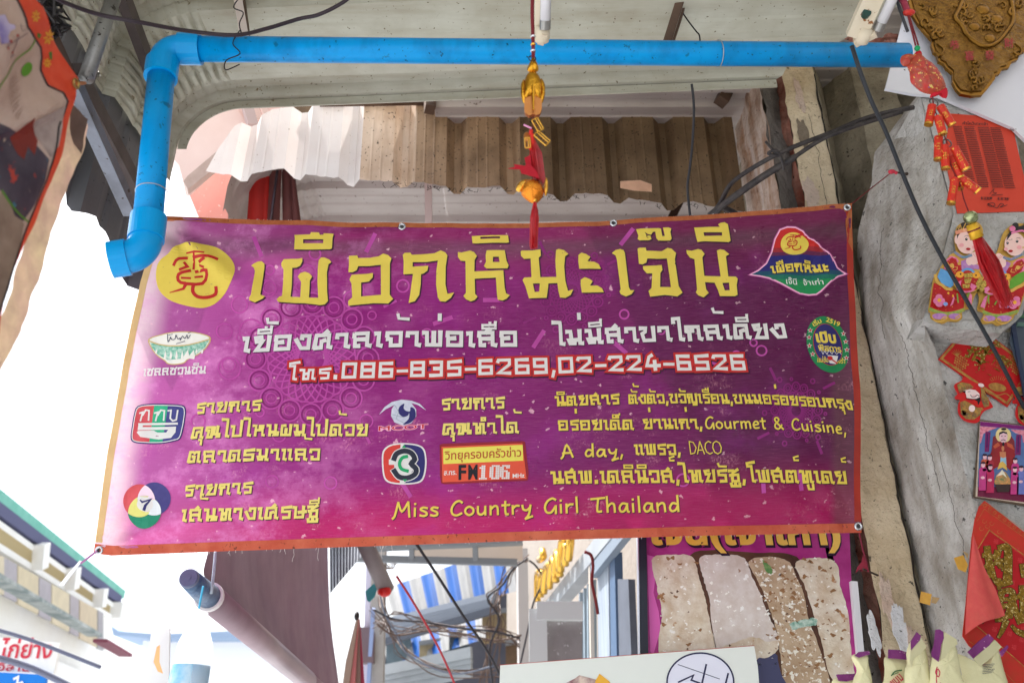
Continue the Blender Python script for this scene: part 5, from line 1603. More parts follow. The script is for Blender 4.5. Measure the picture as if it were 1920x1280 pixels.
pr.stroke(PS('900,1110 925,1080 920,1100 940,1105 910,1118 975,1112'), 1, smooth=3).stroke(PS('890,1165 920,1160 930,1175 900,1180 890,1165 940,1190 960,1165 980,1170 960,1185 1000,1172'), 1.2, smooth=3)
pr.build('heading_and_footer', mat('faded black ink', (70, 34, 32)), rs_, off=.001)

# ================================================================== paper figures
PFG = front(2.285)
def figure(girl):
    t = thing('paper_figure', PFG.at(1860 if girl else 1770, 605), 'printed girl figure in red robe and green cape, hands clasped, right of the red tassel' if girl else 'printed boy figure in red robe and blue cape, hands clasped, left of the red tassel', 'wall decoration', 'pair of printed new year children on the beam end')
    def f(x, y):
        if girl:
            x, y = 955 - (x - 450) - .5 * (y - 370), y + 22
        return (1730 + x / 5.563, 390 + y / 5.563)
    def q(s, k=1):
        return [f(x, y) for x, y in pt(s)]
    lay = [0]
    def pp_(name, m, polys=(), strokes=(), ells=(), off=None):
        lay[0] += 1
        pr = Print(PFG)
        for s in polys: pr.poly(q(s))
        for s, w_ in strokes: pr.stroke(q(s), w_, smooth=4)
        for cx, cy, rx, ry in ells:
            c = f(cx, cy); pr.ell(c[0], c[1], rx / 5.563, ry / 5.563, 20)
        return pr.build(name, m, t, off=.0004 + .0003 * lay[0])
    ol = [(v[0], v[1]) for v in smooth_pts([(x, y, 0) for x, y in q('328,330 340,250 365,185 420,150 500,138 580,150 628,220 622,300 600,420 604,600 590,660 640,740 620,820 560,890 530,950 500,1040 440,1062 410,1090 410,1150 360,1185 270,1180 200,1205 90,1150 82,1090 60,1060 100,800 118,720 170,640 220,570 280,490 345,450')], 3, True)]
    prism('card', PFG, ol, .003, mat('gold foil card', (190, 150, 70), .4, .4), t)
    skin = mat('printed skin', (244, 206, 196), .5, n=(60, .3, (240, 180, 176)))
    red = mat('printed robe red', (186, 26, 30), .5, n=(60, .35, (150, 16, 24)), speck=(160, .64, (222, 170, 80)))
    gold = mat('printed robe gold', (222, 176, 84), .5, n=(90, .4, (196, 130, 60)))
    cape = mat('printed cape %s' % ('green' if girl else 'blue'), (104, 164, 52) if girl else (92, 158, 214), .5, n=(80, .3, (80, 140, 40) if girl else (130, 184, 226)))
    pink = mat('printed pink', (232, 130, 170), .5, n=(90, .5, (206, 70, 130)))
    hair = mat('printed hair', (34, 28, 30), .4)
    vio = mat('printed violet', (170, 110, 180), .5, n=(80, .5, (220, 170, 200)))
    pp_('robe_skirt', red, ['115,780 300,840 440,900 425,1075 240,1112 72,1060'])
    pp_('skirt_hem', mat('printed hem green', (110, 160, 80), .5, n=(90, .7, (200, 180, 80))), strokes=[('78,1055 160,1085 240,1102 330,1092 425,1062', 6)])
    pp_('shoe', vio, ells=[(175, 1130, 80, 32), (335, 1130, 68, 30)])
    pp_('shoe_edge', gold, strokes=[('95,1135 130,1180 190,1185 250,1150 230,1135 190,1165', 2.2), ('285,1160 340,1170 395,1140 385,1120 340,1150', 2.2)])
    pp_('shirt', gold, ['345,455 265,505 380,640 420,690 595,665 592,560 455,520'])
    pp_('cape', cape, ['150,720 185,630 290,680 330,800 285,835 200,800'])
    pp_('cape_border', gold, strokes=[('128,705 150,775 205,812 245,845 300,850', 5.5)])
    pp_('sleeve_edge', pink, ['220,640 235,550 290,505 345,520 375,560 330,600 260,660'])
    pp_('sleeve', red, ['245,640 250,560 300,520 345,540 365,600 420,600 400,690 300,700'])
    pp_('sleeve_motif', gold, strokes=[('255,575 275,600 300,590 320,620 300,640', 1.4), ('310,655 350,650 355,620', 1.4)], ells=[(300, 605, 22, 22)])
    pp_('cuff', vio, ['395,560 450,540 480,590 590,600 580,650 540,640 480,680 400,650'])
    pp_('hand', skin, ells=[(525, 535, 64, 66), (560, 490, 36, 34), (480, 560, 34, 46)])
    pp_('finger_line', mat('printed rose line', (214, 130, 130), .5), strokes=[('540,480 560,505', .7), ('520,485 545,520', .7), ('575,490 590,520', .7)])
    pp_('collar', mat('printed teal', (84, 140, 160), .5, n=(120, .6, (200, 130, 170))), strokes=[('330,470 380,505 430,522 500,500', 5)])
    pp_('head', skin, ells=[(455, 365, 108, 122), (345, 338, 20, 46)])
    if girl:
        pp_('hair', hair, ['350,330 335,240 380,180 450,165 540,190 580,260 560,330 540,262 470,232 390,250 362,320'], ells=[(420, 150, 50, 34), (545, 170, 34, 30)])
        pp_('hair_band', pink, strokes=[('365,262 450,225 545,250', 3.2)], ells=[(560, 205, 32, 30), (365, 225, 14, 14)])
        pp_('earring', gold, ells=[(352, 400, 9, 9)])
    else:
        pp_('hair', hair, ['352,330 350,230 400,165 480,145 560,165 600,240 590,300 560,262 470,240 380,262'])
        pp_('hat_band', mat('printed coral', (224, 130, 110), .5, n=(120, .6, (240, 200, 150))), strokes=[('345,268 400,248 470,238 545,258 595,290', 7)])
        pp_('hat_trim', gold, strokes=[('365,235 385,190 400,240 440,170', 1.6), ('470,150 500,215', 1.6)])
    pp_('eye', hair, ells=[(447, 337, 14, 14), (537, 355, 12, 13), (512, 317, 4, 5)])
    pp_('brow', hair, strokes=[('425,310 450,300 475,308', .6), ('520,325 545,322', .6)])
    pp_('eye_glint', mat('printed white', (250, 250, 250), .5), ells=[(451, 333, 3.5, 3.5), (541, 351, 3, 3)])
    pp_('mouth', mat('printed lip red', (176, 16, 34), .5), ells=[(464, 440, 24, 13)])
    pp_('cheek', mat('printed blush', (240, 168, 170), .5), ells=[(395, 400, 24, 20), (525, 420, 20, 18)])
    pp_('charm_rim', gold, ells=[(458, 775, 152, 122)])
    pp_('charm_field', red, ells=[(458, 775, 138, 110)])
    pp_('charm_arc', cape if not girl else mat('printed cape blue', (92, 158, 214), .5), strokes=[('385,690 430,655 480,655 530,690', 4)])
    pp_('charm_fish', mat('printed orange', (238, 176, 52), .5, n=(120, .5, (230, 120, 50))), ells=[(375, 708, 42, 34), (547, 715, 42, 34)])
    pp_('charm_eye', hair, ells=[(382, 705, 9, 9), (542, 717, 9, 9)])
    pp_('charm_scales', mat('printed olive gold', (140, 120, 44), .5, n=(200, .9, (230, 190, 90))), polys=['420,700 500,690 510,740 420,745', '415,755 500,750 480,800 430,805', '400,812 480,812 470,850 405,850', '575,740 610,760 590,850 550,870 540,800'])
    pp_('ribbon', pink, polys=['330,800 390,770 380,830 340,850', '490,800 550,830 510,880 480,840', '290,990 310,930 320,960 300,1020 270,1040', '440,1040 480,900 500,930 495,1020'], strokes=[('345,860 400,885 460,890 520,870', 3)])
    pp_('tassel_cord', mat('printed leaf green', (120, 160, 60), .5), strokes=[('345,910 355,1000', 2.6), ('470,900 420,990', 2.2)])
    pp_('flower', pink, ells=[(155, 945, 36, 30), (130, 985, 36, 34), (185, 985, 34, 32), (158, 1015, 40, 34)])
    pp_('flower_heart', mat('printed orange', (238, 176, 52)), ells=[(158, 978, 20, 20), (252, 905, 12, 12), (300, 935, 10, 14)])
    pp_('small_flower', mat('printed periwinkle', (130, 160, 220), .5), ells=[(222, 1018, 24, 20)])
figure(False)
figure(True)

# ================================================================== crab charm, firecrackers, bead and tassel
m_redl = mat('glossy lacquer red', (202, 40, 30), .38, n=(30, .4, (160, 20, 22)), speck=(120, .63, (214, 164, 70)), spec=.6)
m_gf = mat('bright gold foil', (222, 168, 70), .25, .9, bump=(40, .3, .003))
def T(px, py, t): return atT(px, py, t)
ch = thing('fish_charm', T(1735, 178, 2.3), 'puffy red and gold glitter fish charm hanging by a red cord beside the gold plaque', 'charm')
MB().tube(smooth_pts([T(1684, -20, 2.3), T(1696, 8, 2.3), T(1702, 24, 2.3)], 4), [.009] * 4 + [.008] * 4 + [.004], 8).build('cord', mat('dusky pink cord', (150, 50, 70), .6), ch)
MB().ball(T(1704, 24, 2.3), .011, 6, (1.5, 1, .7)).build('knot', m_redl, ch)
for dx in (0, 5):
    MB().tube([T(1702 + dx * .4, 28, 2.3), T(1717 + dx, 86, 2.3)], .0022, 6).build('cord', m_rstr, ch)
MB().ball(T(1720, 91, 2.3), .0075, 8).build('bead', mat('green bead', (20, 150, 90), .3), ch, smooth=True)
def puff(name, pl, pts, depth, m, parent, rings=6, seed=1):
    """cushion-like solid: outline swollen towards both sides"""
    P = [(v[0], v[1]) for v in smooth_pts([(x, y, 0) for x, y in pts], 4, True)]
    cx, cy = sum(p[0] for p in P) / len(P), sum(p[1] for p in P) / len(P)
    V, F = [], []
    n = len(P)
    for sgn in (1, -1):
        for r in range(rings + 1):
            k = 1 - r / rings
            hgt = depth * math.sqrt(max(0, 1 - k ** 2.4))
            for x, y in P:
                bmp = .002 * noise.noise(Vector((x * .3, y * .3, seed))) * (1 if 0 < r else 0)
                V.append(pl.at(cx + (x - cx) * k, cy + (y - cy) * k, sgn * hgt + bmp))
        b0 = 0 if sgn == 1 else (rings + 1) * n
        for r in range(rings):
            for i in range(n):
                f_ = (b0 + r * n + i, b0 + r * n + (i + 1) % n, b0 + (r + 1) * n + (i + 1) % n, b0 + (r + 1) * n + i)
                F.append(f_ if sgn == 1 else f_[::-1])
    return mesh(name, V, F, m, parent, smooth=True)
m_glit = mat('gold glitter red cloth', (190, 30, 30), .4, n=(40, .5, (176, 84, 44)), n2=(70, .4, (70, 90, 60)), speck=[(110, .60, (226, 190, 100)), (140, .66, (90, 60, 140))], bump=(80, .6, .006), spec=.6)
PCH = Plane(T(1735, 140, 2.3), (0, -1, -.35))
puff('fish_body', PCH, cr(1560, 0, 3.047, '440,400 430,370 480,300 520,325 580,370 620,420 640,460 650,500 620,530 570,540 520,530 480,500 450,470 445,440'), .02, m_glit, ch)
puff('claw', PCH, cr(1560, 0, 3.047, '390,355 400,320 450,308 480,330 455,345 445,375 410,380'), .009, m_glit, ch, seed=3)
puff('fin', PCH, cr(1560, 0, 3.047, '470,320 490,285 510,300 512,330'), .006, mat('crimson felt', (196, 26, 46), .7), ch, seed=5)
puff('tail', PCH, cr(1560, 0, 3.047, '600,520 650,500 662,530 655,560 640,560 630,540 590,545 560,560 570,530'), .006, mat('crimson felt', (196, 26, 46), .7), ch, seed=7)
MB().tube([PCH.at(1697, 132, 0), PCH.at(1692, 134, .01)], .0012, 5).build('thread', m_wired, ch)

fcs = thing('firecracker_string', T(1790, 380, 2.24), 'string of small red and gold mock firecrackers hanging below the fish charm', 'firecracker string')
MB().tube(ringpts(T(1751, 192, 2.27), (0.2, -1, 0), .0115, 16), .0018, 6, caps=False).build('ring', m_wire, fcs)
MB().tube(ringpts(T(1776, 268, 2.25), (0.2, -1, 0), .0115, 16), .0018, 6, caps=False).build('ring', m_wire, fcs)
MB().tube(smooth_pts([T(1749, 180, 2.27), T(1751, 200, 2.27), T(1765, 240, 2.26), T(1776, 270, 2.25), T(1783, 310, 2.25), T(1800, 345, 2.24), T(1807, 372, 2.24), T(1818, 402, 2.24)], 4), .0016, 6).build('cord', m_rstr, fcs)
CK = [((1748,197),(1741,234)), ((1762,198),(1785,235)), ((1758,217),(1768,252)), ((1760,255),(1759,300)), ((1771,272),(1773,317)), ((1789,276),(1812,318)), ((1784,292),(1800,334)), ((1800,332),(1834,358)), ((1791,334),(1783,382)), ((1801,340),(1801,354))]
m_ckr = mat('firecracker red', (204, 50, 32), .45, n=(30, .4, (176, 34, 26)), speck=(130, .62, (226, 170, 70)), bump=(60, .3, .003))
for i, ((x0, y0), (x1, y1)) in enumerate(CK):
    t0 = 2.26 - .008 * (i % 3)
    a, b = T(x0, y0, t0), T(x1, y1, t0 - .012)
    r_ = .0105 if i != 9 else .007
    d = (b - a).normalized()
    o = MB().tube([a, a + d * .002, b - d * .003, b], [r_ * .7, r_, r_, r_ * .96], 16).build('firecracker', m_ckr, fcs, smooth=False)
    MB().tube([b - d * .004, b + d * .0012, b + d * .0014, b - d * .002], [r_ * 1.05, r_ * 1.05, r_ * .62, r_ * .3], 16).build('gold_end', m_gf, o)
    # gold mark on the side facing out
    mid = (a + b) / 2
    n_ = (CAM - mid); n_ = (n_ - d * n_.dot(d)).normalized(); s_ = d.cross(n_)
    g = MB()
    for (u0, v0, u1, v1) in ((-.5, .28, .5, .28), (-.5, -.28, .5, -.28), (-.45, .3, -.45, -.3), (.1, .3, .1, -.3), (.5, .0, -.5, .0)):
        Lh = (b - a).length * .42
        P_ = [mid + d * (v * Lh) + s_ * (u * r_ * .8) + n_ * (math.sqrt(max(0.01, 1 - (u * .8) ** 2)) * r_ + .0003) for u, v in ((u0, v0), ((u0 + u1) / 2, (v0 + v1) / 2), (u1, v1))]
        g.tube(P_, .0007, 4)
    g.build('gold_mark', m_gf, o)
tb_ = thing('tassel_charm', T(1880, 580, 2.2), 'long red silk tassel with gold head under a glass bead, between the printed children', 'tassel')
MB().tube([T(1806, 372, 2.24), T(1819, 402, 2.22)], .0012, 5).build('cord', m_rstr, tb_)
MB().ball(T(1820, 408, 2.2), .0175, 12, (1, 1, .95)).build('glass_bead', mat('green tinted glass bead', (196, 206, 150), .06, .6, n=(30, .9, (60, 70, 30)), spec=1), tb_, smooth=True)
ta, tbm = T(1821, 420, 2.2), T(1832, 446, 2.2)
dt = (tbm - ta).normalized()
MB().tube([ta, tbm], [.013, .016], 16).build('tassel_head', mat('gold thread', (226, 176, 50), .4, .4, bump=(90, .5, .003)), tb_, smooth=True)
MB().tube([ta + dt * .014, ta + dt * .018], .0152, 16).build('red_band', m_rstr, tb_)
m_silk = mat('crimson silk thread', (186, 22, 30), .3, n=(60, .5, (130, 12, 22)), spec=.7)
tsl = MB(); random.seed(11)
end = T(1882, 556, 2.2)
for i in range(150):
    a = random.uniform(0, 2 * PI); r_ = random.uniform(0, 1) ** .5
    x_, y_ = math.cos(a) * r_, math.sin(a) * r_
    sp = Vector((x_, y_ * .7, x_ * .35))
    e_ = end + sp * .019 + dt * random.uniform(-.035, .03)
    tsl.tube([tbm + sp * .012, tbm + (e_ - tbm) * .5 + sp * .017 + Vector((random.uniform(-.002, .002), 0, 0)), e_], .0009, 4)
tag(tsl.build('tassel_threads', m_silk, tb_), kind='stuff')
MB().tube([tbm, tbm + (end - tbm) * .5, end - dt * .03], [.012, .013, .010], 12).build('tassel_core', mat('dark crimson silk', (150, 14, 24), .4), tb_, smooth=True)

# ================================================================== gold charm at the centre
gc = thing('gold_boat_charm', T(1000, 250, 2.0), 'shiny gold ingot charm on a red cord in front of the blue pipe, centre', 'charm')
MB().tube(smooth_pts([T(999, -20, 2.0), T(998, 20, 2.0), T(999, 60, 2.0), T(1000, 108, 2.0)], 4), .0042, 8).build('cord', mat('dark maroon cord', (110, 26, 34), .6), gc)
for y, m in ((69, m_eye), (84, m_gf), (96, m_eye)):
    MB().lathe(T(999.5, y, 2.0), (0, 0, 1), [(-.003, .004), (0, .006), (.003, .004)], 10).build('cord_bead', m, gc)
MB().tube(ringpts(T(998, 110, 2.0), (.1, -1, 0), .008, 14), .0012, 6, caps=False).build('ring', m_wired, gc)
PGC = Plane(T(1000, 180, 2.0), (0, -1, -.3))
def C6(s): return [(940 + x / 3.459, 100 + y / 3.459) for x, y in pt(s)]
m_shiny = mat('mirror gold', (216, 158, 50), .16, 1.0, n=(14, .5, (150, 100, 20)), bump=[(26, .5, .008), (70, .3, .003)])
m_copper = mat('copper gold', (198, 130, 72), .3, .9, bump=(60, .4, .004))
puff('charm_top', PGC, C6('205,20 185,60 168,100 180,120 232,120 242,95 228,55'), .010, m_shiny, gc)
puff('boat_body', PGC, C6('205,110 165,140 145,200 140,260 150,300 190,290 205,282 220,290 262,300 268,250 262,190 240,140'), .016, m_shiny, gc, seed=2)
puff('boat_side', PGC, C6('150,170 128,200 126,270 142,320 158,320 150,260'), .008, m_shiny, gc, seed=4)
puff('boat_side', PGC, C6('256,165 282,200 284,265 268,320 250,320 262,260'), .008, m_shiny, gc, seed=6)
prism('boat_keel', PGC, C6('150,300 190,285 205,275 222,288 262,305 262,370 250,400 228,410 205,402 180,412 155,395 148,370'), .014, m_copper, gc, off=.006)
MB().tube([PGC.at(999.5, 168, .018), PGC.at(999.5, 212, .016)], [.004, .002], 8).build('keel_ridge', m_shiny, gc)
ab = thing('abacus_charm', T(1005, 270, 1.99), 'cluster of tiny gold abacus and coin trinkets under the gold charm', 'charm')
def abacus(c, ang, w_, h_, name):
    PA = Plane(T(c[0], c[1], 1.99), (0, -1, -.3))
    fx = lambda u, v: (c[0] + (u * math.cos(ang) - v * math.sin(ang)), c[1] + (u * math.sin(ang) + v * math.cos(ang)))
    g = MB()
    for (u0, v0, u1, v1) in ((-w_, -h_, w_, -h_), (-w_, h_, w_, h_), (-w_, -h_, -w_, h_), (w_, -h_, w_, h_), (-w_, -h_ * .3, w_, -h_ * .3)):
        g.tube([PA.at(*fx(u0, v0), .012), PA.at(*fx(u1, v1), .012)], .0015, 6)
    o = g.build(name, m_gf, ab)
    bd = MB()
    for i in range(5):
        u = -w_ + (i + .7) * w_ * 2 / 5.4
        bd.tube([PA.at(*fx(u, -h_)), PA.at(*fx(u, h_))], .0004, 4)
        for v in (-.6, 0.05, .35, .7):
            bd.ball(PA.at(*fx(u, h_ * v)), .0011, 3)
    tag(bd.build('beads', m_copper, o), kind='stuff')
abacus((1016, 263), .72, 15, 6, 'abacus')
abacus((1008, 238), 1.05, 12, 6, 'abacus')
abacus((989, 272), 1.5, 9, 5, 'abacus')
MB().ball(T(988, 256, 2.0), .010, 8, (.8, .3, 1.3)).build('coin', m_copper, ab, smooth=True)
MB().tube([T(982, 234, 1.99), T(997, 241, 1.99)], .0022, 6).build('pink_ribbon', mat('pale pink ribbon', (224, 150, 190), .4), ab)
kn = MB()
for i in range(10): kn.ball(T(997 + random.uniform(-4, 4), 246 + i * 4, 1.985), .005, 4)
kn.build('red_knot', mat('orange red knot', (206, 44, 34), .6), ab)
MB().tube([T(999, 215, 2.0), T(999, 345, 2.0)], .0014, 5).build('cord', m_rstr, ab)
fb = thing('gold_fish_charm', T(1000, 384, 1.98), 'orange gold fish charm with red cloth fins and tassel, over the banner top', 'charm')
PFB = Plane(T(1000, 350, 1.98), (0, -1, -.3))
puff('fish_ball', PFB, C6('130,880 150,835 190,815 240,830 270,870 272,920 240,965 200,972 155,945 130,915'), .020, mat('orange gold foil', (232, 150, 50), .25, .8, n=(20, .6, (196, 96, 20)), bump=(50, .7, .005)), fb)
puff('fish_cheek', PFB, C6('95,870 120,830 170,815 180,830 150,870 120,900 98,890'), .008, m_gf, fb, seed=4)
puff('fish_fin', PFB, C6('282,815 298,815 304,880 290,925 276,900'), .006, m_gf, fb, seed=8)
prism('cloth_fin', PFB, C6('45,765 90,755 80,738 130,745 150,750 165,735 200,752 232,790 245,830 190,812 130,795 120,770'), .004, mat('red felt', (170, 22, 38), .8), fb, off=.018)
prism('cloth_fin', PFB, C6('150,690 190,672 195,740 205,760 160,745'), .004, mat('red felt', (170, 22, 38)), fb, off=.012)
def tassel(name, a, b, r0, r1, n, m, parent, seed):
    random.seed(seed)
    g = MB()
    d = (b - a)
    for i in range(n):
        an = random.uniform(0, 2 * PI); q = random.uniform(0, 1) ** .5
        sp = Vector((math.cos(an) * q, math.sin(an) * q, 0))
        e = b + sp * r1 + d * random.uniform(-.12, .05)
        g.tube([a + sp * r0, a + d * .35 + sp * max(r0, r1) * 1.1, e], .0008, 4)
    return tag(g.build(name, m, parent), kind='stuff')
tassel('silk_fringe', T(1000, 262, 1.99), T(1012, 340, 1.98), .003, .013, 90, m_silk, fb, 5)
MB().ball(PFB.at(1003, 378, .01), .0045, 6).build('bead', m_gf, fb)
MB().tube([T(1003, 384, 1.97), T(1003, 395, 1.97), T(1001, 415, 1.97), T(1001, 440, 1.97), T(1000, 452, 1.97)], [.003, .008, .009, .008, .003], 10).build('tassel_core', mat('dark crimson silk', (150, 14, 24)), fb, smooth=True)
tassel('tassel_threads', T(1003, 380, 1.97), T(1000, 462, 1.97), .003, .009, 110, m_silk, fb, 6)

# ================================================================== red cards and printed god figures on the lower wall
PLW = front(2.388)
m_rcard = mat('embossed red card', (190, 24, 26), .45, n=(20, .3, (160, 14, 22)), bump=(60, .2, .003))
m_gcard = mat('embossed gold', (196, 150, 78), .4, .5, n=(60, .8, (140, 84, 50)), bump=(90, .6, .004))
m_glt = mat('gold glitter', (158, 122, 40), .45, .6, n=(160, .9, (90, 66, 14)), speck=(240, .60, (240, 220, 150)), bump=(150, .9, .005))
def C2p(s): return [(1740 + x / 6.094, 590 + y / 6.094) for x, y in pt(s)]
cd = thing('diamond_card', PLW.at(1870, 760), 'large red diamond new year card with gold pineapples and gold character, below the printed girl', 'new year card')
prism('card', PLW, C2p('118,505 492,66 1200,600 910,1052'), .004, m_rcard, cd)
Print(PLW).stroke(C2p('152,502 496,104 1168,606 902,1012'), 4.4, closed=True).build('gold_border', m_gcard, cd, off=.001)
for cx, cy, s_ in ((375, 550, 1), (1020, 600, 1)):
    g = Print(PLW)
    for r_ in range(7):
        for c_ in range(5):
            x, y = (c_ - 2) * 30 + (r_ % 2) * 15 - 7, (r_ - 3) * 24
            if (x / 85) ** 2 + (y / 88) ** 2 < 1:
                a = -.35
                g.ell(*C2p('%f,%f' % (cx + x * math.cos(a) - y * math.sin(a), cy + x * math.sin(a) + y * math.cos(a)))[0], 1.9, 1.7, 8)
    for k in range(7):
        a = -2.6 + k * .32
        g.stroke(C2p('%f,%f %f,%f' % (cx - 45, cy - 75, cx - 45 + 75 * math.cos(a), cy - 80 + 75 * math.sin(a))), [1.6, .4])
    g.build('pineapple', m_gcard, cd, off=.0012)
o = Print(PLW).text('招', *C2p('415,455')[0], *C2p('620,560')[0], 34, .035, True).text('財', *C2p('600,400')[0], *C2p('790,470')[0], 30, .035, True)
o.text('進', *C2p('500,640')[0], *C2p('720,700')[0], 28, .035, True).text('寶', *C2p('680,560')[0], *C2p('900,680')[0], 32, .035, True)
o.build('gold_character', m_glt, cd, off=.002)
g = Print(PLW)
g.ell(*C2p('790,830')[0], 17, 8, 18, .2)
for k in range(8):
    a = -2.4 + k * .22
    g.stroke(C2p('%f,%f %f,%f' % (800 + 90 * math.cos(a), 800 + 60 * math.sin(a), 800 + 130 * math.cos(a), 800 + 100 * math.sin(a))), .8)
g.build('gold_bowl', m_gcard, cd, off=.0012)
g = Print(PLW)
g.stroke(C2p('400,300 420,240 460,210 480,260 540,210 600,240 650,300 700,290 740,340'), 1.6, smooth=4).stroke(C2p('650,860 700,900 800,920 880,900 930,930'), 1.6, smooth=4)
g.build('gold_scrollwork', m_gcard, cd, off=.0012)

def godcut(dx, dy, label):
    t = thing('printed_god_cutout', PLW.at(1800 + dx, 780 + dy), label, 'wall decoration')
    def q(s): return [(x + dx, y + dy) for x, y in C2p(s)]
    OL = '310,930 340,900 305,830 310,790 370,760 400,730 395,710 440,712 480,740 560,780 620,790 650,880 690,960 740,1040 735,1060 650,1095 600,1160 590,1210 540,1235 440,1215 380,1170 345,1100 350,1010 370,970 320,960'
    prism('card', Plane((0, 2.3835, 0), (0, -1, 0)), [(v[0], v[1]) for v in smooth_pts([(x, y, 0) for x, y in q(OL)], 3, True)], .003, mat('scarlet card', (200, 30, 32), .5), t)
    P3 = Plane((0, 2.382, 0), (0, -1, 0))
    gm = mat('gilt print', (196, 146, 70), .45, .3, n=(80, .9, (120, 40, 60)), n2=(120, .6, (60, 110, 70)))
    Print(P3).poly(q('330,800 380,770 480,790 520,830 440,860 400,880 360,900')).poly(q('365,1000 420,980 480,1010 560,1060 620,1060 590,1150 520,1200 430,1190 375,1130')).poly(q('600,820 640,850 690,980 700,1040 640,1060 610,980')).build('gilt_robe', gm, t)
    gr = Print(P3)
    random.seed(8)
    for i in range(26):
        x, y = random.choice([(430, 1080), (520, 1130), (400, 820), (650, 960), (590, 1100)])
        x += random.uniform(-50, 50); y += random.uniform(-50, 50)
        gr.stroke(q('%f,%f %f,%f %f,%f %f,%f' % (x, y, x + 14, y - 12, x + 26, y, x + 14, y + 10)), .9, smooth=3)
    tag(gr.build('gilt_scroll', m_gcard, t, off=.0006), kind='stuff')
    Print(P3).poly(q('500,1000 540,960 600,970 630,1030 560,1050')).poly(q('380,1090 440,1100 430,1150 400,1150')).build('red_robe', mat('scarlet robe print', (206, 34, 24), .5), t, off=.0008)
    Print(P3).poly(q('395,870 480,850 540,860 585,900 590,940 560,960 500,960 440,950 430,900')).ell(*q('500,1070')[0], 6, 6.5, 14).ell(*q('605,805')[0], 6, 3.5, 12, .3).build('face_and_hand', mat('pale face print', (240, 214, 210), .5), t, off=.001)
    Print(P3).poly(q('390,872 428,868 425,895 400,885')).poly(q('540,965 590,940 600,980 570,1035 562,990 530,975')).stroke(q('485,915 500,940 540,935 560,915 585,935'), 1, smooth=3).stroke(q('455,880 480,878'), .9).stroke(q('430,950 470,965 540,965'), 1.2, smooth=2).build('hair_and_beard', mat('black print god', (30, 22, 26), .5), t, off=.0014)
    Print(P3).stroke(q('505,925 545,925'), 1.1).build('mouth', mat('pink lip print', (220, 120, 130), .5), t, off=.0017)
godcut(0, 0, 'small printed bearded wealth god cutout in red and gilt, left of the framed picture top')
godcut(108, 8, 'second printed wealth god cutout, cut by the right edge under the diamond card')

# framed picture
PFR = front(2.384)
def C3p(s): return [(1790 + x / 6.738, 770 + y / 6.738) for x, y in pt(s)]
fr = thing('framed_picture', PFR.at(1880, 940), 'framed print of a robed deity with attendants before a purple and blue hall, right wall', 'picture')
prism('backing', PFR, C3p('318,112 1200,210 1200,1250 255,1090 240,1070'), .006, mat('picture frame brown', (96, 78, 62), .6, n=(30, .6, (60, 50, 44))), fr)
def fp(name, c, polys=(), ells=(), strokes=(), L=1, n=None):
    g = Print(PFR)
    for s in polys: g.poly(C3p(s))
    for cx, cy, rx, ry in ells: g.ell(*C3p('%f,%f' % (cx, cy))[0], rx / 6.738, ry / 6.738, 18)
    for s, w_ in strokes: g.stroke(C3p(s), w_)
    return g.build(name, mat('picture ' + name + str(c[0]), c, .35, n=n or (60, .4, tuple(int(v * .75) for v in c)), coat=.3), fr, off=.0003 * L)
fp('mount', (206, 188, 168), ['318,128 1190,222 1190,1215 262,1080'], L=1)
fp('hall_floor', (112, 20, 60), ['300,880 1180,880 1180,1190 285,1080'], L=2)
fp('hall_sky', (86, 116, 170), ['320,190 1180,250 1180,960 290,960'], L=3)
fp('top_panel', (124, 14, 110), ['318,135 1180,222 1180,265 318,190'], L=4)
fp('curtain', (226, 150, 164), ['318,195 540,212 440,250 360,290 330,400 315,420', '700,235 1180,262 1180,420 860,400 850,310 760,280'], L=5, n=(120, .8, (190, 70, 110)))
fp('purple_column', (120, 20, 96), ['385,262 450,268 430,520 375,520', '775,300 835,300 830,560 760,560'], L=6)
fp('column_script', (60, 20, 90), strokes=[('410,300 402,460', 2), ('800,330 795,520', 2)], L=7)
fp('throne', (130, 40, 50), ['480,330 560,290 700,300 750,380 760,520 700,560 460,520'], L=7)
fp('halo', (236, 214, 150), ells=[(610, 310, 98, 98)], L=8)
fp('robe', (150, 32, 40), ['500,420 560,390 680,400 740,470 760,560 700,760 640,700 560,700 480,740 440,560'], L=9)
fp('robe_orange', (200, 90, 60), ['480,450 540,400 570,440 500,480', '650,400 720,430 750,500 660,450'], L=10)
fp('sash', (150, 190, 214), ['575,560 640,560 650,700 610,650 565,700'], L=10)
fp('chest', (206, 130, 90), ['560,520 640,520 640,590 600,600 565,580'], ells=[(602, 480, 18, 36)], L=11)
fp('skirt', (228, 186, 90), ['560,660 600,640 640,680 660,760 600,720 530,745'], L=11)
fp('head', (240, 196, 206), ells=[(608, 335, 52, 76)], L=12)
fp('hair', (26, 20, 30), ['552,330 556,280 600,262 650,275 668,330 655,300 608,284 566,300'], ells=[(612, 235, 34, 16), (588, 325, 9, 5), (630, 325, 9, 5), (606, 425, 14, 26)], strokes=[('580,378 606,368 634,380', 1.2)], L=13)
fp('bowl_of_gold', (60, 40, 40), ['500,930 700,930 680,1030 530,1030'], L=12)
fp('treasure', (226, 150, 90), ['490,900 520,820 580,760 640,780 690,860 700,930 500,930'], L=13, n=(90, .9, (60, 120, 80)))
fp('flame', (238, 232, 210), ['520,830 560,790 590,745 620,790 650,850 600,810'], L=14)
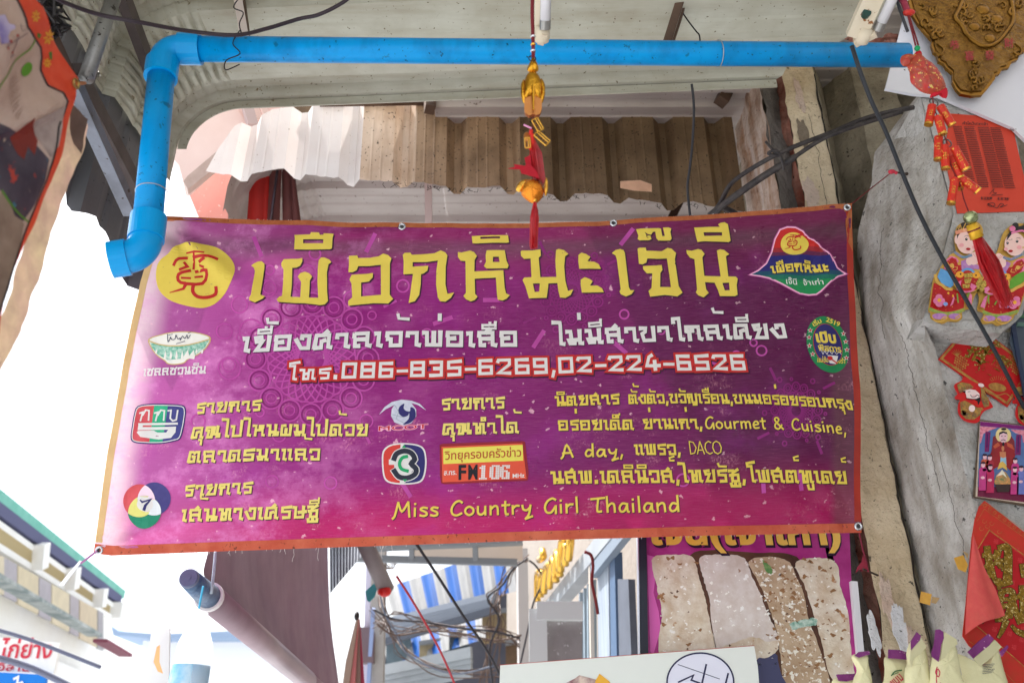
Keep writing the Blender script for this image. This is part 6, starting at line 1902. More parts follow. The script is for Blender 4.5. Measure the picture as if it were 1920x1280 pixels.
for nm, x, y, c in (('attendant', 350, 690, (196, 60, 130)), ('attendant', 435, 600, (170, 40, 60)), ('attendant', 440, 720, (190, 40, 90)), ('attendant', 755, 640, (196, 60, 120)), ('attendant', 750, 750, (196, 90, 60)), ('attendant', 830, 740, (110, 120, 190)), ('attendant', 372, 590, (200, 90, 60))):
    yb = min(1060, y + 320)
    k = 15 + int(y > 650)
    fp(nm, c, ['%d,%d %d,%d %d,%d %d,%d' % (x - 50, y + 60, x + 50, y + 60, x + 44, yb, x - 56, yb)], ells=[(x, y + 60, 48, 40)], L=k)
    fp(nm + '_face', (240, 190, 200), ells=[(x, y, 26, 32), (x - 6, y + 160, 26, 18)], L=k + 1)
    fp(nm + '_hat', (60, 20, 50), ells=[(x, y - 28, 30, 14)], L=k + 1)

# red poster with folded corner
m_post = mat('red festival poster', (178, 16, 26), .45, n=(14, .25, (150, 10, 20)))
m_postb = mat('poster border red', (196, 44, 34), .5, n=(60, .5, (170, 60, 30)))
PPO = front(2.38)
def C4p(s): return [(1780 + x / 3.557, 920 + y / 3.557) for x, y in pt(s)]
po = thing('festival_poster', PPO.at(1880, 1270), 'large red diamond poster with glittering gold characters and its left corner folded over', 'poster')
prism('sheet', PPO, C4p('235,65 275,95 370,170 498,272 620,400 620,1420 498,1400 400,1300 250,1130 130,1030 88,965 110,760 150,310 170,190 200,100'), .003, m_postb, po)
Print(PPO).poly(C4p('265,262 500,445 620,560 620,1420 560,1230 420,1100 270,990 160,880 190,390')).build('inner_field', m_post, po, off=.0006)
gb = Print(PPO)
gb.stroke(C4p('180,400 265,262 500,430 600,520'), 1.6).stroke(C4p('160,880 280,985 420,1100 498,1170'), 1.3).stroke(C4p('185,200 232,120 300,170 400,240 498,310'), .6).stroke(C4p('200,100 240,85 300,120 498,260'), .6)
gb.stroke(C4p('130,1000 250,1090 400,1240 498,1350'), .6)
for i in range(9):
    x, y = 235 + 33 * i, 98 + 24 * i
    gb.ring(*C4p('%f,%f' % (x, y))[0], 3.2, 3.2, .6, 12)
    gb.stroke(C4p('%f,%f %f,%f' % (x - 4, y, x + 5, y + 3)), .5)
for i, (x, y) in enumerate(((230, 200), (280, 215), (330, 270), (250, 235), (210, 250))):
    gb.stroke([(C4p('%f,%f' % (x, y))[0][0] + 5 * math.cos(b) * (1 - b * .1), C4p('%f,%f' % (x, y))[0][1] + 5 * math.sin(b) * (1 - b * .1)) for b in (0, .8, 1.6, 2.4, 3.2, 4, 4.8)], .5)
tag(gb.build('gold_linework', m_gcard, po, off=.0012), kind='stuff')
gb = Print(PPO)
for x, y in ((290, 345), (430, 400), (450, 470), (400, 620), (460, 640), (280, 930), (380, 960), (470, 930), (410, 1050), (460, 1000), (350, 560), (470, 800), (225, 380)):
    gb.text('福', *C4p('%f,%f' % (x, y))[0], C4p('%f,%f' % (x, y))[0][0] + 9, C4p('%f,%f' % (x, y))[0][1] + 2, 10, 0, True)
tag(gb.build('pale_luck_marks', mat('pinkish red print', (206, 60, 66), .5), po, off=.001), kind='stuff')
def brush(name, strokes, k=1):
    g = Print(PPO)
    for s, w_ in strokes: g.stroke(C4p(s), w_, smooth=4)
    return g
ZH1 = [('250,380 262,470 280,560', [12, 15]), ('225,430 300,440', 8), ('215,520 250,500 310,480', 7), ('320,410 315,450 340,500', [13, 10]), ('330,380 375,375 390,420 385,600', [10, 17]), ('325,470 385,460', 8), ('350,520 385,515', 7), ('290,570 330,620 400,600', [8, 14]), ('330,590 330,650', 7)]
ZH2 = [('345,680 335,740 350,780', [12, 11]), ('350,672 405,665 420,710 395,830', [9, 15]), ('350,725 400,720', 7), ('355,765 400,760', 7), ('310,860 360,850 395,820', [7, 12]), ('375,870 350,930 325,975', [12, 5]), ('425,740 440,800 470,870', [9, 13]), ('440,715 480,690 520,660', [6, 15]), ('480,640 490,760 500,860', [10, 16]), ('415,900 450,935 510,960', [5, 13]), ('490,500 500,560', 14), ('215,870 240,840', [7, 5])]
for Z in (ZH1, ZH2):
    g = brush('a', [(s, [q + 2.2 for q in w_] if isinstance(w_, list) else w_ + 2.2) for s, w_ in Z])
    g.build('character_outline', mat('dark olive print', (44, 32, 12), .5), po, off=.0016)
    brush('b', Z).build('glitter_character', m_glt, po, off=.0022)
# folded-over corner: a curled sheet
V, F = [], []
top_, n1, n2 = C4p('150,290')[0], 14, 8
Lf, Rt = C4p('150,290 110,640 88,900 86,965'), C4p('150,290 225,520 300,660 362,832')
for j in range(n1 + 1):
    t_ = j / n1
    def along(P, t):
        q = t * (len(P) - 1); i = min(len(P) - 2, int(q)); f_ = q - i
        return Vector(P[i]) * (1 - f_) + Vector(P[i + 1]) * f_
    a, b = along(Lf, t_), along(Rt, t_)
    for i in range(n2 + 1):
        u = i / n2
        q = a * (1 - u) + b * u
        q.y -= 26 * math.sin(u * PI / 2) * (1 - math.sin(u * PI / 2)) * t_ * 1.2
        V.append(PPO.at(q.x, q.y, .004 + .03 * t_ * math.sin(PI * min(1, u * 1.15 + .05)) ** .6 + .004))
for j in range(n1):
    for i in range(n2):
        k = j * (n2 + 1) + i
        F.append((k, k + 1, k + n2 + 2, k + n2 + 1))
mesh('folded_corner', V, F, mat('poster back coral', (214, 82, 80), .5, n=(10, .4, (196, 66, 66)), n2=(40, .3, (232, 120, 100)), streak=(20, .4, (150, 96, 70), (1, 1, .2)), bump=(30, .2, .004)), po, smooth=True)

# yellow tape scraps
m_tape = mat('yellowed tape', (206, 156, 60), .4, n=(40, .6, (176, 120, 40)))
m_tapeb = mat('brown tape glue', (170, 140, 96), .7, n=(30, .4, (140, 116, 84)))
for s1, s2, lb in (('1789,1045 1806,1040 1815,1058 1811,1072 1797,1066', '1806,1032 1816,1038 1814,1046', 'yellow tape scrap on the grey wall beside the folded poster corner'), ('1727,1108 1747,1113 1744,1134 1724,1128', '1748,1118 1762,1120 1755,1131 1746,1129', 'lower yellow tape scrap on the grey wall above the snack bags')):
    px, py = pt(s1)[0]
    PW_ = Plane(atY(px, py, 2.375 if px > 1760 else 2.42), (-.3, -1, 0) if px < 1760 else (0, -1, 0))
    t = thing('tape_scrap', PW_.at(px, py), lb, 'tape')
    prism('tape', PW_, pt(s1), .003, m_tape, t)
    prism('glue_mark', PW_, pt(s2), .002, m_tapeb, t)

# dark shelf beyond the wall
sf = thing('dark_shelf', atY(1910, 700, 3.0), 'dark metal shelf with coloured packets just visible at the right edge', 'shelf')
PSH = front(2.33)
prism('shelf_back', Plane((0, 2.375, 0), (0, -1, 0)), pt('1893,640 1905,560 2000,560 2000,700 1920,720'), .004, mat('dark shelf steel', (70, 80, 92), .4), sf)
for k, c in enumerate(((150, 50, 60), (70, 110, 80), (90, 120, 110))):
    prism('packet', Plane((0, 2.37, 0), (0, -1, 0)), pt('1908,%d 1990,%d 1990,%d 1906,%d' % (572 + 16 * k, 572 + 16 * k, 580 + 16 * k, 579 + 16 * k)), .006, mat('packet %d' % k, c, .4), sf)
prism('shelf_post', Plane((0, 2.368, 0), (0, -1, 0)), pt('1896,610 1902,596 1935,790 1935,820'), .006, mat('navy shelf edge', (40, 52, 78), .4), sf)

# ================================================================== snack bags
def bag(outline, top, T0, label, fold=None, deco=None, g='snack bags at the lower right'):
    pl = Plane(atT(outline[0][0], outline[0][1], T0), (0, -1, -.15))
    t = thing('snack_bag', pl.at(sum(p[0] for p in outline) / len(outline), 1300), label, 'snack bag', g)
    o = puff('bag_body', pl, outline, .022, m_bag, t, rings=7, seed=T0 * 10)
    prism('purple_seal', pl, top, .004, m_seal, t, off=.0235)
    if fold: prism('fold', pl, fold, .004, m_bagd, t, off=.0225)
    if deco: deco(pl, t)
    return t
m_bag = mat('cream woven plastic', (222, 216, 172), .5, n=(6, .35, (196, 190, 140)), streak=(60, .3, (206, 200, 150), (1, 1, .04)), bump=[(20, .5, .01), (90, .3, .003)])
m_bagd = mat('cream plastic fold', (202, 196, 156), .5, n=(10, .5, (176, 168, 126)))
m_seal = mat('purple printed seal', (112, 40, 104), .5, n=(40, .6, (140, 64, 128)), speck=(70, .62, (226, 190, 210)))
def B5(s): return [(1540 + x / 5.053, 1160 + y / 5.053) for x, y in pt(s)]
bag(B5('120,560 310,550 340,700 110,700'), B5('112,520 310,512 312,560 210,585 135,580'), 2.28, 'half hidden cream snack bag with dark purple seal, lowest at the left of the row')
bag(B5('345,470 330,400 290,345 360,325 430,330 436,400 460,500 480,620 490,720 300,720 310,590 340,520'), B5('285,345 325,308 420,300 428,330 380,345 325,362'), 2.2, 'narrow cream snack bag with a small purple seal, leftmost in the row')
bag(B5('600,360 700,370 800,385 830,470 880,600 880,720 560,720 590,590 600,480'), B5('602,285 700,288 800,318 805,385 700,375 600,368'), 2.24, 'cream snack bag with a wide straight purple seal and green leaf print',
    deco=lambda pl, t: (Print(pl).stroke(B5('625,530 660,490 720,480'), 2.5, smooth=3).stroke(B5('640,520 690,500'), 1.5).build('leaf_print', mat('leaf green print', (70, 110, 70), .5), t, off=.026), Print(pl).text('ขนม', *B5('650,640')[0], *B5('740,560')[0], 24, .02, True).build('bag_lettering', mat('crimson print', (190, 30, 70), .5), t, off=.027)))
bag(B5('810,300 850,200 900,160 960,230 985,290 1010,450 1045,640 1050,720 820,720 790,500 815,420'), B5('812,210 868,122 905,158 895,200 850,250 815,290'), 2.19, 'cream snack bag folded to a point with a pink purple seal', fold=B5('815,300 905,170 960,260 900,330 840,365 820,450 805,400'))
bag(B5('1045,400 1060,300 1120,130 1190,140 1245,190 1290,320 1330,560 1370,720 1060,720 1030,560 1035,460'), B5('1045,100 1080,96 1115,120 1120,180 1095,240 1085,330 1070,400 1010,355 1005,320 1030,240'), 2.16, 'largest cream snack bag with a long upright purple seal at its left', fold=B5('1125,120 1240,190 1250,235 1180,290 1130,360 1085,390 1100,300'),
    deco=lambda pl, t: Print(pl).stroke(B5('1050,450 1035,500 1060,540 1075,500 1050,470 1045,600 1080,600'), 2, smooth=3).build('bag_lettering', mat('crimson print', (190, 30, 70), .5), t, off=.027))
bag(B5('1390,400 1480,460 1560,400 1640,250 1680,290 1730,480 1780,640 1790,720 1340,720 1330,520 1290,330'), B5('1345,310 1450,210 1540,140 1590,185 1545,250 1440,330 1400,370'), 2.22, 'cream snack bag with a broad dark purple folded seal, rightmost in the row', fold=B5('1400,370 1545,250 1600,195 1665,260 1560,370 1460,445'),
    deco=lambda pl, t: [Print(pl).stroke(B5('%d,%d %d,%d' % (1480, 430 + 16 * k, 1590 - 12 * (k % 3), 420 + 16 * k)), .9).build('small_print', m_ink, t, off=.026) for k in range(6)])
prism('seal', front(2.0), B5('1690,310 1765,245 1775,265 1715,350'), .004, m_seal, bpy.data.objects['snack_bag'])

# ================================================================== food poster behind
PFP = front(2.84)
fpz = thing('food_poster', PFP.at(1400, 1280), 'tall pink food poster showing pale fried taro cakes, behind the banner at lower right', 'poster')
prism('panel', PFP, pt('1210,980 1592,980 1597,1100 1606,1230 1612,1330 1214,1330'), .02, mat('magenta poster', (150, 26, 110), .45, n=(3, .6, (176, 44, 130)), n2=(9, .4, (214, 90, 170))), fpz)
m_f1 = mat('pale fried crust', (232, 224, 210), .5, n=(7, .6, (214, 196, 164)), n2=(20, .6, (182, 146, 104)), speck=[(50, .63, (246, 242, 234)), (18, .64, (176, 128, 84)), (30, .68, (140, 92, 56))], bump=(20, .7, .01))
m_f2 = mat('brown seeded cake', (196, 172, 144), .5, n=(12, .8, (166, 136, 104)), speck=[(60, .56, (238, 232, 218)), (70, .64, (140, 98, 64))], bump=(20, .7, .01))
m_f3 = mat('white taro face', (228, 220, 214), .5, n=(8, .6, (204, 190, 182)), n2=(24, .5, (190, 168, 150)), speck=[(40, .62, (246, 244, 240)), (26, .69, (168, 132, 104))])
m_fd = mat('dark gap', (70, 44, 34), .6, n=(9, .6, (120, 80, 56)))
def C1(s): return [(1160 + x / 2.526, 980 + y / 2.526) for x, y in pt(s)]
def blobb(name, s, m, off, seed, jag=.9):
    P = [(v[0], v[1]) for v in smooth_pts([(x, y, 0) for x, y in C1(s)], 9, True)]
    P = [(x + jag * noise.noise(Vector((x * .13, y * .13, seed))) * 2 + jag * noise.noise(Vector((x * .5, y * .5, seed + 3))), y + jag * noise.noise(Vector((x * .13, y * .13, seed + 9))) * 2) for x, y in P]
    Print(PFP).poly(P).build(name, m, fpz, off=off)
Print(PFP).poly(C1('135,150 170,160 175,250 165,330 190,420 200,500 165,620 150,610')).build('pink_edge', mat('bright pink print', (220, 100, 180), .5), fpz, off=.0006)
blobb('taro_gap', '340,150 640,140 840,160 900,300 960,560 1010,760 440,760 380,400', m_fd, .0008, 1)
blobb('taro_cake', '160,170 260,150 352,165 380,260 408,350 435,480 462,620 420,740 220,740 190,560 205,430 180,300', m_f1, .0012, 2)
blobb('taro_cake', '384,165 480,150 592,165 630,250 668,330 700,420 740,500 760,570 720,610 560,640 470,610 440,480 430,360 400,260', m_f3, .0012, 3)
blobb('taro_crust', '560,560 640,540 700,560 755,560 745,610 690,640 560,650 480,600', m_f1, .0016, 4)
blobb('taro_cake', '618,180 700,160 800,180 844,260 884,360 900,460 940,560 985,700 990,780 800,780 765,620 745,500 690,340 650,260', m_f2, .0014, 5)
blobb('taro_cake', '838,190 940,165 1030,190 1050,300 1085,420 1100,600 1110,740 1010,740 960,560 920,420 880,300', m_f1, .0012, 6)
random.seed(44)
for nm, m_, n_, r0, r1 in (('toasted_flecks', mat('toasted brown print', (158, 116, 76), .5, n=(40, .6, (120, 80, 50))), 110, 1.2, 5.5), ('pale_flecks', mat('pale crumb print', (246, 242, 234), .5), 130, .8, 3.2), ('dark_flecks', mat('burnt print', (96, 62, 42), .5), 40, .8, 2.6)):
    pr = Print(PFP)
    for i in range(n_):
        col_ = random.choice([(180, 440, 160), (640, 930, 330), (860, 1080, 220), (400, 720, 240), (660, 940, 330)])
        v = random.uniform(165, 720)
        u = random.uniform(col_[0], col_[0] + (col_[1] - col_[0]) * .75) + (v - 160) * .13 * (1 if col_[0] > 300 else .3)
        if col_[0] == 400 and nm != 'pale_flecks' and v < 520: continue
        c = (1160 + u / 2.526, 980 + v / 2.526)
        q = random.uniform(r0, r1)
        pr.poly([(c[0] + q * (1 + .5 * math.sin(3 * a + i)) * math.cos(a), c[1] + q * (.7 + .4 * math.cos(2 * a + i * 2)) * math.sin(a)) for a in [2 * PI * k / 9 for k in range(9)]])
    tag(pr.build(nm, m_, fpz, off=.0017), kind='stuff')
blobb('blue_shadow_print', '655,650 700,640 745,620 765,700 790,790 650,790', mat('slate blue print', (72, 74, 108), .5), .002, 7)
blobb('herb_print', '680,175 700,190 725,215 722,240 705,235 690,215', mat('herb green print', (70, 130, 70), .5, n=(60, .7, (150, 170, 110))), .002, 8, 1)
blobb('herb_print', '810,480 860,460 930,450 935,480 880,490 830,505', mat('jade herb print', (110, 160, 140), .5, n=(60, .8, (230, 240, 230))), .002, 9, 1.6)
tsh = Print(PFP); tx = Print(PFP)
for pr, dx, dy, bo_ in ((tsh, 2, 3, .07), (tx, 0, 0, .04)):
    pr.text('เจ๊นี(เจ้าเก่า)', 1222 + dx, 1019 + dy, 1578 + dx, 1019 + dy, 66, bo_)
tsh.build('poster_letter_shadow', mat('black purple print', (40, 12, 44), .5), fpz, off=.0024)
tx.build('poster_lettering', mat('golden print', (236, 182, 70), .45, n=(6, .5, (244, 212, 120))), fpz, off=.003)
MB().bar(atY(1203, 960, 2.83), atY(1208, 1330, 2.83), .025, .03, (0, 1, 0)).build('frame_rail', mat('black frame steel', (36, 38, 50), .35), fpz)
MB().bar(atY(1195, 960, 2.83), atY(1200, 1330, 2.83), .005, .03, (0, 1, 0)).build('frame_rail', mat('aluminium trim', (206, 208, 216), .3, .6), fpz)
MB().bar(atY(1600, 1090, 2.83), atY(1622, 1330, 2.83), .02, .02, (0, 1, 0)).build('frame_rail', mat('white trim', (226, 226, 230), .4), fpz)

# ================================================================== white stall sign
PWS = front(2.75)
ws = thing('stall_sign', PWS.at(1180, 1300), 'off white stall sign board with circled logo and food picture, bottom centre', 'sign')
prism('board', PWS, pt('938,1246 1414,1209 1421,1250 1428,1340 934,1340'), .02, mat('off white sign', (226, 230, 222), .4, n=(2, .3, (236, 236, 236))), ws)
Print(PWS).stroke(pt('937,1246 1414,1209.5'), 1).build('red_edge', mat('thin red edge', (180, 70, 60), .5), ws, off=.001)
Print(PWS).ell(1313, 1278, 62, 54, 48).build('logo_disc', mat('lavender white print', (226, 226, 240), .5), ws, off=.0008)
Print(PWS).ring(1313, 1278, 64, 56, 3, 56).stroke([(1271, 1245), (1349, 1272)], 1.2).stroke([(1324, 1245), (1315, 1285)], 3.4).stroke([(1365, 1262), (1358, 1290)], 3.4).stroke([(1272, 1278), (1300, 1265), (1296, 1274), (1312, 1280)], 3.2).build('logo_lines', m_ink, ws, off=.0016)
fd = Print(PWS).poly(pt('1058,1281 1078,1271 1086,1265 1106,1270 1120,1274 1124,1300 1050,1300')); fd.build('taro_print', mat('purple taro print', (110, 40, 70), .5, n=(20, .9, (226, 206, 190))), ws, off=.001)
Print(PWS).poly(pt('1116,1276 1124,1262 1142,1276 1150,1290 1116,1292')).build('mango_print', mat('mango print', (236, 176, 60), .5), ws, off=.0014)

# ================================================================== left foreground banner
XL = Plane((-.93, 0, 0), (1, -.12, 0))
class Curl(Plane):
    curved = True
    step = 12.0
    def at(s, px, py, off=0.0):
        h = .007 * math.sin(py * .02 + px * .028) + .006 * noise.noise(Vector((px * .02, py * .012, 2)))
        # a soft crease running up to the tied eyelet
        dd = (py - 205) * .92 + (px - 90) * .42
        h += .010 * math.exp(-(dd / 16) ** 2) * min(1, max(0, (140 - px) / 60))
        return Plane.at(s, px, py, off + h)
XC = Curl((-.93, 0, 0), (1, -.12, 0))
lb = thing('street_banner', XL.at(20, 600), 'printed vinyl menu banner with red floral edge, tied at the upper left', 'banner')
m_lw = mat('grubby vinyl white', (206, 190, 178), .5, n=(5, .6, (184, 156, 128)), n2=(14, .3, (160, 130, 120)), trans=.25, bump=(40, .2, .004))
inner = pt('-60,-40 20,-40 25,0 34,28 41,52 64,75 79,90 83,107 81,131 90,160 112,174 116,191 110,218 101,240 92,285 82,339 66,378 55,415 38,470 22,525 0,590 -20,650 -60,740')
outer = pt('-60,-42 52,-42 60,0 75,15 94,49 116,94 135,131 144,148 138,165 135,180 127,206 120,240 110,290 98,339 84,378 71,415 52,460 33,503 14,560 0,620 -60,800')
Print(XC).poly(inner).build('print_field', m_lw, lb, off=.002)
Print(XC).poly(outer).build('red_edge', mat('orange red vinyl', (190, 62, 34), .45, n=(8, .5, (160, 44, 30)), n2=(30, .3, (206, 96, 70)), trans=.25), lb, off=0)
Print(XC).stroke(pt('22,-40 25,0 34,28 41,52 64,75 79,90 83,107 81,131 90,160 112,174 116,191 110,218 101,240 92,285 82,339 66,378 55,415 38,470 22,525 0,590 -20,650'), 3.4).build('black_line', mat('black vinyl line', (40, 34, 36), .5), lb, off=.003)
m_dk = mat('dark photo print', (58, 48, 62), .5, n=(12, .7, (90, 80, 90)), speck=[(40, .62, (170, 60, 50)), (34, .66, (190, 170, 150)), (50, .66, (60, 110, 130))])
Print(XC).poly(pt('-60,215 0,232 20,245 40,255 60,270 82,300 78,340 60,385 42,415 20,405 0,365 -60,300')).build('dark_photo', m_dk, lb, off=.0026)
Print(XC).poly(pt('-60,330 -10,370 0,350 20,395 45,420 40,470 20,540 0,590 -60,720')).build('lower_field', mat('tan photo print', (150, 128, 112), .5, n=(9, .8, (96, 76, 66)), n2=(20, .4, (196, 176, 156)), trans=.15), lb, off=.0024)
Print(XC).poly(pt('18,258 34,240 52,222 52,232 64,265 58,292 48,275 40,300 30,290')).build('red_photo', mat('brick red photo print', (130, 46, 36), .5, n=(14, .6, (90, 30, 30))), lb, off=.0032)
Print(XC).poly(pt('54,228 112,200 108,240 98,275 84,296 70,270 60,255')).build('grey_script_photo', mat('greyish script print', (170, 152, 146), .5, n=(24, .7, (130, 110, 108))), lb, off=.0030)
g = Print(XC)
random.seed(2)
for i in range(26):
    y = 150 + i * 3.0
    g.stroke([(14 + random.uniform(0, 4) + i * .4, y), (40 - random.uniform(0, 8) + i * .2, y - 16)], .5)
tag(g.build('tiny_script', mat('brown script print', (130, 100, 84), .5), lb, off=.0034), kind='stuff')
Print(XC).stroke(pt('62,76 56,92 40,104 22,118 10,138 0,156 -8,175'), 2.6, smooth=4).stroke(pt('-4,358 8,380 24,398 52,416'), 3, smooth=4).ell(55, 130, 9, 14, 16, .5).build('green_swirl', mat('leaf green vinyl', (96, 150, 44), .5, trans=.2), lb, off=.0034)
Print(XC).poly(pt('-10,30 4,28 8,40 14,54 6,70 8,82 -10,84')).ell(12, 52, 8, 6).build('violet_splash', mat('violet vinyl', (104, 88, 160), .5, n=(20, .8, (190, 176, 200))), lb, off=.0034)
g = Print(XC)
g.stroke(pt('0,90 20,78 42,64'), 1.2).stroke(pt('26,66 22,86 14,100'), 1.4).stroke(pt('10,108 20,104'), 1.2).stroke(pt('28,46 32,60 38,56'), .8).stroke(pt('16,98 12,112'), 1)
g.build('twig_print', mat('dark twig print', (80, 66, 84), .5), lb, off=.0036)
g = Print(XC)
for x, y in ((4, 92), (12, 80), (10, 78), (14, 100), (24, 68)): g.ell(x, y, 2.6, 2.2, 10)
g.build('berry_print', mat('berry red print', (160, 40, 40), .5), lb, off=.0038)
g = Print(XC)
for cx, cy, r_ in ((58, 32, 9), (94, 70, 11), (95, 118, 7)):
    for k in range(7):
        a = 2 * PI * k / 7 + .3
        g.ell(cx + r_ * .6 * math.cos(a), cy + r_ * .8 * math.sin(a), r_ * .5, r_ * .22, 10, a)
g.build('yellow_flower_print', mat('ochre flower print', (206, 150, 40), .5), lb, off=.0010)
Print(XC).poly(pt('66,62 76,66 74,74 68,70')).poly(pt('98,98 104,96 104,112 100,110')).build('leaf_print', mat('flower leaf print', (70, 110, 40), .5), lb, off=.0012)
class Hem(Plane):
    curved = True
    step = 12.0
    def at(s, px, py, off=0.0):
        return Plane.at(s, px, py, off + .004 * noise.noise(Vector((px * .05, py * .03, 5))) + .002 * math.sin(py * .07 + px * .05))
HM = Hem((-.985, 0, 0), (1, -.12, 0))
hem = pt('128,180 140,205 164,224 158,260 146,306 128,348 109,393 92,450 71,525 54,575 38,620 18,662 0,700 -60,830 -60,740 0,600 52,440 100,320 116,240')
hemj = [(v[0] + 1.8 * noise.noise(Vector((v[0] * .2, v[1] * .2, 1))), v[1]) for v in smooth_pts([(x, y, 0) for x, y in hem], 5, True)]
Print(HM).poly(hemj).build('folded_hem', mat('cream pink vinyl back', (214, 190, 150), .5, n=(7, .8, (206, 160, 150)), n2=(20, .5, (150, 120, 110)), trans=.4), lb)
Print(HM).poly(pt('122,190 140,205 164,224 150,262 146,290 134,270 128,240')).build('folded_hem_shadow_side', mat('shade-toned vinyl back', (120, 98, 88), .6, n=(9, .6, (80, 64, 60)), trans=.1), lb, off=.004)  # darker copy of the hem vinyl, its shade put into the colour
c = XC.at(133, 158, .006)
MB().tube(ringpts(c, (1, -.1, 0), .008, 16), .0024, 8, caps=False).build('eyelet', mat('brass eyelet', (176, 150, 90), .3, .9), lb)
MB().tube([c, XP.at(152, 156, .01)], .004, 6).build('tie', mat('orange tie', (170, 100, 40), .6), lb)

# ================================================================== street behind, left side
SD = Vector((-.156, 1.121, 0)).normalized()          # along the street
NL = Vector((SD.y, -SD.x, 0))                         # facing the street from the left
PSL = Plane((-8, 3, 0), NL)
def alongbar(mb, a, b, w_, h_, pl=PSL, off=0.0): return mb.bar(pl.at(*a, off), pl.at(*b, off), w_, h_)
m_white = mat('flare-whitened paint', (242, 241, 236), .7, n=(2, .3, (228, 224, 214)))  # whitened: lens flare over this side is painted into the colour
m_cream2 = mat('cream wall paint', (214, 196, 150), .8, n=(3, .5, (180, 150, 110)))
lbld = thing('left_shophouse', PSL.at(100, 1500) , 'pale two storey shophouse across the street with a green gutter and white balustrade, lower left', 'building')
e0, e1 = (-160, 818), (222, 1114)
alongbar(MB(), e0, e1, .35, .22, off=0).build('green_gutter', mat('green painted gutter', (96, 176, 156), .5, n=(3, .4, (140, 200, 186))), lbld)  # green lightened as well, the flare's veil is in the colour
alongbar(MB(), (-160, 850), (214, 1124), .8, .22, off=-.2).build('dark_eave', mat('deep eave board', (92, 94, 124), .8), lbld)
V = [PSL.at(-200, 868, 0), PSL.at(212, 1128, 0)]
z1 = V[0].z; 
a_, b_ = PSL.at(-200, 868), PSL.at(214, 1130)
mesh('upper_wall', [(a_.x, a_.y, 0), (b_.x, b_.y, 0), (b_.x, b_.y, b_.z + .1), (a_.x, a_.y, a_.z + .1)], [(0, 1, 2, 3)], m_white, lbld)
# balustrade with louvred panels between posts
c0_, c1_ = (-160, 880), (208, 1138)
d0_, d1_ = (-160, 935), (205, 1160)
def lerp2(a, b, t): return (a[0] + (b[0] - a[0]) * t, a[1] + (b[1] - a[1]) * t)
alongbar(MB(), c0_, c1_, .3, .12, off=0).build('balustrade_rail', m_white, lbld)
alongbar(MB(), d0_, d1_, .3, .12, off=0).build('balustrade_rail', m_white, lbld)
def tpar(px): return (px - c0_[0]) / (c1_[0] - c0_[0])
for px in (52, 115, 170, 205):
    t_ = tpar(px)
    p, q = PSL.at(*lerp2(c0_, c1_, t_), .2), PSL.at(*lerp2(d0_, d1_, t_), .2)
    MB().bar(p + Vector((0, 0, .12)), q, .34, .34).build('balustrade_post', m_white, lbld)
slat = MB()
for i in range(60):
    px = -30 + i * 4.2
    if px > 206 or min(abs(px - q) for q in (52, 115, 170, 205)) < 6: continue
    t_ = tpar(px)
    slat.bar(PSL.at(*lerp2(c0_, c1_, t_), .12), PSL.at(*lerp2(d0_, d1_, t_), .12), .05, .07)
tag(slat.build('balustrade_slats', mat('tan louvre', (190, 172, 130), .8), lbld), kind='stuff')
# lower awning and shop level
PSL2 = Plane((-6.5, 3, 0), NL)
sa = thing('left_shop_awning', PSL2.at(100, 1200), 'ragged green canvas shop awning below the left shophouse balustrade', 'awning')
MB().bar(PSL2.at(-160, 996), PSL2.at(178, 1190), .3, .06).build('awning_edge', mat('greenish canvas edge', (120, 132, 130), .7, n=(3, .8, (196, 198, 194))), sa)
MB().bar(PSL2.at(188, 1200), PSL2.at(236, 1228), .3, .07).build('awning_edge', mat('dull red canvas', (130, 70, 84), .7), sa)
shop = thing('shop_building', PSL.at(100, 1500), 'sunlit shop front with yellow panels and mauve shutters under the ragged awning, lower left', 'shop front')
PSL3 = Plane((-7.6, 3, 0), NL)
for px0, px1, c in ((-60, 8, (214, 202, 176)), (8, 32, (178, 172, 176)), (34, 72, (212, 198, 168)), (74, 96, (176, 170, 174)), (98, 130, (214, 202, 172)), (132, 148, (176, 170, 172)), (150, 182, (206, 190, 162)), (184, 194, (170, 166, 168))):
    y0 = 1040 + px0 * .56; y1 = 1040 + px1 * .56
    prism('wall_panel', PSL3, [(px0, y0), (px1, y1), (px1, y1 + 70), (px0, y0 + 72)], .05, mat('shop panel %d' % px0, c, .8, n=(3, .4, tuple(int(v * .85) for v in c))), shop)
a_, b_ = PSL3.at(-200, 1010, -.1), PSL3.at(200, 1160, -.1)
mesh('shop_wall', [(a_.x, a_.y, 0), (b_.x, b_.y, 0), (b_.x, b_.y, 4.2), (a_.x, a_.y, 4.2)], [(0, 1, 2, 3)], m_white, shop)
PSG = front(9.0)
sg = thing('grilled_chicken_sign', PSG.at(50, 1300), 'white shop sign with red Thai lettering and blue lower band at the bottom left corner', 'sign')
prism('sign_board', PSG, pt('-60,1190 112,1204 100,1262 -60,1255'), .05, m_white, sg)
Print(PSG).text('ไก่ย่าง', -2, 1232, 96, 1233, 44, .02).build('sign_lettering', mat('pinkish red sign paint', (206, 50, 70), .5), sg, off=.01)
Print(PSG).text('อีสาน', -6, 1256, 56, 1258, 20, .02).build('sign_lettering', mat('pinkish red sign paint', (206, 50, 70)), sg, off=.01)
prism('blue_band', Plane((0, 8.9, 0), (0, -1, 0)), pt('-60,1256 86,1264 82,1300 -60,1300'), .05, mat('sign blue', (20, 120, 210), .5), sg)
Print(Plane((0, 8.88, 0), (0, -1, 0))).stroke(pt('26,1272 34,1268 32,1282 42,1278'), 4).build('white_mark', m_white, sg)
